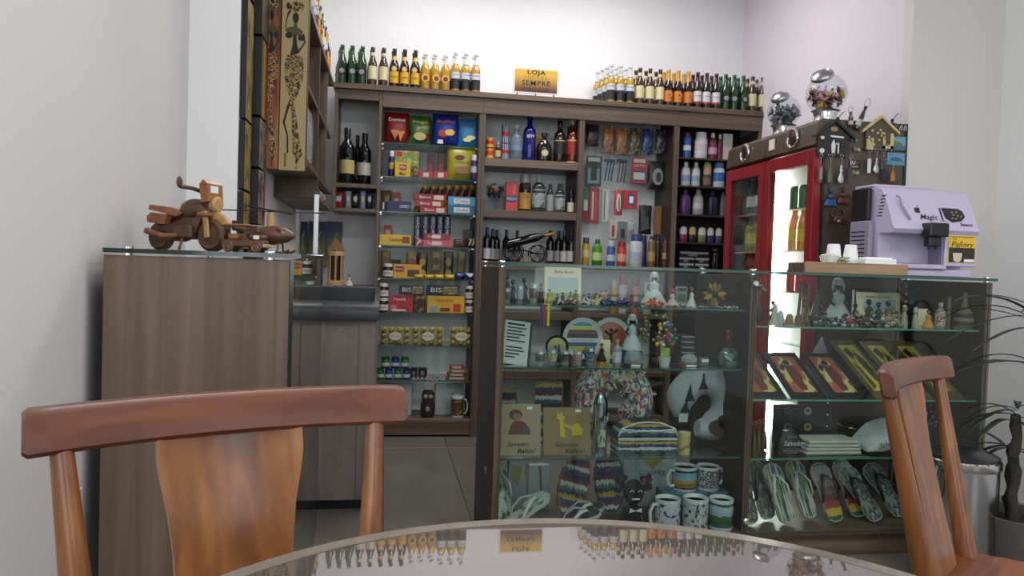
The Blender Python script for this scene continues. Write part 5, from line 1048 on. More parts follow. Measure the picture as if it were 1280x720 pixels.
hang('sponge_pack', 'pale folded pack behind the black hanging pouch', 785, 793, 277, 291, M((180, 186, 180), .5), 'bag', 'pack', d=.02)
hang('comb_pack', 'black hanging pouch with silver corner', 798, 814.4, 256.5, 293, M((34, 34, 36), .35), 'bag', 'pack', [([(.2, .1), (.8, .2), (.7, .6), (.3, .5)], (80, 82, 84))])
hang('brush', 'wooden hair brush hanging by the dark partition', 818, 826.8, 258, 293, wood('brush_wood', (90, 60, 34), (140, 100, 60), (10, 10, 2), .5), 'card', 'brush', d=.05)
d0 = Dz[0]
for nm, lab, xl, xr, yt, kind, c, cap, bands, Y in (('shampoo_bottle', 'golden yellow shampoo bottle at the start of the row', 727.6, 736.8, 297, 'flip', (206, 160, 50), (60, 70, 40), [(.3, .55, (230, 210, 150))], YS), ('shampoo_bottle', 'bright green shampoo bottle', 740, 753.2, 299, 'lotion', (60, 140, 50), (40, 96, 40), [(.2, .5, (200, 220, 150))], YS), ('shampoo_bottle', 'blue shampoo bottle beside the green one', 758.3, 769, 301, 'flip', (60, 96, 170), (200, 206, 214), [(.2, .45, (200, 210, 225))], YS), ('shampoo_bottle', 'coral red shampoo bottle', 771, 783.2, 302, 'flip', (206, 60, 50), (150, 40, 40), [(.2, .5, (230, 170, 150))], YS), ('shampoo_bottle', 'large white shampoo bottle', 787.2, 803, 292.5, 'flip', (216, 218, 222), (60, 80, 140), [(.2, .45, (180, 190, 210))], YS), ('shampoo_bottle', 'dark blue bottle half behind the large white one', 800, 808.5, 294, 'flip', (34, 50, 110), (28, 36, 80), [], YS+.07), ('spray_can', 'gold-brown hair spray can', 809.6, 819.2, 295, 'talc', (130, 100, 60), (60, 40, 26), [(.2, .5, (190, 160, 100))], YS+.02), ('spray_can', 'dark brown spray can half behind the gold-brown one', 818.5, 826, 297, 'talc', (60, 36, 28), (40, 26, 22), [], YS+.08), ('spray_can', 'maroon spray can by the dark partition', 828, 834.6, 297, 'talc', (96, 50, 44), (60, 30, 28), [(.3, .5, (180, 150, 120))], YS+.02)):
    bot(nm, lab, xl, xr, yt, d0, kind, M(c, .3), cap, bands, Y=Y, flat=.75)
# lower shelf behind the display case
for nm, lab, xl, xr, yt, c, cap in (('lotion_bottle', 'yellow bottle seen through the case below the shampoos', 763, 772, 350, (200, 150, 60), (220, 200, 150)), ('lotion_bottle', 'white bottle with pink cap seen through the case', 773, 784, 346, (220, 216, 212), (170, 60, 90)), ('lotion_bottle', 'salmon bottle seen through the case', 788, 799.5, 348, (206, 120, 96), (150, 70, 60)), ('lotion_bottle', 'pale green bottle seen through the case', 803, 815, 352, (170, 196, 160), (200, 214, 196))):
    bot(nm, lab, xl, xr, yt, .80, 'flip', M(c, .3), cap, [(.2, .5, (230, 226, 220))], Y=YS+.04, flat=.7)
for k, (xl, xr) in enumerate(((738, 752), (754, 771))):
    loc, w_, h = on(xl, xr, 384, .60, YS+.05); carton('soap_box', ['small pink carton on the low shelf behind the case', 'wider pink carton on the low shelf behind the case'][k], 'box', (loc[0], YS+.05, .42), w_, .36, .08, M(PNK, .4), [(.1, .9, .85, .97, (226, 190, 80))])
# ================================================================== bay E: toiletries
e = Ez; TW = lambda c, r=.3: M(c, r)
E_ITEMS = [
 (0, 'deodorant_can', 'blue spray deodorant can on the top toiletries shelf', 854, 863.8, 166, 'talc', (40, 90, 170), (170, 40, 50), [(.3, .5, (220, 226, 232))]),
 (0, 'talc_bottle', 'white powder bottle on the top toiletries shelf', 868, 884, 165.5, 'flip', (222, 220, 222), (226, 220, 224), [(.3, .55, (214, 190, 204))]),
 (0, 'soap_bottle', 'maroon liquid soap bottle', 885.4, 896.2, 166.5, 'lotion', (120, 30, 60), (225, 225, 225), [(.2, .45, (196, 150, 170))]),
 (0, 'soap_bottle', 'maroon liquid soap bottle half behind its twin', 896.5, 902.5, 168, 'lotion', (110, 28, 54), (225, 225, 225), []),
 (1, 'soap_bottle', 'white dish soap bottle next to the post', 851.3, 863, 202.5, 'lotion', (206, 210, 214), (215, 218, 222), [(.2, .45, (130, 160, 196))]),
 (1, 'soap_bottle', 'white dish soap bottle beside the bronze one', 864.4, 875, 203, 'lotion', (204, 208, 214), (215, 218, 222), [(.2, .45, (140, 164, 196))]),
 (1, 'lotion_bottle', 'bronze lotion bottle with dome cap', 878.4, 889.4, 202.5, 'rollon', (86, 62, 44), (196, 166, 120), [(.1, .35, (130, 100, 70))]),
 (1, 'mouthwash_bottle', 'white and blue mouthwash bottle', 891.4, 905.5, 203.5, 'flip', (200, 210, 222), (60, 110, 190), [(.25, .6, (60, 100, 180))]),
 (2, 'lotion_bottle', 'purple lotion bottle next to the bay post', 850, 863, 236, 'lotion', (96, 50, 124), (60, 34, 84), []),
 (2, 'lotion_bottle', 'silver-grey lotion bottle between purple and navy ones', 866, 879, 237, 'lotion', (176, 176, 178), (170, 178, 190), [(.25, .45, (206, 206, 210))]),
 (2, 'lotion_bottle', 'dark navy lotion bottle beside the silver-grey one', 884, 897, 238.5, 'lotion', (26, 34, 62), (20, 26, 50), []),
 (2, 'lotion_bottle', 'grey bottle beside the fridge on the third toiletries shelf', 900, 907, 240, 'talc', (110, 112, 118), (60, 62, 66), []),
 (3, 'roll_on', 'white and magenta roll-on deodorant', 849, 859, 283, 'rollon', (150, 50, 90), (226, 224, 226), []),
 (3, 'roll_on', 'yellow and black roll-on deodorant', 860.5, 870, 283.3, 'rollon', (50, 44, 36), (206, 186, 110), []),
 (3, 'roll_on', 'white and olive roll-on deodorant', 872, 882.3, 284, 'rollon', (130, 134, 90), (226, 226, 224), []),
 (3, 'roll_on', 'white and navy roll-on deodorant', 883.6, 892.3, 284.5, 'rollon', (44, 54, 104), (226, 226, 228), []),
 (3, 'roll_on', 'white and violet roll-on deodorant', 894, 902.4, 285, 'rollon', (90, 60, 120), (226, 226, 228), [])]
for si, nm, lab, xl, xr, yt, kind, c, cap, bands in E_ITEMS: bot(nm, lab, xl, xr, yt, e[si], kind, M(c, .3), cap, bands, Y=YU+.07, cat='toiletry', flat=.7)
loc, w_, h = on(904, 915.5, 167, e[0], YU+.07); carton('white_box', 'white carton with pastel print beside the fridge header', 'box', loc, w_, h, .05, M((206, 206, 200), .45), [(.1, .9, .5, .9, (190, 206, 190)), (.1, .9, .1, .35, (214, 190, 170))])
k = 0
for row_, (xs) in enumerate((((848.5, 868), (868.5, 886.5)), ((848.5, 868), (868.5, 886.5)), ((848.5, 886.5),))):
    for xl, xr in xs:
        loc, w_, h = on(xl, xr, 320, e[4], YU+.06); carton('razor_box', ['lower black and silver razor box by the bay post', 'lower black and silver razor box by the dark jar', 'middle black and silver razor box by the bay post', 'middle black and silver razor box by the dark jar', 'long razor box topping the stack'][k], 'box', (loc[0], YU+.06, e[4]+.0385*row_), w_, .038, .05, M((40, 42, 44), .35), [(.04, .96, .55, .92, (190, 192, 194)), (.3, .6, .15, .5, (150, 152, 154))], group='razor boxes'); k += 1
bot('dark_jar', 'dark glass jar beside the razor boxes', 889, 898, 311, e[4], 'talc', tinted((40, 40, 44), .85), (90, 90, 94), [], Y=YU+.07)

# ================================================================== paintings
def picture(name, label, loc, w_, h, d, ground, rot, frame=(16, 15, 15), group=None, fw=.0, gold=False, figure=None, axis='-x'):
    """picture facing local -y, x across, z up, origin at its lower centre on the wall side"""
    t = thing(name, label, 'painting', loc, 0, group, rot=rot)
    b = MB(); b.box(-w_/2, w_/2, -d, 0, 0, h, .001); part('stretcher', b, M(frame, .5), t, 0)
    b = MB(); b.box(-w_/2+fw, w_/2-fw, -d-.0008, -d, fw, h-fw); part('canvas', b, ground, t, 0)
    if figure: figure(t, w_, h, -d-.0012)
    return t
mINK = M((26, 22, 18), .6); LEOP = blotch('leopard_print', [(30, 24, 18), (30, 24, 18), (186, 150, 84), (206, 172, 108)], 75, kind='Object', tex='N', rough=.6, distort=1.5)
def woman(t, w_, h, y):
    """stylised woman carrying a basket; flat painted shapes"""
    P = lambda pts, m_, k=0: part('painted_shape', MB().prism([(x*w_, z*h) for x, z in pts], y-.0004*k-.0006, y+.0006, 'y'), m_, t, 0)
    P(oval(.02, .955, .33, .030), LEOP); P(oval(-.27, .955, .07, .02), mINK, 1); P(oval(.02, .890, .12, .030), mINK)
    P([(-.04, .865), (.08, .865), (.09, .835), (.30, .815), (.30, .80), (.15, .785), (-.15, .785), (-.36, .81), (-.36, .825), (-.05, .838)], M((96, 84, 44), .6))
    P(oval(-.22, .785, .14, .018), mINK, 1); P(oval(.26, .775, .14, .018), mINK, 1)
    P([(-.38, .83), (-.30, .91), (-.20, .935), (-.16, .925), (-.28, .89), (-.34, .83)], mINK); P([(.36, .80), (.42, .75), (.16, .685), (.14, .70), (.36, .75), (.30, .80)], mINK)
    P([(-.06, .79), (.06, .79), (.10, .73), (.20, .69), (.05, .675), (-.16, .67), (-.08, .73)], mINK)
    P([(-.28, .67), (.30, .67), (.38, .61), (.34, .53), (.16, .44), (.02, .40), (.10, .34), (.30, .16), (.42, .10), (.22, .05), (.02, .10), (-.06, .34), (-.16, .43), (-.34, .53), (-.36, .61)], LEOP, 1)
    P([(-.02, .41), (-.16, .36), (-.30, .28), (-.16, .20), (-.14, .10), (-.20, .10), (-.22, .20), (-.38, .28), (-.22, .38), (-.08, .43)], mINK)
    P([(.14, .08), (.2, .08), (.2, .01), (.14, .01)], LEOP); P([(-.30, .10), (-.22, .10), (-.22, .02), (-.30, .02)], M((140, 110, 50), .6))
TAN = M((206, 180, 128), .7); yE = 3.2995
p0 = atY(349, 213, yE); p1 = atY(381.5, 213, yE); wd = p1.x-p0.x
picture('tall_painting', 'tall cream painting of a woman with a basket on the shelf end', ((p0.x+p1.x)/2, yE, p0.z), wd, .70, .022, TAN, (0, 0, 0), figure=woman)
p2 = atY(325, 212, yE); wd2 = p0.x-p2.x-.004
picture('tall_painting', 'tall rust-orange painting of a woman on the shelf end', (p0.x-.004-wd2*.5-.0, yE, p0.z+.003), wd2, .70, .022, blotch('rust_ground', [(120, 70, 40), (160, 100, 58), (186, 130, 80)], 1.6, tex='N', rough=.7), (0, 0, 0), figure=woman)
# canvases on the side wall, facing into the room
ABS = [blotch('abs_brown', [(70, 52, 42), (110, 86, 66), (50, 38, 32)], 6, tex='N', stretch=(1, 1, .25), rough=.7), blotch('abs_gold', [(30, 26, 20), (170, 140, 60), (60, 50, 30)], 7, tex='N', stretch=(1, 1, .3), rough=.7), stripes('abs_rainbow', [(34, 50, 90), (110, 120, 50), (196, 160, 40), (190, 90, 30), (150, 40, 30)], 0, 1, .12, rough=.7), blotch('abs_white', [(40, 34, 34), (150, 140, 130), (70, 56, 50)], 8, tex='N', stretch=(1, 1, .3), rough=.7), blotch('abs_red', [(110, 24, 26), (60, 22, 24), (190, 170, 160), (130, 30, 34)], 7, tex='N', stretch=(1, 1, .35), rough=.7), blotch('abs_night', [(24, 24, 30), (60, 66, 76), (34, 30, 34)], 6, tex='N', rough=.7)]
XW_ = -.5445
def side_pic(Y, z0, h, w_, m_, label, d=.045): picture('side_canvas', label, (XW_, Y, z0), w_, h, d, m_, (0, 0, PI/2), group='canvases on the side wall')
for Y, z0, h, w_, m_, lab, d in ((3.03, 2.06, .34, .13, ABS[0], 'brown abstract canvas high on the side wall', .022), (3.195, 1.95, .42, .17, ABS[0], 'large brown abstract canvas beside the rust-orange woman', .05), (3.03, 1.60, .44, .13, ABS[1], 'black and gold canvas on the side wall', .022), (3.195, 1.64, .30, .17, ABS[2], 'rainbow-coloured canvas on the side wall', .05), (3.195, 1.44, .19, .17, ABS[3], 'grey scribbled canvas below the rainbow one', .05), (3.03, 1.34, .25, .13, ABS[1], 'small black and gold canvas above the wooden models', .022), (3.195, 1.22, .21, .17, ABS[4], 'red scribbled canvas on the side wall', .05), (3.03, 1.12, .21, .13, ABS[1], 'lowest black and gold canvas behind the wooden models', .022), (3.195, 1.02, .19, .17, ABS[5], 'dark night canvas behind the wooden helicopter', .05)):
    side_pic(Y, z0, h, w_, m_, lab, d)
# ================================================================== things on the wall shelves
for k in range(11):
    Y = 3.40+k*.118; kind = ['orange', 'cream', 'white', 'longneck', 'yellow'][k % 5]
    d = BEER[kind]; o = copy_tree(PROTO[kind], None, (XL-.035, Y, 2.158), .3*k, d['label']+' on the painting wall shelves'); o['group'] = 'bottles on the wall shelf top: '+kind
for k in range(4):
    Y = 3.47+k*.10
    t = thing('gift_pouch', 'clear gift pouch with a rosary hanging at the wall shelf front', 'pouch', (XL-.03, Y, 1.52), PI/2, 'clear gift pouches'); b = MB(); b.pillow(.085, .26, .02, wob=.002, seed=k); part('film', b, tinted((214, 216, 218), .35, .08), t, 60)
    b = MB(); b.tube([(.02*math.cos(a), 0, .15+.05*math.sin(a)) for a in [2*PI*q/16 for q in range(16)]], .003, 6, True); part('beads', b, M((200, 200, 204), .3), t); b = MB(); b.box(-.003, .003, -.002, .002, .05, .10); b.box(-.012, .012, -.002, .002, .078, .084); part('cross', b, STEEL, t, 0)
for k, (Y, z, c, lab) in enumerate(((4.0, 1.51, (206, 190, 150), 'cream boxed souvenir on the wall shelf'), (4.14, 1.51, (190, 150, 90), 'gold boxed souvenir on the wall shelf'), (4.28, 1.51, (150, 120, 90), 'brown boxed souvenir on the wall shelf'), (4.03, 1.84, (196, 186, 160), 'pale boxed souvenir on the upper wall shelf'), (4.20, 1.84, (120, 90, 60), 'dark boxed souvenir on the upper wall shelf'), (4.53, 1.51, (206, 196, 170), 'cream boxed souvenir near the wine cubby'), (4.66, 1.84, (160, 120, 70), 'amber boxed souvenir near the wine cubby'))):
    carton('souvenir_box', lab, 'box', (XL-.05, Y, z), .10, .16, .06, M(c, .5), [(.15, .85, .3, .85, blotch('souv_art', [(150, 120, 70), (60, 50, 44), (206, 190, 150)], 4, tex='N'))], rz=PI/2)
for k in range(5): bag('candy_packet', ['pink cellophane sweet bag on the lowest corner ledge', 'white cellophane sweet bag on the lowest corner ledge', 'silver sweet bag on the lowest corner ledge', 'red and white sweet bag on the lowest corner ledge', 'clear sweet bag on the lowest corner ledge'][k], 'packet', (XL-.04, 4.02+k*.15, 1.405), .11, .075, .04, blotch('cello%d' % k, [(206, 200, 200), (170, 60, 70), (190, 190, 194)][k % 3:]+[(220, 216, 214)], 4, tex='N', rough=.15), rz=PI/2, seed=k+50)

# ================================================================== carved wooden models on the side cabinet
ZG = 1.0995
W1 = wood('walnut_carving', (62, 38, 24), (110, 70, 44), (40, 40, 40), .45, .2); W2 = wood('reddish_carving', (120, 72, 40), (170, 112, 66), (40, 40, 40), .45, .2); W3 = wood('pale_carving', (170, 124, 74), (214, 172, 112), (40, 40, 40), .5)
def wheel(t, c, r, w_, name='wheel'):
    b = MB(); b.at(c, (PI/2, 0, 0)).lathe([(r*.55, -w_*.42), (r*.82, -w_*.5), (r, -w_*.3), (r, w_*.3), (r*.82, w_*.5), (r*.55, w_*.42)], 28); o = part(name, b, W1, t)
    b = MB(); b.at(c, (PI/2, 0, 0)).lathe([(r*.16, -w_*.56), (r*.55, -w_*.46), (r*.55, w_*.46), (r*.16, w_*.56)], 20); part('hub', b, W1, o); return o
c0_ = atY(236, 300, 2.24); t = thing('wooden_motorcycle', 'carved wooden motorcycle model on the side cabinet glass', 'model motorcycle', (c0_.x, 2.24, ZG), -.5); t.scale = (1.14, 1.14, 1.14)
wheel(t, (-.083, 0, .034), .034, .026); wheel(t, (.072, -.0, .039), .039, .028)
b = MB(); b.tube([(.072+.045*math.cos(a), 0, .039+.045*math.sin(a)) for a in [.35+2.3*k/10 for k in range(11)]], .006, 8, flat=2.2); part('front_fender', b, W3, t)
for s in (-1, 1): b = MB(); b.box(-.006, .006, -.004, .004, -.002, .062, .001); part('fork', b, W3, t, 0, loc=(.072, s*.02, .034), rot=(0, -.15, 0))
b = MB(); b.prism([(-.075, .026), (-.02, .022), (.03, .04), (.052, .085), (.035, .095), (-.01, .075), (-.06, .062), (-.09, .05)], -.014, .014, 'y'); part('frame', b, W1, t, 0)
b = MB(); b.box(-.03, .028, -.026, .026, .028, .062, .006); part('engine', b, W1, t, 0)
for s in (-1, 1): b = MB(); b.tube([(-.012, s*.026, .036), (-.05, s*.03, .034), (-.10, s*.032, .046)], [.005, .007, .008], 10); part('exhaust', b, W2, t)
b = MB(); b.ball((.018, 0, .100), .042, .024, .026, 16, 10); part('fuel_tank', b, W1, t)
b = MB(); b.prism([(-.105, .098), (-.10, .110), (-.03, .102), (.0, .09), (-.02, .082), (-.06, .090)], -.022, .022, 'y'); part('seat', b, W2, t, 0)
for s in (-1, 1): b = MB(); b.prism([(-.095, .066), (-.045, .062), (-.035, .085), (-.085, .090), (-.098, .08)], *sorted((s*.016, s*.034)), 'y'); part('saddle_bag', b, W2, t, 0)
b = MB(); b.prism([(-.115, .070), (-.09, .068), (-.09, .082), (-.112, .084)], -.012, .012, 'y'); part('tail_light', b, W3, t, 0)
b = MB(); b.tube([(.075, 0, .06), (.045, 0, .135)], .008, 10); part('steering_column', b, W1, t)
b = MB(); b.tube([(.022, -.055, .150), (.035, -.03, .148), (.045, 0, .140), (.035, .03, .148), (.022, .055, .150)], .005, 8); part('handlebar', b, W1, t)
for s in (-1, 1): b = MB(); b.ball((.020, s*.056, .160), .006, .008, .014, 8, 6); part('mirror', b, W1, t)
b = MB(); b.prism([(.058, .115), (.078, .118), (.074, .160), (.062, .170), (.050, .158)], -.026, .026, 'y'); part('windshield', b, W2, t, 0)
b = MB(); b.at((.080, 0, .112), (0, PI/2, 0)).lathe([(.0, -.012), (.016, -.010), (.019, .004), (.015, .008), (0, .008)], 16); part('headlight', b, W3, t)
b = MB(); b.box(.0745, .076, -.016, .010, .138, .155); part('price_tag', b, WHITE, t, 0)
b = MB(); b.box(.05, .078, -.034, .034, .082, .092, .003); part('handle_block', b, W2, t, 0)
b = MB(); b.tube([(.0, -.02, .03), (.008, -.04, .0035)], .0035, 8); part('kick_stand', b, W1, t)
c0_ = atY(306, 305, 2.16); t = thing('wooden_car', 'small carved open wooden car model between motorcycle and helicopter', 'model car', (c0_.x, 2.16, ZG), -.15)
for x in (-.035, .04):
    for s in (-1, 1): wheel(t, (x, s*.028, .0145), .0145, .012)
b = MB(); b.box(-.055, .058, -.026, .026, .014, .034, .004); part('chassis', b, W1, t, 0)
b = MB(); b.box(.015, .056, -.022, .022, .034, .048, .005); part('bonnet', b, W1, t, 0)
b = MB(); b.box(.055, .064, -.030, .030, .014, .024, .002); part('bumper', b, W3, t, 0)
for x, y in ((-.05, -.022), (-.05, .022), (.008, -.022), (.008, .022)): b = MB(); b.box(x-.003, x+.003, y-.003, y+.003, .034, .070); part('roof_post', b, W1, t, 0)
b = MB(); b.box(-.056, .014, -.027, .027, .070, .076, .002); part('roof', b, W2, t, 0)
b = MB(); b.box(-.04, -.01, -.02, .02, .034, .050, .003); part('seat', b, W2, t, 0); b = MB(); b.box(.030, .045, -.0235, -.0222, .036, .046); part('price_tag', b, WHITE, t, 0)
c0_ = atY(338, 300, 2.36); t = thing('wooden_helicopter', 'carved wooden helicopter model with long dark rotor', 'model helicopter', (c0_.x, 2.36, ZG), -.2)
b = MB(); b.lathe([(0, -.07), (.016, -.066), (.032, -.03), (.036, .01), (.026, .05), (.008, .072), (0, .074)], 20, sx=.8); hb = part('fuselage', b, W1, t, loc=(0, 0, .055), rot=(0, PI/2, 0))
b = MB(); b.tube([(-.05, 0, .062), (-.11, 0, .072)], [.014, .006], 10); part('tail_boom', b, W1, t); b = MB(); b.box(-.116, -.10, -.002, .002, .066, .095); part('tail_fin', b, W1, t, 0)
b = MB(); b.lathe([(.012, .080), (.013, .10), (.010, .122), (0, .122)], 14); part('rotor_mast', b, W3, t)
for k in range(2): b = MB(); b.box(-.16, .16, -.006, .006, -.0015, .0015); part('rotor_blade', b, M((40, 28, 22), .5), t, 0, loc=(0, 0, .125+.0035*k), rot=(0, 0, .1+k*PI/2*.9))
for s in (-1, 1):
    b = MB(); b.tube([(-.055, s*.028, .004), (.05, s*.028, .004), (.066, s*.028, .012)], .004, 8); sk_ = part('skid', b, W1, t)
    for x in (-.03, .03): b = MB(); b.tube([(x, s*.028, .004), (x, s*.018, .032)], .003, 8); part('strut', b, W1, sk_)
    for x in (.03, -.005): b = MB(); b.at((x, s*.0262, .062), (PI/2, 0, 0)).lathe([(.010, -.001), (.010, .001)], 12); part('window', b, M((26, 18, 14), .4), t)
b = MB(); b.at((-.03, -.034, .062), (PI/2, 0, 0)).lathe([(.012, -.006), (.013, .006), (.009, .01)], 14); part('engine_pod', b, W1, t)
# goods inside the side cabinet
for k, (y, z, c, lab) in enumerate(((2.30, .93, (214, 176, 60), 'yellow biscuit box inside the side cabinet'), (2.62, .93, (200, 160, 60), 'golden biscuit box inside the side cabinet'), (2.35, .72, (34, 34, 44), 'black wafer box inside the side cabinet'), (2.65, .72, (150, 50, 56), 'red wafer box inside the side cabinet'), (2.4, .50, (190, 194, 198), 'silver foil parcel inside the side cabinet'), (2.68, .50, (120, 110, 100), 'taupe parcel inside the side cabinet'), (2.5, .28, (110, 120, 90), 'green-grey parcel inside the side cabinet'))):
    carton('cabinet_box', lab, 'box', (LX1-.05, y, z), .22, .085, .06, M(c, .35), [(.1, .9, .2, .8, tuple(min(255, int(x*1.2)) for x in c))], rz=PI/2)

# ================================================================== fridge magnets and key holders
FYM_ = FY0-.0005
def fz(x, y): return atY(x, y, FYM_)
def house(label, xl, xr, yt, yb, wallm, roofm, stone=False):
    a = fz(xl, yb); b_ = fz(xr, yb); h = fz((xl+xr)/2, yt).z-a.z; w_ = b_.x-a.x; t = thing('key_house', label, 'key holder', ((a.x+b_.x)/2, FYM_, a.z))
    b = MB(); b.prism([(-w_*.38, 0), (w_*.38, 0), (w_*.38, h*.55), (0, h*.93), (-w_*.38, h*.55)], -.012, 0, 'y'); part('wall', b, wallm, t, 0)
    for s in (-1, 1): b = MB(); q = [(0, h*.93), (s*w_*.5, h*.47), (s*w_*.5, h*.55), (0, h)]; b.prism(q if s < 0 else q[::-1], -.024, 0, 'y'); part('roof', b, roofm, t, 0)
    for k in range(5): b = MB(); b.tube([(-w_*.3+k*w_*.15, -.012, .004), (-w_*.3+k*w_*.15, -.022, .0), (-w_*.3+k*w_*.15, -.022, .008)], .0012, 6); part('key_hook', b, STEEL, t)
    return t, w_, h
t, w_, h = house('black house-shaped key holder on the fridge side', 1014, 1065, 150, 194, M((34, 36, 34), .6), M((28, 30, 28), .6))
def plq(t, pts, m_, y=-.014): part('plaque', MB().prism(pts, y, -.012, 'y'), m_, t, 0)
plq(t, oval(0, h*.74, w_*.09, h*.07), M((170, 140, 90), .5)); plq(t, [(-w_*.08, h*.52), (w_*.24, h*.50), (w_*.24, h*.55), (-w_*.08, h*.57)], mW)
plq(t, oval(-w_*.28, h*.49, w_*.05, h*.045), mW); plq(t, oval(-w_*.28, h*.13, w_*.06, h*.07), mW)
plq(t, [(-w_*.04, h*.08), (w_*.03, h*.08), (w_*.05, h*.28), (w_*.02, h*.40), (-.0, h*.46), (-w_*.03, h*.40), (-w_*.06, h*.3)], mW); plq(t, [(w_*.10, h*.08), (w_*.13, h*.08), (w_*.13, h*.36), (w_*.06, h*.36), (w_*.06, h*.33), (w_*.10, h*.33)], mW)
for s in (-1, 1): plq(t, [(s*w_*.22-w_*.05, h*.27), (s*w_*.22+w_*.05, h*.27), (s*w_*.22+w_*.05, h*.40), (s*w_*.22-w_*.05, h*.40)], M((20, 22, 22), .4))
t, w_, h = house('cream wooden house-shaped key holder on the fridge side', 1074, 1120, 145, 187, M((90, 80, 64), .6), wood('pine', (190, 164, 104), (226, 206, 150), (20, 20, 20), .6))
PINE = MATS['pine']
rnd = random.Random(9)
for k in range(14):
    x = rnd.uniform(-.30, .30)*w_; z = h*rnd.uniform(.1, .62); b = MB(); b.at((x, -.012, z), (PI/2, 0, 0)).lathe([(.006, 0), (.006, .004), (.004, .006), (0, .006)], 10); part('wood_disc', b, PINE, t)
for pts in ([(-w_*.36, 0), (-w_*.18, 0), (-w_*.18, h*.34), (-w_*.36, h*.3)], [(w_*.08, h*.06), (w_*.36, h*.06), (w_*.36, h*.14), (w_*.08, h*.14)], [(w_*.28, h*.06), (w_*.36, h*.06), (w_*.36, h*.5), (w_*.28, h*.5)], [(w_*.08, h*.06), (w_*.14, h*.06), (w_*.14, h*.4), (w_*.08, h*.4)]): plq(t, pts, PINE, -.018)
def opener(label, x0, y0, x1, y1, c, cap=True, sc=1.0):
    a = fz(x0, y0); b_ = fz(x1, y1); d = b_-a; L = d.length; t = thing('bottle_opener', label, 'bottle opener', (a.x, FYM_-.012, a.z), rot=(0, math.atan2(d.x, d.z), 0)); r = .011*sc
    b = MB(); b.lathe([(0, 0), (r, 0), (r, L*.42), (r*.5, L*.60), (r*.45, L*.70), (0, L*.70)], 12); part('bottle_grip', b, c, t)
    b = MB(); b.tube([(r*1.1*math.cos(q), 0, L*.85+L*.14*math.sin(q)) for q in [2*PI*k/14 for k in range(14)]], .0018, 6, True); part('wire_loop', b, STEEL, t)
    b = MB(); b.lathe([(r*.6, L*.66), (r*.6, L*.74)], 10); part('collar', b, mK, t)
    b = MB(); b.lathe([(r*1.03, L*.1), (r*1.03, L*.3)], 12); part('label', b, M((190, 196, 186), .4), t)
opener('green bottle-shaped opener tilted on the fridge top edge', 1068, 162, 1085, 124, GB, sc=1.15); opener('amber bottle-shaped opener between the key houses', 1061.5, 159, 1061.5, 134, AB)
for x, y, lab in ((1046, 149, 'black ladle-shaped magnet above the black house'), (1114, 151, 'black and white ladle-shaped magnet above the postcards')):
    p = fz(x, y); t = thing('ladle_magnet', lab, 'magnet', (p.x, FYM_-.008, p.z)); b = MB(); b.ball((0, 0, 0), .009, .006, .009, 10, 8); part('bowl', b, mK, t); b = MB(); b.tube([(.004, 0, .004), (.014, 0, .02), (.03, 0, .034)], .002, 6); part('handle', b, mK, t); b = MB(); b.box(-.012, .014, -.003, .004, -.022, -.010, .002); part('base', b, mK, t, 0)
def card(label, xl, xr, yt, yb, top, mid, low):
    a = fz(xl, yb); b_ = fz(xr, yb); h = fz(xl, yt).z-a.z; w_ = b_.x-a.x; t = thing('postcard_magnet', label, 'magnet', ((a.x+b_.x)/2, FYM_, a.z), group='postcard magnets'); b = MB(); b.box(-w_/2, w_/2, -.004, 0, 0, h); part('card', b, M(top, .3), t, 0)
    part('sea_print', MB().prism([(-w_/2, 0), (w_/2, 0), (w_/2, h*.35), (-w_/2, h*.4)], -.0045, -.004, 'y'), M(low, .3), t, 0); part('island_print', MB().prism([(-w_*.35, h*.35), (w_*.4, h*.32), (w_*.2, h*.6), (-w_*.05, h*.66), (-w_*.3, h*.55)], -.005, -.0045, 'y'), M(mid, .3), t, 0)
card('postcard magnet of a green island fort', 1108, 1131, 170, 187, (120, 170, 206), (120, 130, 60), (70, 120, 150)); card('postcard magnet of a blue bay and hill', 1108, 1130, 190.5, 206, (110, 160, 196), (60, 110, 140), (90, 150, 180))
p = fz(1128, 161); t = thing('sandal_magnet', 'tiny pair of white sandals magnet by the postcards', 'magnet', (p.x, FYM_, p.z))
for s in (-1, 1):
    part('sole', MB().prism(oval(s*.011, 0, .008, .020), -.003, 0, 'y'), M((60, 60, 60), .5), t, 0); b = MB(); b.tube([(s*.011-.006, -.003, -.008), (s*.011-.004, -.006, .008), (s*.011, -.006, .014), (s*.011+.004, -.006, .008), (s*.011+.006, -.003, -.008)], .0018, 6); part('strap', b, mW, t)
def keychain(label, x, yt, yb, m_, kind):
    a = fz(x, yb); h = fz(x, yt).z-a.z; t = thing('keychain', label, 'keychain', (a.x, FYM_-.022, a.z)); r = .008
    b = MB(); b.tube([(r*math.cos(q), 0, h-r+r*math.sin(q)) for q in [2*PI*k/14 for k in range(14)]], .0012, 6, True); part('ring', b, STEEL, t); b = MB(); b.tube([(0, 0, h-2*r), (0, 0, h*.62)], .0012, 6); part('chain', b, STEEL, t)
    if kind == 'plate': b = MB(); b.box(-.010, .010, -.003, .003, 0, h*.62, .003); part('tag', b, m_, t, 0); b = MB(); b.box(-.007, .007, -.0036, -.003, h*.12, h*.5); part('inset', b, M((150, 156, 160), .3), t, 0)
    elif kind == 'doll':
        b = MB(); b.lathe([(0, 0), (.010, .001), (.016, .012), (.014, h*.22), (.005, h*.38), (.012, h*.46), (.004, h*.52), (.008, h*.58), (0, h*.65)], 12, sy=.35); part('charm', b, m_, t)
    elif kind == 'key':
        for q in (-1, 0, 1): b = MB(); b.box(-.003, .003, -.001, .001, 0, h*.6, .0005); part('key', b, m_, t, 0, loc=(q*.007, q*.0015, 0))
    else: b = MB(); b.lathe([(0, 0), (.012, .004), (.013, h*.3), (.006, h*.5), (.003, h*.6)], 12, sy=.4); part('charm', b, m_, t)
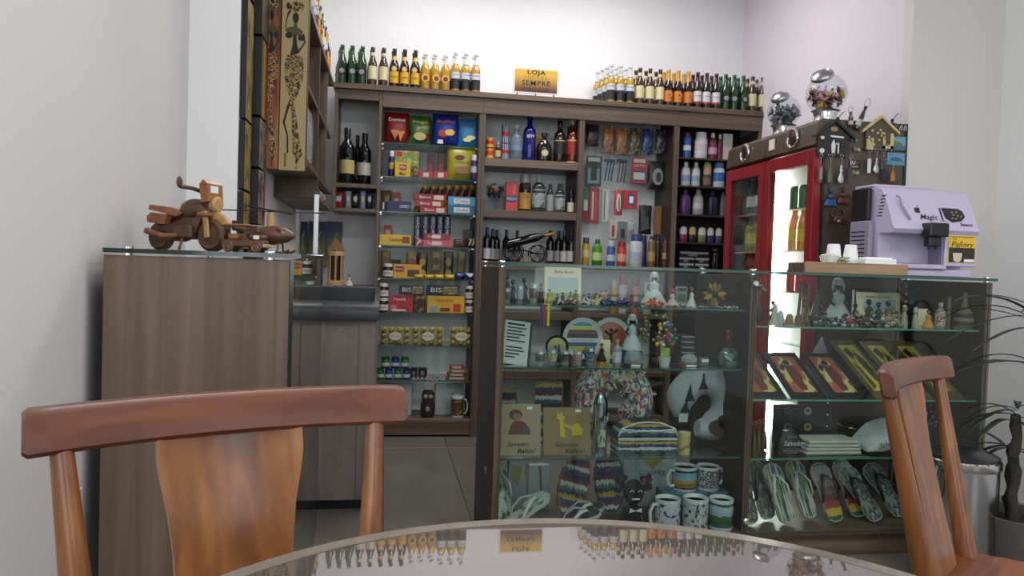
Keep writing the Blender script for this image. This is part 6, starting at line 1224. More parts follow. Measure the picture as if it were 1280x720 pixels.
keychain('red and silver plate keychain hanging over the door frame', 1022, 193, 229, M((150, 60, 66), .35), 'plate'); keychain('olive charm keychain under the black house', 1034, 194, 230, M((110, 110, 80), .4, .4), 'charm'); keychain('silver angel bottle-opener keychain under the black house', 1047.5, 194, 230, STEEL, 'doll'); keychain('bunch of grey key charms under the black house', 1059, 195, 229, M((90, 92, 94), .35, .7), 'key')
keychain('white figure keychain under the cream house', 1082.5, 187, 217, mW, 'key'); keychain('silver turtle keychain under the cream house', 1091.5, 187, 217, STEEL, 'doll'); keychain('dark filigree keychain under the cream house', 1100, 187, 214, M((80, 82, 86), .35, .8), 'charm'); keychain('navy tassel keychain behind the coffee machine', 1103, 200, 228, M((34, 36, 80), .7), 'charm'); keychain('orange tassel keychain behind the coffee machine', 1112, 203, 228, M((200, 130, 50), .7), 'charm')
p = fz(1068, 205); t = thing('word_magnet', 'black magnet strip with white letters and red heart', 'magnet', (p.x, FYM_, p.z)); b = MB(); b.box(-.028, .030, -.004, 0, -.022, .016, .001); part('plate', b, mK, t, 0); text('EU', .024, mW, t, (-.012, -.005, .004), bold=.02); part('heart', MB().prism([(.012, -.002), (.022, .006), (.020, .011), (.012, .008), (.006, .011), (.003, .006)], -.006, -.004, 'y'), mR, t, 0); text('BAHIA', .012, mW, t, (0, -.005, -.014))
for x, y, c, lab in ((1068, 216, (150, 140, 90), 'tiny gold owls magnet below the word magnet'), (1066.5, 175, (60, 80, 110), 'blue figure magnet between the two houses'), (1070, 187, (120, 122, 120), 'grey fish magnet between the two houses')):
    p = fz(x, y); t = thing('figure_magnet', lab, 'magnet', (p.x, FYM_, p.z)); b = MB(); b.ball((-.009, -.006, 0), .009, .006, .012, 10, 8); part('figure', b, M(c, .4), t); b = MB(); b.ball((.010, -.006, -.002), .010, .006, .010, 10, 8); part('figure', b, M(tuple(min(255, x_+40) for x_ in c), .4), t)
def dress_magnet(label, x, yt, yb, c, sk):
    a = fz(x, yb); h = fz(x, yt).z-a.z; t = thing('doll_magnet', label, 'magnet', (a.x, FYM_-.008, a.z)); b = MB(); b.lathe([(0, 0), (h*.38, 0), (h*.36, h*.1), (h*.12, h*.6), (0, h*.62)], 14, sy=.22); part('dress', b, M(c, .4), t); b = MB(); b.ball((0, 0, h*.74), h*.10, h*.06, h*.12, 10, 8); part('head', b, M(sk, .5), t); b = MB(); b.ball((0, 0, h*.88), h*.11, h*.06, h*.10, 10, 8); part('turban', b, M(c, .4), t)
    b = MB(); b.tube([(-h*.3, -h*.06, h*.45), (0, -h*.1, h*.38), (h*.3, -h*.06, h*.48)], h*.05, 8); part('arms', b, M(sk, .5), t)
dress_magnet('blue-dressed doll magnet on the fridge side', 1037, 234, 257, (40, 100, 160), (60, 40, 30)); dress_magnet('maroon-dressed doll magnet on the fridge side', 1053, 233, 254, (110, 34, 44), (60, 40, 30))
p = fz(1046, 275); t = thing('crab_magnet', 'reddish brown crab magnet low on the fridge side', 'magnet', (p.x, FYM_-.006, p.z)); CR = M((104, 56, 40), .35)
b = MB(); b.ball((0, 0, 0), .024, .008, .018, 14, 10); part('shell', b, CR, t); b = MB(); b.box(-.007, .007, -.0095, -.0085, -.009, -.001); part('label', b, mW, t, 0)
for s in (-1, 1):
    b = MB(); b.tube([(s*.018, 0, .008), (s*.036, 0, .024), (s*.026, -.002, .044)], [.004, .005, .003], 8); cl = part('claw', b, CR, t); b = MB(); b.ball((s*.020, -.003, .048), .008, .004, .006, 8, 6); part('pincer', b, CR, cl)
    for k in range(3): b = MB(); b.tube([(s*.02, 0, -.002-.006*k), (s*.042, -.001, .004-.012*k), (s*.050, 0, -.016-.012*k)], [.003, .0025, .0012], 6); part('crab_leg', b, CR, t)

# ================================================================== souvenirs in the display case
def kspan(xl, xr, yt, Y, zb): return span(xl, xr, yt, Y, zb)
WEAVE = stripes('bahia_weave', [(44, 30, 60), (40, 80, 100), (206, 206, 200), (104, 34, 50), (36, 60, 110), (190, 160, 70), (30, 40, 60), (60, 110, 110), (210, 205, 190), (96, 40, 60)], 2, 1.5, .16, rough=.75, wscale=13)
WEAVE2 = stripes('bahia_weave_fine', [(34, 30, 44), (40, 80, 100), (206, 206, 200), (36, 60, 110), (190, 160, 70), (30, 50, 50)], 2, 1.8, .16, rough=.75, wscale=14)
RIB = blotch('ribbon_mix', [(230, 230, 222), (70, 90, 160), (214, 90, 110), (240, 220, 160), (110, 170, 150), (240, 240, 240), (150, 90, 130), (232, 160, 120)], 16, tex='V', rough=.6, stretch=(1.6, 1.6, .9))
def shot(label, xl, xr, yt, zb, Y, body, deco, group='shot glasses in the case'):
    cx, w_, h = kspan(xl, xr, yt, Y, zb); r = w_/2; t = thing('shot_glass', label, 'shot glass', (cx, Y, zb+.0003), 0, group)
    b = MB(); b.lathe([(0, 0), (r*.78, 0), (r*.8, .004), (r, h), (r*.93, h), (r*.72, .010), (0, .010)], 16); part('glass', b, tinted(body, .38), t)
    b = MB(); b.lathe([(r*.87, h*.25), (r*.97, h*.75)], 16); part('print', b, deco if not isinstance(deco, tuple) else M(deco, .4), t); b = MB(); b.box(-.006, .006, -r-.001, -r, h*.76, h*.92); part('price_tag', b, mW, t, 0); return t
def clump(name, label, cx, Y, zb, w_, h, d, cols, n, r, group=None, cat='souvenirs'):
    """a heap too small and tangled to count"""
    rnd = random.Random(int(cx*1000)); b = MB()
    for k in range(n):
        u, v, q = rnd.uniform(-1, 1), rnd.uniform(-1, 1), rnd.random(); top = h*(1-.7*u*u)*(1-.6*v*v)
        b.m(rnd.randrange(len(cols))); b.T = None; rr = r*rnd.uniform(.6, 1.2); b.ball((u*w_/2, v*d/2, max(rr*.8, q*top)), rr, rr*rnd.uniform(.6, 1.3), rr*.8, 7, 5)
    o = solid(name, b, [M(c, .45) for c in cols], label, cat, (cx, Y, zb+.0003), group=group, smooth=60); o['kind'] = 'stuff'; return o
L1, L2, L3, L4 = KL; R1, R2, R3, R4 = KR
YN, YM_, YK = 2.80, 2.93, 3.08
DOT = lambda nm, cols: blotch(nm, cols, 5, tex='N', rough=.5)
# ---- left module, top shelf
SPK = DOT('shot_print', [(60, 50, 50), (150, 140, 130), (90, 60, 50)])
shot('shot glass with dark figures, nearest the case side on the top shelf', 628, 639, 360, L1, YN, (200, 206, 206), SPK); shot('pale blue tall shot glass on the top shelf', 645, 655, 356, L1, YN, (170, 196, 206), (170, 196, 214)); shot('shot glass with brown figures on the top shelf', 661, 673, 354, L1, YN, (200, 206, 206), DOT('shot_print2', [(50, 34, 30), (150, 110, 90), (80, 50, 44)]))
for k, (x, y0, lab) in enumerate(((633, 340, 'little dark musician figure rising behind the first shot glass'), (641, 348, 'little dark capoeira figure behind the blue shot glass'))):
    cx, w_, h = kspan(x-5, x+5, y0, YM_, L1); doll('mini_figurine', lab, (cx, YM_, L1), h, (40, 30, 28), (60, 56, 56), (24, 22, 22), wide=.16)
cx, w_, h = kspan(681, 727, 334, YK, L1); t = thing('scenic_plaque', 'cream souvenir plaque with printed heading behind the figurines', 'plaque', (cx, YK, L1), 0, rot=(-.08, 0, 0))
b = MB(); b.box(-w_/2, w_/2, 0, .01, 0, h, .001); part('board', b, CREAM, t, 0); b = MB(); b.box(-w_*.42, w_*.42, -.0006, 0, h*.08, h*.70); part('scene_print', b, grad('plaque_scene', (196, 206, 170), (180, 206, 210)), t, 0); text('Bahia Brasil', h*.13, INK, t, (w_*.02, -.0012, h*.86), width=w_*.5)
cols = [(206, 196, 60), (90, 70, 60), (60, 60, 110), (190, 150, 120), (150, 150, 60), (210, 205, 195), (80, 60, 90), (196, 190, 70)]
for k in range(9):
    x = 683+k*8.2; cx, w_, h = kspan(x, x+8, 358+(k*7 % 9), YM_-.03*(k % 2), L1); doll('mini_figurine', ['yellow', 'brown', 'navy', 'tan', 'olive', 'ivory', 'plum', 'lemon', 'rust'][k]+' tiny doll in the crowd before the cream plaque', (cx, YM_-.05*(k % 2), L1), h*.9, (70, 48, 36), (cols+[(150, 70, 40)])[k], (30, 26, 26), group='tiny dolls', wide=.30)
for k, (xl, xr, yt, c, lab) in enumerate(((690, 702, 372, [(60, 90, 90), (206, 206, 200), (40, 50, 60)], 'teal and white bead heap on the top shelf'), (703, 722, 373, [(120, 60, 60), (214, 206, 206), (50, 40, 50)], 'maroon and white bead heap on the top shelf'), (752, 768, 372, [(40, 70, 130), (60, 110, 160), (28, 34, 60)], 'blue bead heap on the top shelf'), (770, 787, 370, [(70, 44, 110), (44, 34, 60), (96, 70, 140)], 'purple bead heap on the top shelf'), (806, 831, 373, [(226, 110, 70), (236, 140, 96)], 'bright orange bead heap on the top shelf'))):
    cx, w_, h = kspan(xl, xr, yt, YN, L1); clump('bead_heap', lab, cx, YN, L1, w_, h, .06, c, 60, .0065)
cx, w_, h = kspan(728, 748, 352, YM_, L1); t = thing('boat_model', 'little white boat model with violet sail on the top shelf', 'model boat', (cx, YM_-.04, L1)); b = MB(); b.prism([(-w_*.5, h*.30), (-w_*.3, 0), (w_*.3, 0), (w_*.55, h*.34), (w_*.2, h*.22), (-w_*.2, h*.22)], -.012, .012, 'y'); part('hull', b, M((206, 200, 200), .5), t, 0); b = MB(); b.prism([(-w_*.05, h*.25), (w_*.3, h*.3), (0, h)], -.002, .002, 'y'); part('sail', b, M((120, 110, 150), .6), t, 0); b = MB(); b.box(-w_*.2, w_*.2, -.01, .01, h*.1, h*.25); part('cabin', b, M((110, 50, 50), .5), t, 0)
cx, w_, h = kspan(746, 756, 363, YM_, L1); t = thing('wooden_bead', 'round wooden ball souvenir beside the boat model', 'ball', (cx, YM_-.03, L1)); b = MB(); b.ball((0, 0, h*.45), h*.42, seg=14, rings=10); part('ball', b, W2, t); b = MB(); b.lathe([(.012, 0), (.012, .006), (.008, .01)], 12); part('stand', b, W1, t)
cx, w_, h = kspan(811, 833, 340, YM_, L1); BA = doll('baiana_doll', 'white-dressed doll with tall headscarf beside the orange beads', (cx, YM_+.04, L1), h, (44, 34, 32), (206, 212, 214), (214, 214, 206), scarf=True, wide=.40)
cx, w_, h = kspan(834, 847, 361, YN, L1); doll('mini_figurine', 'tiny pink and white doll beside the tall white doll', (cx, YN, L1), h, (120, 70, 60), (214, 190, 190), (206, 70, 90), scarf=True)
cx, w_, h = kspan(846, 859, 355.5, YM_, L1); carton('mini_box', 'small grey card box between the dolls on the top shelf', 'box', (cx, YM_, L1), w_, h*.9, .02, M((150, 154, 154), .5), [(.1, .9, .2, .6, (70, 100, 70)), (.1, .9, .75, .92, (60, 60, 64))])
cx, w_, h = kspan(859, 870, 358, YN+.04, L1); doll('mini_figurine', 'tiny red and white doll near the golden flower', (cx, YN+.04, L1), h, (120, 80, 60), (214, 214, 212), (170, 44, 44), wide=.24)
cx, w_, h = kspan(878, 908, 352, YN+.05, L1); t = thing('straw_flower', 'golden straw flower with dark centre on the top shelf', 'flower ornament', (cx, YN+.05, L1)); R_ = h*.5
for k in range(13):
    a = 2*PI*k/13; q = Matrix.Translation((0, -.004*(k % 2), R_)) @ Euler((0, a, 0)).to_matrix().to_4x4(); b = MB(); b.T = q; b.prism([(-.004, R_*.2), (-.011, R_*.6), (0, R_), (.011, R_*.6), (.004, R_*.2)], -.0015, .0015, 'y'); part('petal', b, M([(176, 140, 60), (130, 96, 44), (60, 40, 28)][k % 3], .6), t, 0)
b = MB(); b.ball((0, -.004, R_), R_*.26, R_*.16, R_*.26, 12, 8); part('flower_centre', b, M((50, 32, 24), .7), t)
# ---- left module, second shelf
def ztilt(name, label, xl, xr, yt, zb, Y, tilt, mat, d=.006, cat='card', rz=0.0, group=None):
    cx, w_, h = kspan(xl, xr, yt, Y, zb); t = thing(name, label, cat, (cx, Y, zb+.0004), 0, group, rot=(-tilt, 0, rz)); H_ = h/math.cos(tilt); b = MB(); b.box(-w_/2, w_/2, 0, d, 0, H_, .0008); part('board', b, mat, t, 0); return t, w_, H_
t, w_, h = ztilt('price_list', 'printed white price list in a leaning dark stand', 627, 660, 402, L2, YN, .22, M((212, 218, 216), .5), rz=.0, cat='notice'); t.rotation_euler = (-.22, .13, .1)
for k in range(11): b = MB(); q = [.34, .38, .30, .36, .26, .37, .0, .33, .36, .28, .20][k]; b.box(-w_*.40, -w_*.40+2*w_*q, -.0008, 0, h*(.90-.075*k), h*(.90-.075*k)+h*(.03 if k else .045)); part('printed_line', b, INK, t, 0)
b = MB(); b.box(-w_/2-.003, w_/2+.012, .006, .014, -.0, h*1.0); part('stand', b, M((40, 38, 38), .4), t, 0)
for k, (xl, xr, yt, c, d_, lab) in enumerate(((669, 681, 438, (200, 206, 206), SPK, 'shot glass with brown print beside the price list'), (683.5, 697, 436, (170, 190, 206), DOT('shot_print3', [(60, 90, 150), (206, 196, 90), (150, 190, 200)]), 'shot glass with blue and yellow print on the second shelf'), (700, 712, 438, (200, 206, 206), DOT('shot_print4', [(90, 60, 60), (40, 36, 40), (160, 140, 140)]), 'shot glass with dark print and hanging tag'), (716, 728, 438, (200, 206, 206), DOT('shot_print5', [(130, 60, 60), (200, 190, 190), (90, 40, 44)]), 'shot glass with reddish print on the second shelf'), (730, 744, 433, (120, 140, 170), DOT('shot_print6', [(40, 60, 110), (60, 90, 140), (190, 180, 80)]), 'navy printed shot glass beside the preacher figure'))): shot(lab, xl, xr, yt, L2, YN, c, d_)
def plate(label, xc, yc, rpx, Y, zb, rimc, facem, tilt=.1):
    p = atY(xc, yc, Y); r = atY(xc+rpx, yc, Y).x-p.x; t = thing('souvenir_plate', label, 'plate', (p.x, Y, zb+.001), rot=(-tilt, 0, 0)); zc = max(r, p.z-zb); b = MB(); b.at((0, 0, zc), (PI/2, 0, 0)).lathe([(0, 0), (r*.78, 0), (r, .010), (r, .013), (r*.78, .006), (r*.76, .006)], 36); part('rim', b, rimc, t)
    b = MB(); b.at((0, 0, zc), (PI/2, 0, 0)).lathe([(r*.78, .0061), (r*.78, .0072), (0, .0072)], 36); part('painted_centre', b, facem, t); b = MB(); b.box(-.02, .02, 0, .03, 0, max(.006, zc-r+.01)); part('easel', b, M((40, 38, 38), .5), t, 0); return t, r, zc
PW = M((206, 214, 216), .25)
t, r_, zc = plate('white plate with colourful ribbon stripes', 728.5, 423, 25, YN+.09, L2, PW, stripes('plate_stripes', [(150, 40, 50), (206, 190, 60), (50, 90, 150), (214, 220, 220), (60, 40, 44), (120, 44, 60), (206, 200, 80), (70, 130, 170)], 2, 1, .01, rough=.3))
for k in range(4): text('LEMBRANÇA DO SENHOR DO BONFIM', r_*.1, M((50, 40, 40), .5), t, (0, -.0078, zc+r_*(-.35+.24*k)), width=r_*1.15)
t, r_, zc = plate('white plate with orange picture of a dancer', 764, 423, 25, YN+.15, L2, PW, M((176, 84, 62), .3)); b = MB(); b.tube([(-r_*.3, -.0085, zc+r_*.35), (-r_*.05, -.0085, zc+r_*.15), (r_*.3, -.0085, zc+r_*.4)], .004, 6); b.tube([(0, -.0085, zc+r_*.25), (0, -.0085, zc-r_*.2)], .006, 6); part('dancer_print', b, mINK, t); part('dancer_head', MB().prism(oval(0, zc+r_*.38, r_*.09, r_*.09), -.010, -.0072, 'y'), mINK, t, 0)
t, r_, zc = plate('small dark plate with green landscape', 696, 434, 14.5, YN+.06, L2, M((44, 40, 40), .4), grad('plate_land', (60, 90, 80), (196, 186, 120)))
b = MB(); b.box(-r_*.2, -r_*.05, -.0086, -.0076, zc-r_*.4, zc+r_*.1); b.box(r_*.1, r_*.25, -.0086, -.0076, zc-r_*.4, zc+r_*.2); part('palm_print', b, mINK, t, 0)
cx, w_, h = kspan(746, 758, 428, YN+.02, L2); t = doll('preacher_figurine', 'small figure in black jacket on a yellow base', (cx, YN+.02, L2+.014), h-.014, (170, 120, 90), (22, 22, 24), (30, 22, 20), wide=.28); b = MB(); b.lathe([(.016, -.014), (.017, -.002), (.015, 0)], 14); part('base', b, M((214, 150, 60), .4), t)
cx, w_, h = kspan(748, 760, 424, YN+.10, L2); carton('icon_card', 'cream card standing behind the small black-jacketed figure', 'card', (cx, YN+.07, L2), w_, h, .004, CREAM)
loc, w_, h = on(766, 777, 424, L2, YN+.03); bottle('mini_bottle', 'clear miniature liquor bottle with gold cap on the second shelf', 'bottle', loc, w_, h, 'spirit', tinted((190, 196, 206), .5), (200, 160, 60), [(.1, .5, (206, 210, 222))])
cx, w_, h = kspan(778, 802, 393, YN+.09, L2); doll('baiana_doll', 'black baiana doll with white ruffled dress and blue sash', (cx, YN+.09, L2+.05), h-.05, (26, 20, 20), (206, 214, 218), (206, 212, 216), scarf=True, wide=.30); cx_b = cx
b = MB(); b.lathe([(.042, 0), (.042, .046), (.036, .050), (0, .050)], 24); solid('doll_stand', b, M((50, 110, 160), .5), 'blue drum stand under the black baiana doll', 'stand', (cx, YN+.09, L2))
cx, w_, h = kspan(779, 802, 436, YN+.01, L2); t = thing('glass_dome', 'clear glass dome souvenir on a small brown base', 'glass dome', (cx, YN-.004, L2)); r = w_/2; b = MB(); b.lathe([(r, .010), (r, h*.45), (r*.8, h*.8), (r*.3, h), (0, h)], 20, sy=.8); part('dome', b, tinted((206, 210, 212), .3), t); b = MB(); b.lathe([(r*1.02, 0), (r*1.02, .010), (0, .010)], 20, sy=.8); part('base', b, M((90, 50, 44), .4), t); b = MB(); b.box(-r*.5, r*.5, -r*.84, -r*.82, .001, .009); part('label', b, mW, t, 0); b = MB(); b.ball((0, 0, .024), r*.6, r*.4, .012, 10, 8); part('scene', b, M((150, 110, 110), .5), t)
# gold berry tree, flower pot
cx, w_, h = kspan(806, 838, 388, YM_+.05, L2); t = thing('gold_berry_tree', 'little tree of gold and pearl berries on the second shelf', 'ornament tree', (cx-.012, YM_+.05, L2)); b = MB(); b.tube([(.012, 0, 0), (.008, 0, h*.4), (0, 0, h*.6)], .003, 6); part('trunk', b, W1, t); b = MB(); b.lathe([(.02, 0), (.02, .008), (0, .01)], 14, .012); part('foot', b, W1, t)
rnd = random.Random(4); me = MB().ball((0, 0, 0), .0085, seg=9, rings=6).mesh('berry', M((186, 168, 110), .25, .5), 60)
for k in range(34): a = rnd.uniform(0, 6.28); q = rnd.uniform(-1, 1); R2_ = w_*.62*math.sqrt(1-q*q); link('berry', me, t, (R2_*math.cos(a)*.9, R2_*math.sin(a)*.5, h*.66+q*h*.34))
cx, w_, h = kspan(823, 838, 446, YN, L2); t = thing('flower_pot', 'white pot of multicoloured flower balls with a green tag', 'flower pot', (cx, YN, L2)); b = MB(); b.lathe([(w_*.36, 0), (w_*.5, h), (w_*.44, h), (w_*.34, .004), (0, .004)], 18); part('pot', b, M((214, 216, 218), .35), t); H_ = kspan(823, 838, 404, YN, L2)[2]
b = MB(); b.box(-.018, .018, -.004, -.002, h*.95, h+.035); part('tag', b, M((150, 180, 80), .5), t, 0); b = MB(); b.tube([(0, 0, .01), (0, 0, H_*.7)], .003, 6); part('stem', b, M((50, 80, 40), .6), t)
FC = [(206, 60, 60), (60, 100, 160), (226, 190, 60), (226, 120, 60), (80, 180, 80), (214, 214, 214), (150, 60, 120), (60, 150, 150), (40, 50, 60)]
for i, c in enumerate(FC):
    me = MB().ball((0, 0, 0), .0078, seg=8, rings=6).mesh('flower_ball', M(c, .5), 60)
    for k in range(4): a = rnd.uniform(0, 6.28); q = rnd.uniform(-1, 1); rr = .042*math.sqrt(1-q*q*.8); link('flower_ball', me, t, (rr*math.cos(a), rr*math.sin(a)*.6, H_*.70+q*H_*.28))
# dark stacked boxes, perfume, jar
for k in range(5):
    cx, w_, h = kspan(850, 868, 450, YM_, L2); carton('cd_case', 'dark case with pale edge in the stack beside the flower pot', 'case', (cx, YM_, L2+.0215*k), w_*(.98-.02*(k % 2)), .021, .10, M((30, 30, 34), .3), [(.04, .96, .7, .92, (170, 172, 176))], group='stacked dark cases')
cx, w_, h = kspan(848, 873, 440, YN, L2); t = thing('glass_dome', 'clear faceted paperweight on a brown base beside the stacked cases', 'paperweight', (cx, YN-.01, L2)); r = w_/2; b = MB(); b.ball((0, 0, h*.5), r*.85, r*.6, h*.42, 8, 5); part('crystal', b, tinted((190, 200, 206), .5), t, 0); b = MB(); b.box(-r, r, -r*.5, r*.5, 0, .012, .002); part('base', b, M((90, 50, 44), .4), t, 0); b = MB(); b.box(-r*.5, r*.5, -r*.52, -r*.5, .002, .010); part('label', b, mW, t, 0)
cx, w_, h = kspan(874, 885, 440, YN+.03, L2); t = thing('perfume_bottle', 'square clear perfume bottle with dark stopper', 'bottle', (cx, YN+.03, L2)); b = MB(); b.box(-w_/2, w_/2, -.015, .015, 0, h*.65, .004); part('body', b, tinted((150, 150, 150), .5), t, 0); b = MB(); b.box(-w_*.25, w_*.25, -.010, .010, h*.65, h, .002); part('stopper', b, mK, t, 0); b = MB(); b.box(-w_*.4, w_*.4, -.016, -.015, h*.3, h*.5); part('label', b, mW, t, 0)
cx, w_, h = kspan(899, 924, 436, YN+.02, L2); t = thing('glitter_jar', 'rounded green glittering glass jar at the end of the second shelf', 'jar', (cx, YN+.02, L2)); r = w_/2; b = MB(); b.lathe([(0, 0), (r*.7, 0), (r*.9, h*.15), (r, h*.5), (r*.9, h*.78), (r*.62, h*.88), (r*.66, h), (r*.58, h), (r*.54, h*.88), (0, h*.8)], 22); part('jar', b, blotch('green_glitter', [(90, 120, 108), (120, 150, 136), (70, 96, 86), (180, 200, 190)], 40, kind='Object', rough=.2), t)
b = MB(); rnd = random.Random(2)
for k in range(6): b.tube([(0, 0, h*.85), (rnd.uniform(-.02, .02), rnd.uniform(-.01, .01), h*1.3), (rnd.uniform(-.03, .03), rnd.uniform(-.01, .01), h*1.6+.01*k)], .0015, 5)
part('dried_sprigs', b, M((70, 80, 56), .7), t)['kind'] = 'stuff'
b = MB()
for k in range(5): b.ball((rnd.uniform(-.025, .025), rnd.uniform(-.01, .01), h*1.6+.012*(k % 3)), .009, seg=8, rings=6)
part('red_blossoms', b, M((150, 50, 64), .6), t)['kind'] = 'stuff'
# ribbons hanging from the top shelf
for k, (x, c, lab) in enumerate(((677, (60, 60, 120), 'navy wish ribbon hanging over the top shelf edge'), (681, (150, 60, 80), 'red wish ribbon hanging over the top shelf edge'), (686, (214, 190, 60), 'yellow wish ribbon hanging over the top shelf edge'))):
    p = atY(x, 375, KY0+.028); z1 = L1+.0005; z0 = atY(x, 408, KY0+.026).z; t = thing('wish_ribbon', lab, 'ribbon', (p.x, KY0+.026, z1), 0, 'wish ribbons'); b = MB(); b.box(-.005, .005, 0, .07, 0, .0008); part('laid_end', b, M(c, .6), t, 0); b = MB(); b.prism([(-.005, z0-z1), (.005, z0-z1+.004), (.005, .0008), (-.005, .0008)], -.001, 0, 'y'); part('hanging_end', b, M(c, .6), t, 0)
# ---- left module, third shelf
for xl, xr, yt, lab, fig in ((622, 677, 507, 'kraft board plaque with a brown sitting figure and lettering', 0), (680, 739, 511, 'kraft board plaque with a yellow palm-house shape and lettering', 1)):
    t, w_, h = ztilt('kraft_plaque', lab, xl, xr, yt, L3, YN-.03, .14, M((172, 154, 122) if fig == 0 else (150, 126, 84), .7), .012, 'plaque', group='kraft plaques'); y = -.0016
    text('Salvador', h*.12, INK, t, (-w_*.02, y, h*.22), width=w_*.5, shear=.3); text('Bahia!', h*.13, mINK, t, (w_*.16, y, h*.09), width=w_*.42, shear=.2, bold=.01)
    Q = lambda pts, m_, k=0: part('cut_out', MB().prism([(x*w_, z*h) for x, z in pts], -.003-.0005*k, 0, 'y'), m_, t, 0)
    if fig == 0: Q(oval(-.08, .80, .15, .10), M((90, 62, 50), .7)); Q(oval(-.05, .76, .09, .06), M((150, 120, 96), .7), 1); Q([(-.25, .42), (.25, .42), (.22, .55), (.10, .66), (-.10, .68), (-.18, .6)], M((110, 60, 54), .7)); Q([(.02, .44), (.26, .42), (.22, .56), (.12, .6)], M((80, 80, 96), .7), 1)
    else: YQ = M((206, 182, 50), .5); Q([(-.15, .38), (-.03, .36), (-.08, .72), (-.04, .80), (-.10, .84), (-.10, .92), (-.16, .86), (-.22, .86), (-.24, .78), (-.16, .74)], YQ); Q([(.10, .40), (.32, .42), (.34, .56), (.28, .58), (.26, .66), (.16, .66), (.12, .60), (-.08, .68), (-.08, .62), (.10, .52)], YQ)
    b = MB(); b.box(w_*.18, w_*.30, -.0012, 0, h*.90, h*.96); part('price_tag', b, mW, t, 0)
def purse(label, xl, xr, yt, zb, Y, zf=0):
    cx, w_, h = kspan(xl, xr, yt, Y, zb); t = thing('woven_purse', label, 'purse', (cx, Y, zb+zf), 0, 'woven purses'); b = MB(); b.box(-w_/2, w_/2, 0, .02, 0, h-zf, .005); part('pouch', b, WEAVE, t, 0); b = MB(); b.tube([(-w_*.45, .01, h-zf), (-w_*.2, .01, (h-zf)*1.35), (0, .01, (h-zf)*1.45), (w_*.2, .01, (h-zf)*1.35), (w_*.45, .01, h-zf)], .0016, 6); part('strap', b, M((150, 120, 80), .6), t); b = MB(); b.tube([(-w_/2, -.001, 0), (-w_/2, -.001, h-zf), (w_/2, -.001, h-zf), (w_/2, -.001, 0)], .002, 6); part('edging', b, M((190, 140, 70), .6), t)
purse('small woven striped purse standing behind the kraft plaques', 668, 702, 478, L3, YM_+.02); purse('small woven purse beside the case side', 624, 645, 485, L3, YM_+.02)
def neck_pillow(label, xc, yc, rpx, tube_px, Y, mat, gap_a, zb, thick=.09, print_=None):
    p = atY(xc, yc, Y); k = atY(xc+1, yc, Y).x-p.x; R_ = rpx*k; r = tube_px*k; t = thing('neck_pillow', label, 'neck pillow', (p.x, Y, zb)); zc = R_+r; pts = []; rs = []
    for i in range(25):
        a = gap_a+.45+(2*PI-.9)*i/24; pts.append((R_*math.cos(a), 0, zc+R_*math.sin(a))); e = min(i, 24-i); rs.append(r*(.55+.45*min(1, e/3)))
    b = MB(); b.tube(pts, rs, 16); part('cushion', b, mat, t, 60); return t, R_, r, zc
t, R_, r_, zc = neck_pillow('U-shaped neck pillow covered in multicoloured ribbon scraps', 766, 500, 32, 18, YM_+.06, RIB, -PI/2, L3)
rnd = random.Random(8); b = MB(); cs = [(236, 236, 230), (60, 80, 150), (214, 90, 110), (240, 224, 160), (110, 170, 150), (240, 240, 238)]
for k in range(420):
    a = rnd.uniform(-PI/2+.5, 1.5*PI-.5); q = rnd.uniform(PI*.6, PI*1.9); n_ = Vector((math.cos(a)*math.cos(q), math.sin(q)*1.0, math.sin(a)*math.cos(q))); n_.y = -abs(n_.y); c = Vector((R_*math.cos(a), 0, zc+R_*math.sin(a)))+n_.normalized()*r_
    d = Vector((rnd.uniform(-1, 1), rnd.uniform(-.4, .4), rnd.uniform(-1, 1))).normalized()*.013; s_ = d.cross(n_).normalized()*.003; b.m(k % 6); b.add([c-d-s_, c+d-s_+n_*.004, c+d+s_+n_*.004, c-d+s_], [(0, 1, 2, 3)])
o = part('ribbon_scraps', b, [M(c, .6) for c in cs], t, 0); o['kind'] = 'stuff'
t, R_, r_, zc = neck_pillow('white U-shaped neck pillow printed with black sails', 879, 513, 29, 17.5, YM_+.02, M((196, 200, 206), .7), PI*1.28, L3)
for ang, sz, m_, nm in ((150, .42, mK, 'sail_print'), (108, .38, mK, 'sail_print'), (182, .36, mK, 'sail_print'), (300, .55, M((96, 62, 46), .7), 'brown_print'), (322, .5, M((80, 54, 44), .7), 'brown_print')):
    a_ = math.radians(ang); cx_, cz_ = R_*math.cos(a_), zc+R_*math.sin(a_); q = sz*R_
    pts = [(cx_-q*.45, cz_-q*.7), (cx_+q*.6, cz_-q*.6), (cx_+q*.25, cz_+q*.0), (cx_+q*.1, cz_+q)] if nm == 'sail_print' else oval(cx_, cz_, q*.8, q*.62)
    part(nm, MB().prism(pts, -r_-.0015, -r_*.7, 'y'), m_, t, 0)
cx, w_, h = kspan(741, 759, 489, YN-.02, L3); t = thing('foil_bottle', 'bottle wrapped in crumpled silver cellophane', 'bottle', (cx, YN-.02, L3)); b = MB(); b.lathe([(0, 0), (w_*.5, 0), (w_*.52, h*.1), (w_*.45, h*.5), (w_*.5, h*.8), (w_*.3, h*.95), (0, h)], 11); part('foil', b, blotch('foil_crumple', [(150, 156, 158), (206, 212, 214), (96, 104, 106), (180, 186, 190)], 6, rough=.12, metal=.9, bump=.5), t, 20); b = MB(); b.box(-w_*.24, w_*.24, -w_*.56, -w_*.5, h*.15, h*.42); part('label', b, blotch('foil_label', [(190, 206, 190), (60, 110, 80)], 4), t, 0)
cx, w_, h = kspan(772, 846, 527, YN+.0, L3); t = thing('zip_bag', 'woven striped zip toiletry bag with white piping', 'bag', (cx, YN+.03, L3))
ol = [(-w_*.5, 0), (w_*.5, 0), (w_*.5, h*.55), (w_*.44, h*.8), (w_*.2, h*.97), (-.0, h), (-w_*.2, h*.97), (-w_*.44, h*.8), (-w_*.5, h*.55)]
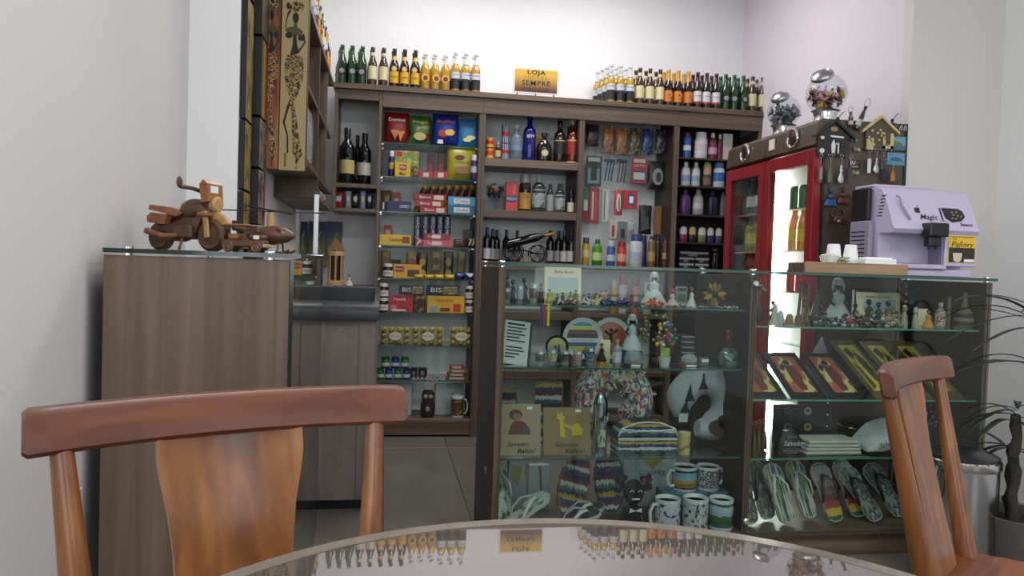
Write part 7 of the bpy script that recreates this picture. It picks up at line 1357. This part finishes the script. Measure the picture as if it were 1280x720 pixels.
b = MB(); b.prism(ol, -.04, .06, 'y'); part('bag_body', b, WEAVE2, t, 0); b = MB(); b.tube([(x*1.005, -.041, z) for x, z in ol[2:]], .0028, 6); part('piping', b, mW, t); b = MB(); b.box(-w_*.5, w_*.5, -.0425, -.04, h*.42, h*.50); part('zip_band', b, M((206, 210, 210), .5), t, 0)
b = MB(); b.tube([(-w_*.44, -.042, h*.78), (-w_*.2, -.043, h*.72), (w_*.2, -.043, h*.72), (w_*.44, -.042, h*.78)], .0025, 6); part('top_seam', b, mW, t)
loc, w_, h = on(848, 862.5, 540, L3, YN-.02); t = thing('souvenir_tin', 'small cream tin printed Salvador', 'tin', loc); b = MB(); b.lathe([(0, 0), (w_*.5, 0), (w_*.5, h*.88)], 20); part('tin', b, M((206, 190, 120), .4), t); b = MB(); b.lathe([(w_*.51, h*.86), (w_*.51, h), (0, h)], 20); part('lid', b, M((214, 200, 140), .35), t); text('Salvador', h*.26, INK, t, (0, -w_*.53, h*.4), (PI/2, -.5, 0), shear=.3)
cx, w_, h = kspan(848, 859, 520, 2.886, L3); b = MB(); b.box(-w_/2, w_/2, 0, .002, .0, .035); solid('price_label', b, M((206, 210, 212), .5), 'white barcode tag hanging on the white neck pillow', 'tag', (cx, 2.886, L3+.10))
b = MB(); b.box(-.045, .03, 0, .01, 0, .05, .002); solid('yellow_card', b, M((190, 176, 90), .6), 'yellow card wedged between the two neck pillows', 'card', (atY(822, 515, YK).x, YK+.04, L3))
# ---- left module, floor
SOLE = lambda s=1: [(s*x, z) for x, z in ((-.030, .012), (-.014, 0), (.014, 0), (.030, .012), (.037, .05), (.034, .10), (.037, .15), (.046, .19), (.045, .225), (.028, .25), (0, .258), (-.026, .25), (-.042, .225), (-.042, .19), (-.034, .15), (-.031, .10), (-.036, .05))]
def flip_flop(label, loc, rot, sole, strap, group, k=1.0, inner=None):
    """sole stands in local x-z, toe up, foot side facing -y"""
    t = thing('flip_flop', label, 'flip-flop', loc, 0, group, rot=rot); t.scale = (k, k, k); b = MB(); pts = SOLE(); b.prism(pts, 0, .016, 'y'); part('sole', b, M((206, 206, 200), .6) if inner else sole, t, 0)
    if inner: b = MB(); b.prism([(x*.96, .129+(z-.129)*.97) for x, z in pts], -.001, .0005, 'y'); part('footbed', b, sole, t, 0)
    for s in (-1, 1): b = MB(); b.tube([(0, 0, .205), (s*.012, -.022, .19), (s*.030, -.034, .15), (s*.037, -.018, .105), (s*.034, .004, .085)], [.005, .007, .008, .007, .005], 8, flat=.6); part('strap', b, strap, t, 60)
    return t
WS = M((214, 216, 212), .45); KS = M((26, 26, 28), .45)
GREENT = DOT('capoeira_print', [(196, 206, 190), (206, 214, 206), (150, 166, 150), (70, 60, 56)])
def ff_at(label, xc, yb, Y, zb, tilt, rz, sole, strap, group, k=.9, inner=True, ry=0.0):
    p = atY(xc, yb, Y); flip_flop(label, (p.x, Y, zb+.012), (-tilt, ry, rz), sole, strap, group, k, inner)
ff_at('mint printed flip-flop with white straps leaning on the case side', 634, 640, YN+.03, L4, .35, .3, GREENT, WS, 'mint flip-flops', .95, True, -.1)
flip_flop('mint printed flip-flop lying before its twin', (atY(625, 640, YN).x, YN-.05, L4+.018), (-1.15, 0, -1.0), GREENT, WS, 'mint flip-flops', .95, True)
for k, (xc, lab) in enumerate(((696, 'dark flip-flop with white straps lying nearer the front glass'), (708, 'dark flip-flop with white straps lying behind its twin'))):
    flip_flop(lab, (atY(xc-12, 640, YN).x, YN-.06+.075*k, L4+.018), (-1.35, 0, -1.25), M((60, 62, 64), .6), WS, 'white-strapped dark flip-flops', .85, True)
for k, (x, ry, Y, lab) in enumerate(((708, .28, YN+.09, 'woven striped slipper sole with orange edging leaning in the case'), (765, -.06, YN+.12, 'woven striped slipper sole standing behind the black doll'))):
    p = atY(x, 645, Y); t = thing('woven_slipper', lab, 'slipper', (p.x, Y, L4+.012), 0, 'woven slippers', rot=(-.2, ry, 0)); pts = oval(0, .125, .062, .125, 28); b = MB(); b.prism(pts, 0, .02, 'y'); part('sole', b, WEAVE, t, 0); b = MB(); b.tube([(x_*.98, -.001, .125+(z_-.125)*.98) for x_, z_ in pts], .003, 6, True); part('edging', b, M((190, 90, 60) if k == 0 else (60, 50, 60), .6), t)
cx, w_, h = kspan(780, 846, 558, YM_+.09, L4); t = thing('hotel_folder', 'white folder printed SEMPRE with a gold ribbon bow', 'folder', (cx, YM_+.10, L4)); b = MB(); b.box(-w_/2, w_/2, 0, .02, 0, h, .001); part('folder', b, M((206, 212, 218), .5), t, 0); text('SEMPRE', .03, M((120, 124, 130), .5), t, (w_*.05, -.002, h*.55), width=.12); part('ribbon', MB().prism([(-w_*.3, h*.92), (w_*.1, h*1.0), (w_*.3, h*.85), (w_*.05, h*.62)], -.004, -.001, 'y'), M((190, 166, 60), .4), t, 0)
for xl, xr, lab in ((634, 657, 'white gift bag with gold seal on the case floor'), (659, 688, 'white paper gift bag with cord handles on the case floor')):
    cx, w_, h = kspan(xl, xr, 574 if xl < 640 else 582, YM_+.10, L4); t = thing('paper_bag', lab, 'paper bag', (cx, YM_+.10, L4), 0, 'paper bags on the case floor'); b = MB(); b.prism([(-w_*.5, 0), (w_*.5, 0), (w_*.42, h), (-w_*.42, h)], 0, .04, 'y'); part('bag_body', b, M((206, 210, 216), .6), t, 0)
    part('seal' if xl < 640 else 'cord', MB().prism([(-w_*.3, h*.9), (w_*.3, h*.85), (w_*.1, h*.45), (-w_*.25, h*.6)] if xl < 640 else [(w_*.1, h*.2), (w_*.2, h*.2), (w_*.05, h), (-w_*.04, h)], -.003, 0, 'y'), M((196, 180, 110) if xl < 640 else (150, 110, 60), .5), t, 0)
# black rag doll
cx, w_, h = kspan(770, 813, 592, YN-.02, L4); t = thing('rag_doll', 'smiling black rag doll with white bow on the case floor', 'doll', (cx, YN-.02, L4)); BK = M((16, 14, 14), .85, bump=.8)
b = MB(); b.ball((0, 0, h*.66), w_*.30, w_*.22, h*.24, 16, 12); part('head', b, BK, t, 60); b = MB(); b.lathe([(0, 0), (w_*.26, 0), (w_*.28, h*.1), (w_*.14, h*.42), (0, h*.45)], 16); part('body', b, BK, t, 60)
for s in (-1, 1):
    rnd = random.Random(12+s); b = MB()
    for k in range(14): b.ball((s*w_*.36+rnd.uniform(-.018, .018), rnd.uniform(-.012, .012), h*.84+rnd.uniform(-.03, .022)), .011, seg=7, rings=5)
    o = part('hair_bunch', b, BK, t, 60); o['kind'] = 'stuff'
    b = MB(); b.tube([(s*w_*.12-.008, -w_*.215, h*.70), (s*w_*.12, -w_*.225, h*.735), (s*w_*.12+.008, -w_*.215, h*.70)], .0016, 6); part('eye', b, mW, t); b = MB(); b.tube([(s*w_*.16, 0, h*.36), (s*w_*.36, -.01, h*.22), (s*w_*.34, -.02, h*.08)], [.012, .011, .013], 8); part('arm', b, BK, t)
    b = MB(); b.prism([(0, h*.36), (s*.022, h*.41), (s*.024, h*.33)] if s > 0 else [(0, h*.36), (-.024, h*.33), (-.022, h*.41)], -w_*.25, -w_*.22, 'y'); part('bow', b, mW, t, 0)
b = MB(); b.box(-.016, .016, -w_*.232, -w_*.21, h*.555, h*.585, .003); part('smile', b, mW, t, 0); b = MB(); b.box(w_*.2, w_*.3, -w_*.16, -w_*.1, h*.86, h*.93, .002); part('red_clip', b, mR, t, 0)
# mugs
SKY = lambda nm, cs: stripes(nm, cs, 2, 1, .22, rough=.25, wscale=5)
mugs = [((834, 870, 622, 657, -1), 'white mug with lilac butterflies', DOT('mug_lilac', [(206, 200, 216), (214, 210, 222), (90, 70, 110)]), 0), ((853, 885, 621, 657, 1), 'white mug with dark church drawing', DOT('mug_church', [(60, 52, 48), (190, 196, 196), (206, 210, 210), (90, 80, 70)]), 0), ((887, 915.5, 622, 657, -1), 'mug with green hill and bay picture', SKY('mug_hill', [(60, 90, 110), (50, 80, 44), (66, 96, 50), (170, 190, 206), (190, 206, 214)]), 0)]
for (xl, xr, yt, yb, hd), lab, m_, z_ in (((819, 849, 622, 657, -1), 'white mug with lilac butterfly pattern', mugs[0][2], 0), ((854, 884, 621, 657, 1), mugs[1][1], mugs[1][2], 0), ((887, 915, 622, 657, -1), mugs[2][1], mugs[2][2], 0)):
    cx, w_, h = kspan(xl, xr, yt, YN-.05, L4); mug('souvenir_mug', lab+' on the case floor', (cx, YN-.05, L4), w_/2, h, m_, {819: .25, 854: 1.3, 887: -1.25}[xl], hd, 'souvenir mugs')
cx, w_, h = kspan(826, 906, 613, YN+.06, L4); bx = carton('mug_box', 'blue picture box carrying two mugs', 'box', (cx, YN+.03, L4), w_, h, .09, DOT('box_blue', [(60, 90, 110), (90, 130, 150), (40, 56, 70)]))
for xl, xr, lab, m_, hd in ((841, 870, 'mug with yellow houses under a blue sky on the blue box', SKY('mug_houses', [(30, 28, 26), (150, 120, 50), (190, 150, 70), (150, 190, 214), (130, 180, 210)]), -1), (871, 898, 'mug with white colonial facade on the blue box', DOT('mug_facade', [(150, 150, 150), (90, 60, 54), (190, 196, 200), (60, 70, 100)]), 1)):
    cx, w_, hh = kspan(xl, xr, 582, YN+.075, L4+h); mug('souvenir_mug', lab, (cx, YN+.075, L4+h+.0005), w_/2, hh, m_, .2, hd, 'souvenir mugs on the box')
# ---- right module, top shelf
HAT = [(196, 186, 170), (150, 110, 70), (190, 196, 206), (110, 80, 60)]
for k, (xl, xr, yt, c, lab) in enumerate(((958, 972, 379, HAT[0], 'cream hat-shaped shell on the right module top shelf'), (968, 983, 388, HAT[2], 'silver shell figurine on the right module top shelf'), (975, 992, 392, HAT[1], 'tan hat-shaped shell on the right module top shelf'), (990, 1006, 393, HAT[3], 'brown hat-shaped shell before the brown harp'))):
    cx, w_, h = kspan(xl, xr, yt, YN, R1); t = thing('shell_souvenir', lab, 'souvenir', (cx, YN-.02+.02*(k % 2), R1), 0, 'shell souvenirs'); b = MB(); b.lathe([(0, 0), (w_*.5, 0), (w_*.5, h*.12), (w_*.30, h*.25), (w_*.24, h*.8), (w_*.12, h), (0, h)], 16, sy=.7); part('shell', b, M(c, .45), t); b = MB(); b.lathe([(w_*.29, h*.28), (w_*.27, h*.42)], 16, sy=.7); part('band', b, M((60, 70, 120), .5), t)
cx, w_, h = kspan(942, 958, 352, YN+.03, R1); t = thing('bird_figurine', 'dark long-necked bird figurine next to the case divider', 'figurine', (cx, YN+.04, R1)); b = MB(); b.ball((0, 0, h*.22), w_*.4, w_*.3, h*.2, 12, 8); part('body', b, M((60, 58, 54), .5), t); b = MB(); b.tube([(0, 0, h*.35), (-.01, 0, h*.6), (.006, 0, h*.8), (.0, 0, h*.9)], [.012, .008, .008, .014], 8); part('neck', b, M((96, 90, 80), .5), t); b = MB(); b.tube([(.0, 0, h*.9), (.03, 0, h*.78)], [.008, .002], 8); part('beak', b, M((190, 170, 140), .5), t)
cx, w_, h = kspan(996, 1012, 352, YN+.06, R1); t = thing('harp_ornament', 'brown harp-shaped carving on the right module top shelf', 'ornament', (cx, YN+.06, R1)); b = MB(); b.tube([(-w_*.4, 0, 0), (-w_*.3, 0, h*.5), (-w_*.15, 0, h), (w_*.2, 0, h*.85), (w_*.4, 0, h*.9), (w_*.3, 0, h*.4), (w_*.1, 0, 0)], .006, 8); part('frame', b, W1, t); b = MB()
for k in range(5): b.tube([(-w_*.25+k*.008, 0, h*.1), (-w_*.1+k*.009, 0, h*.82)], .0008, 4)
part('strings', b, M((190, 170, 120), .4), t)['kind'] = 'stuff'; b = MB(); b.box(-w_*.5, w_*.4, -.012, .012, 0, .012, .002); part('base', b, W1, t, 0)
for k, (x, c, lab) in enumerate(((1008, (206, 190, 110), 'slim gold drummer figurine before the lit fridge'), (966, (150, 60, 60), 'small reddish figurine among the shells'))):
    cx, w_, h = kspan(x-5, x+5, 356 if k == 0 else 374, YN+.09, R1); doll('mini_figurine', lab, (cx, YN+.09, R1), h, (40, 30, 26), c, (26, 22, 22), wide=.18)
cx, w_, h = kspan(1012, 1030, 362, YN+.05, R1); t = thing('boat_model', 'dark boat model with slanting mast on the right module', 'model boat', (cx, YN+.05, R1)); b = MB(); b.prism([(-w_*.5, h*.25), (-w_*.3, 0), (w_*.35, 0), (w_*.5, h*.25)], -.012, .012, 'y'); part('hull', b, M((52, 56, 60), .5), t, 0); b = MB(); b.prism([(-w_*.4, h*.3), (w_*.35, h*.3), (0, h)], -.002, .002, 'y'); part('sail', b, M((80, 86, 88), .6), t, 0); b = MB(); b.tube([(0, 0, h*.2), (0, 0, h)], .002, 6); part('mast', b, mW, t); b = MB(); b.tube([(-w_*.45, 0, h*.28), (-w_*.2, 0, h*.62), (0, 0, h*.7)], .002, 6); part('rigging', b, mW, t)
cx, w_, h = kspan(1035, 1063, 347, YN+.05, R1); doll('baiana_doll', 'black baiana doll with grey-white dress and pink sash', (cx, YN+.06, R1), h, (24, 20, 20), (180, 184, 186), (190, 194, 196), scarf=True, wide=.34); b = MB(); b.ball((0, 0, 0), w_*.36, w_*.12, h*.09, 10, 8); solid('pink_bow', b, M((196, 54, 90), .6), 'bright pink cloth bow before the black baiana doll', 'bow', (cx, YN-.035, R1+h*.09))
for k, (xl, xr, yt, c, lab) in enumerate(((1020, 1040, 388, [(50, 54, 58), (90, 96, 100), (200, 204, 206)], 'grey and white charm heap beside the pink-sashed doll'), (1040, 1062, 390, [(30, 28, 28), (70, 66, 60), (190, 190, 186)], 'black charm heap under the pink-sashed doll'), (1062, 1080, 388, [(100, 80, 50), (50, 40, 30), (160, 140, 100)], 'bronze charm heap beside the white candle'), (1082, 1104, 390, [(60, 66, 62), (30, 32, 32), (190, 194, 190)], 'dark charm heap before the picture frame'), (1104, 1126, 382, [(150, 130, 100), (110, 90, 70), (180, 166, 140)], 'tan charm heap beside the white clay figures'))):
    cx, w_, h = kspan(xl, xr, yt, YN-.03, R1); clump('charm_heap', lab, cx, YN-.04, R1, w_, h, .05, c, 46, .0085)
for k in range(5):
    cx, w_, h = kspan(1122+k*4.6, 1131+k*4.6, 376+(k*5 % 8), YN-.01, R1); t = thing('clay_figure', 'little white clay figure in the cluster beside the blue poster', 'figurine', (cx, YN-.03+.022*(k % 3), R1), 0, 'white clay figures'); b = MB(); b.lathe([(0, 0), (w_*.4, 0), (w_*.42, h*.2), (w_*.25, h*.5), (w_*.1, h*.62)], 12); part('robe', b, M((170, 166, 148), .6), t); b = MB(); b.ball((0, 0, h*.78), w_*.26, seg=10, rings=8); part('head', b, M((180, 176, 160), .6), t)
loc, w_, h = on(1064.5, 1067.5, 362, R1, YN+.08); t = thing('white_candle', 'slim white candle in a dark holder', 'candle', loc); b = MB(); b.lathe([(.004, .01), (.0045, h), (0, h)], 10); part('candle', b, mW, t); b = MB(); b.lathe([(.014, 0), (.014, .004), (.006, .012), (0, .012)], 14); part('holder', b, mK, t)
t, w_, h = ztilt('photo_frame', 'cream picture frame with pale sea photo and heading', 1073, 1126, 366, R1, YK, .1, CREAM, .01, 'picture frame'); b = MB(); b.box(-w_*.36, w_*.40, -.001, 0, h*.42, h*.76); part('photo', b, grad('sea_photo', (150, 190, 196), (214, 226, 230)), t, 0); text('Salvador Bahia Brasil', h*.10, INK, t, (0, -.0016, h*.86), width=w_*.6)
t, w_, h = ztilt('blue_poster', 'blue seascape card framed by shell columns', 1137, 1170, 355, R1, YK, .08, blotch('blue_sea', [(30, 44, 66), (44, 66, 92), (90, 120, 150)], 2.2, tex='N', rough=.3, stretch=(1, 1, 3)), .008, 'picture')
for s in (-1, 1):
    b = MB(); b.box(s*w_*.62-w_*.13, s*w_*.62+w_*.13, -.004, .008, 0, h*1.02); cc = part('side_column', b, W1, t, 0)
    for k in range(5): b = MB(); b.at((s*w_*.62, -.006, h*(.16+.19*k)), (0, PI/4, 0)).box(-.007, .007, -.003, .003, -.007, .007, .002); part('shell_inlay', b, M((190, 170, 150), .35), cc, 0)
cx, w_, h = kspan(1154, 1167, 386, YN, R1); doll('man_figurine', 'small figure in orange shirt on a black base', (cx, YN, R1), h, (160, 96, 66), (214, 140, 40), (24, 18, 16), wide=.30)
cx, w_, h = kspan(1148, 1160, 386, YN+.09, R1); carton('icon_card', 'pale card behind the orange-shirted figure', 'card', (cx, YN+.09, R1), w_, h, .004, CREAM)
loc, w_, h = on(1170, 1181, 378.5, R1, YN); bottle('mini_bottle', 'miniature liquor bottle with painted label beside the orange-shirted figure', 'bottle', loc, w_, h, 'spirit', tinted((190, 190, 180), .6), (196, 180, 120), [(.08, .55, DOT('mini_label', [(206, 200, 180), (160, 80, 50), (214, 210, 196)]))])
loc, w_, h = on(1182, 1190, 372, R1, YN+.05); t = thing('carved_flute', 'upright bamboo flute carving beside the woven bottle', 'flute', loc); b = MB(); b.lathe([(.007, 0), (.008, h*.3), (.007, h*.32), (.007, h*.85), (.004, h)], 10); part('tube', b, M((120, 112, 70), .6), t); b = MB(); b.ball((.004, 0, h*.95), .008, .006, .012, 8, 6); part('carved_head', b, M((70, 70, 50), .6), t)
loc, w_, h = on(1195, 1217, 365, R1, YN); t = thing('woven_bottle', 'long-necked bottle woven in striped straw', 'bottle', loc); r = w_/2
b = MB(); b.lathe([(0, 0), (r*.75, 0), (r*.95, h*.06), (r, h*.16), (r*.95, h*.28), (r*.85, h*.34), (r*.62, h*.48), (r*.36, h*.60), (r*.22, h*.70), (r*.16, h*.98), (0, h)], 20); part('woven_body', b, stripes('straw_bands', [(120, 108, 88), (50, 44, 36), (130, 118, 96), (44, 38, 32), (110, 98, 80), (124, 112, 92), (116, 104, 84), (122, 110, 90), (118, 106, 86), (124, 112, 92)], 2, 1, .0, rough=.7), t); b = MB(); b.lathe([(r*.8, 0), (r*.86, .006), (r*.8, .010)], 20); part('foot_ring', b, M((150, 146, 140), .5), t)
# ---- right module, second shelf: tilted paintings
def flat_pic(label, xc, Yf, w_, L, ground, group, fig, fr_=(14, 13, 13)):
    """painting lying tilted on the shelf, near edge low"""
    p = atY(xc, 498, Yf); t = thing('tilted_painting', label, 'painting', (p.x, Yf, R2+.001), rot=(-1.05, 0, 0), group=group); b = MB(); b.box(-w_/2, w_/2, 0, .010, 0, L, .001); part('panel', b, M(fr_, .35), t, 0); b = MB(); b.box(-w_*.34, w_*.34, -.001, 0, L*.12, L*.90); part('canvas', b, ground, t, 0)
    P = lambda pts, m_: part('painted_shape', MB().prism([(x*w_, z*L) for x, z in pts], -.0018, 0, 'y'), m_, t, 0)
    if fig == 0: P(oval(0, .76, .10, .05), mINK); P([(-.12, .70), (.14, .70), (.20, .40), (.10, .16), (-.08, .16), (-.16, .40)], M((110, 34, 30), .5)); P([(-.30, .62), (-.22, .56), (-.10, .70), (-.18, .74)], mINK); P([(.10, .30), (.28, .14), (.32, .16), (.18, .42)], M((206, 196, 120), .5))
    else: P([(-.30, .14), (-.10, .20), (-.16, .50), (-.30, .60)], M((90, 76, 26), .5)); P([(.02, .30), (.24, .22), (.30, .60), (.10, .80), (-.02, .62)], M((64, 52, 22), .5)); P([(-.2, .64), (.05, .72), (-.06, .86), (-.28, .80)], M((50, 44, 24), .5))
OCH = blotch('ochre_ground', [(160, 70, 44), (180, 88, 54), (206, 196, 130), (150, 60, 40)], 1.6, tex='N', rough=.5); YG = blotch('yellow_ground', [(190, 172, 50), (206, 190, 76), (150, 130, 40)], 1.8, tex='N', rough=.5)
for k, (xc, lab) in enumerate(((962, 'black-framed ochre painting next to the case divider'), (1013, 'black-framed ochre painting of a woman with raised arms'), (1064, 'black-framed ochre painting of a seated woman'))): flat_pic(lab, xc, 2.755, .150, .30, OCH, 'ochre paintings', 0)
for k, (xc, lab) in enumerate(((1112, 'yellow and black painting beside the ochre ones'), (1152, 'yellow and black painting behind the chair rail'), (1192, 'yellow and black painting against the case end'))): flat_pic(lab, xc, 2.755, .112, .40, YG, 'yellow paintings', 1, (96, 74, 40))
cx, w_, h = kspan(1012, 1044, 421, 3.12, R2); t = thing('paper_sheet', 'crumpled white paper sheet behind the ochre paintings', 'paper', (cx, 3.15, R2)); b = MB(); b.prism([(-w_*.5, h*.3), (-w_*.1, 0), (w_*.5, 0), (w_*.45, h*.5), (w_*.1, h), (-w_*.2, h*.7)], 0, .003, 'y'); part('sheet', b, M((196, 198, 204), .7), t, 0)
# ---- right module, third shelf
for k, (x, y, c, lab) in enumerate(((983, 513, (70, 72, 74), 'round grey bottle-cap magnet on the black stand'), (1008, 513, (190, 194, 192), 'round white bottle-cap magnet on the black stand'), (983, 533, (110, 112, 114), 'round silver bottle-cap magnet on the black stand'), (1008, 533, (196, 170, 60), 'round yellow bottle-cap magnet on the black stand'))):
    p = atY(x, y, 2.98); t = thing('cap_magnet', lab, 'magnet', (p.x, 2.978, p.z), 0, 'cap magnets'); b = MB(); b.at((0, 0, 0), (PI/2, 0, 0)).lathe([(.023, 0), (.023, .005), (.019, .008)], 24); part('rim', b, M((36, 36, 38), .4), t); b = MB(); b.at((0, 0, 0), (PI/2, 0, 0)).lathe([(.017, .008), (.017, .009), (0, .009)], 20); part('face', b, M(c, .35), t); part('emblem', MB().prism(oval(0, .001, .009, .006), -.0098, -.009, 'y'), M((30, 30, 32), .4), t, 0)
a = atY(966, 505, 2.99); b_ = atY(1040, 505, 2.99); t = thing('magnet_stand', 'black upright stand holding cap magnets and studs', 'stand', ((a.x+b_.x)/2, 2.98, R3)); wd = (b_.x-a.x)/2; b = MB(); b.box(-wd, wd, 0, .008, 0, a.z-R3, .002); part('board', b, M((34, 34, 36), .4), t, 0); b = MB(); b.at((wd*.8, 0, 0), (PI/2, 0, 0)).lathe([(.004, 0), (.004, .004), (0, .005)], 10); bits('stud', b, CHROME, t, [(0, 0, .07), (0, 0, .12), (0, 0, .17)])
cx, w_, h = kspan(970, 1003, 537, YN, R3); t = thing('black_bell', 'black dome keepsake with white Salvador lettering', 'keepsake', (cx, YN+.01, R3)); r = w_/2; b = MB(); b.lathe([(0, 0), (r, 0), (r*1.0, h*.3), (r*.9, h*.65), (r*.5, h*.95), (0, h)], 22, sy=.6); part('dome', b, M((22, 24, 26), .4), t); text('Salvador', h*.3, mW, t, (r*.1, -r*.64, h*.48), shear=.3, width=r*1.6); text('BAHIA', h*.16, M((150, 154, 156), .5), t, (0, -r*.58, h*.74))
b = MB(); b.prism(oval(0, h*.18, r*.8, h*.12), -r*.63, -r*.4, 'y'); part('grey_print', b, DOT('bell_print', [(110, 114, 116), (40, 42, 44), (150, 154, 156)]), t, 0)
cx, w_, h = kspan(1003, 1072, 549, YN, R3); t = thing('folded_cloth', 'folded cream cloth on the right module shelf', 'cloth', (cx, YN-.03, R3))
for k in range(4): b = MB(); b.box(-w_/2+.004*k, w_/2-.003*k, 0, .12, k*h/4, (k+1)*h/4-.0006, .004); part('fold', b, M((206, 200, 190), .8), t, 0)
cx, w_, h = kspan(1078, 1140, 528, YN+.03, R3); t = thing('printed_scarf', 'rumpled white scarf with script lettering and red flower', 'scarf', (cx, YN+.08, R3)); rnd = random.Random(21); N = 14; vs = []; fs = []
for j in range(N+1):
    for i in range(N+1):
        u, v = i/N*2-1, j/N*2-1; vs.append((u*w_*.52, v*.10, .004+h*(.25+.75*max(0, 1-((u-.2)**2+v*v*.6)))*(.75+.25*math.sin(5*u+3*v))*(0.15 if abs(u) > .95 or abs(v) > .95 else 1)+rnd.uniform(0, .006)))
for j in range(N):
    for i in range(N): a_ = j*(N+1)+i; fs.append((a_, a_+1, a_+N+2, a_+N+1))
b = MB(); b.add(vs, fs); o = part('fabric', b, M((206, 206, 208), .85), t, 80); md = o.modifiers.new('thick', 'SOLIDIFY'); md.thickness = .002; md.offset = 1
b = MB(); b.ball((w_*.05, -.10, h*.30), .012, .006, .010, 8, 6); part('red_flower', b, M((150, 40, 60), .7), t); b = MB(); b.ball((w_*.13, -.10, h*.18), .016, .006, .014, 8, 6); part('leaf_print', b, M((110, 150, 90), .7), t)
text('Salvador Bahia', .03, M((60, 62, 70), .7), t, (w_*.02, -.112, h*.46), (PI/2-.3, -.25, 0), shear=.4)
cx, w_, h = kspan(1096, 1132, 500, YN, R3); p = atY(1165, 515, YN+.1); t = thing('dried_flowers', 'spray of grey dried flowers near the case end', 'dried flowers', (p.x, YN+.14, R3)); rnd = random.Random(31); b = MB()
for k in range(14): a_ = rnd.uniform(-1.1, 1.1); q = rnd.uniform(.12, .20); b.tube([(0, 0, 0), (a_*.04, 0, q*.6), (a_*.10, rnd.uniform(-.03, .03), q)], .0012, 5)
part('stems', b, M((110, 108, 100), .8), t)['kind'] = 'stuff'; b = MB()
for k in range(60): b.ball((rnd.uniform(-.12, .12), rnd.uniform(-.04, .04), rnd.uniform(.08, .20)), .0055, seg=6, rings=4)
part('blossoms', b, M((160, 162, 164), .8), t)['kind'] = 'stuff'
for k in range(3): cx, w_, h = kspan(937+k*9, 945+k*9, 530, YN+.06, R3); t = thing('gold_bell', 'small antique gold bell beside the black dome keepsake', 'bell', (cx, YN+.05+.02*k, R3), 0, 'gold bells'); b = MB(); b.lathe([(0, 0), (w_*.6, 0), (w_*.55, h*.2), (w_*.35, h*.6), (w_*.1, h*.8), (w_*.1, h), (0, h)], 14); part('bell', b, M((110, 92, 50), .35, .6), t); b = MB(); b.tube([(.008*math.cos(q), 0, h+.006+.008*math.sin(q)) for q in [2*PI*i/12 for i in range(12)]], .0015, 6, True); part('loop', b, STEEL, t)
# ---- right module, floor: flip-flops
STR = blotch('stripe_sole', [(206, 206, 196), (40, 60, 110), (150, 150, 60), (60, 110, 110), (214, 212, 204)], 6, stretch=(3.2, .3, .5), rough=.6)
RASTA = stripes('rasta_sole', [(44, 90, 50), (206, 170, 60), (150, 44, 46), (110, 40, 44), (120, 90, 96), (150, 130, 130), (170, 160, 160), (160, 170, 174)], 2, 1, .08, rough=.6)
MAPS = DOT('map_sole', [(140, 150, 144), (120, 130, 126), (60, 64, 62), (160, 168, 162)]); DK = DOT('dark_sole', [(110, 112, 104), (64, 64, 60), (130, 132, 124)])
for pair, (x0, x1, sole, strap, nm) in enumerate(((941, 962, DK, KS, 'grey and black flip-flop next to the case divider'), (986, 1014, STR, WS, 'colour-striped flip-flop with white straps'), (1047, 1075, RASTA, M((60, 30, 32), .5), 'red, yellow and green flip-flop'), (1098, 1128, MAPS, KS, 'grey map-printed flip-flop with black straps'))):
    for j, x in enumerate((x0, x1)):
        ff_at(nm, x, 652, YN-.04+.05*j, L4, .50, 0, sole, strap, nm+' pair', .92, True, [-.10, -.14, -.14, -.45][pair])

# ---- more small souvenirs crowding the top shelves
for k, (xl, xr, yt, c, lab) in enumerate(((724, 750, 376, [(190, 192, 190), (120, 110, 100), (70, 60, 56)], 'silver charm heap before the white boat model'), (834, 862, 380, [(200, 202, 200), (120, 50, 54), (60, 70, 60)], 'silver and red charm heap at the front of the top shelf'), (872, 922, 382, [(196, 198, 196), (130, 126, 116), (50, 46, 44)], 'thin line of silver charms below the golden flower'))):
    cx, w_, h = kspan(xl, xr, yt, YN-.05, L1); clump('charm_heap', lab, cx, YN-.055, L1, w_, h, .03, c, 44, .0055)
for k, (x, yt, c, hd, lab) in enumerate(((1086, 372, (50, 48, 44), (30, 28, 26), 'dark robed figurine behind the dark charm heap'), (1098, 376, (90, 76, 50), (60, 50, 36), 'bronze robed figurine behind the dark charm heap'), (1110, 374, (120, 104, 76), (90, 80, 60), 'tan robed figurine behind the tan charm heap'), (1026, 380, (60, 62, 64), (150, 40, 50), 'grey figurine with red hair before the dark boat'), (1069, 378, (44, 40, 36), (24, 22, 20), 'black robed figurine beside the white candle'))):
    cx, w_, h = kspan(x-6, x+6, yt, YN+.045, R1); doll('mini_figurine', lab, (cx, YN+.045, R1), h, (46, 36, 30), c, hd, wide=.26)
for k, (x, yt, c, lab) in enumerate(((655, 345, (70, 60, 56), 'tall dark drummer figure between the shot glasses'), (676, 352, (60, 50, 46), 'brown drummer figure beside the hanging ribbons'), (758, 360, (180, 150, 60), 'gold robed tiny doll behind the blue beads'), (790, 362, (150, 60, 70), 'red robed tiny doll behind the purple beads'))):
    cx, w_, h = kspan(x-5, x+5, yt, YM_+.03, L1); doll('mini_figurine', lab, (cx, YM_+.03, L1), h, (36, 28, 26), c, (24, 20, 20), wide=.2)
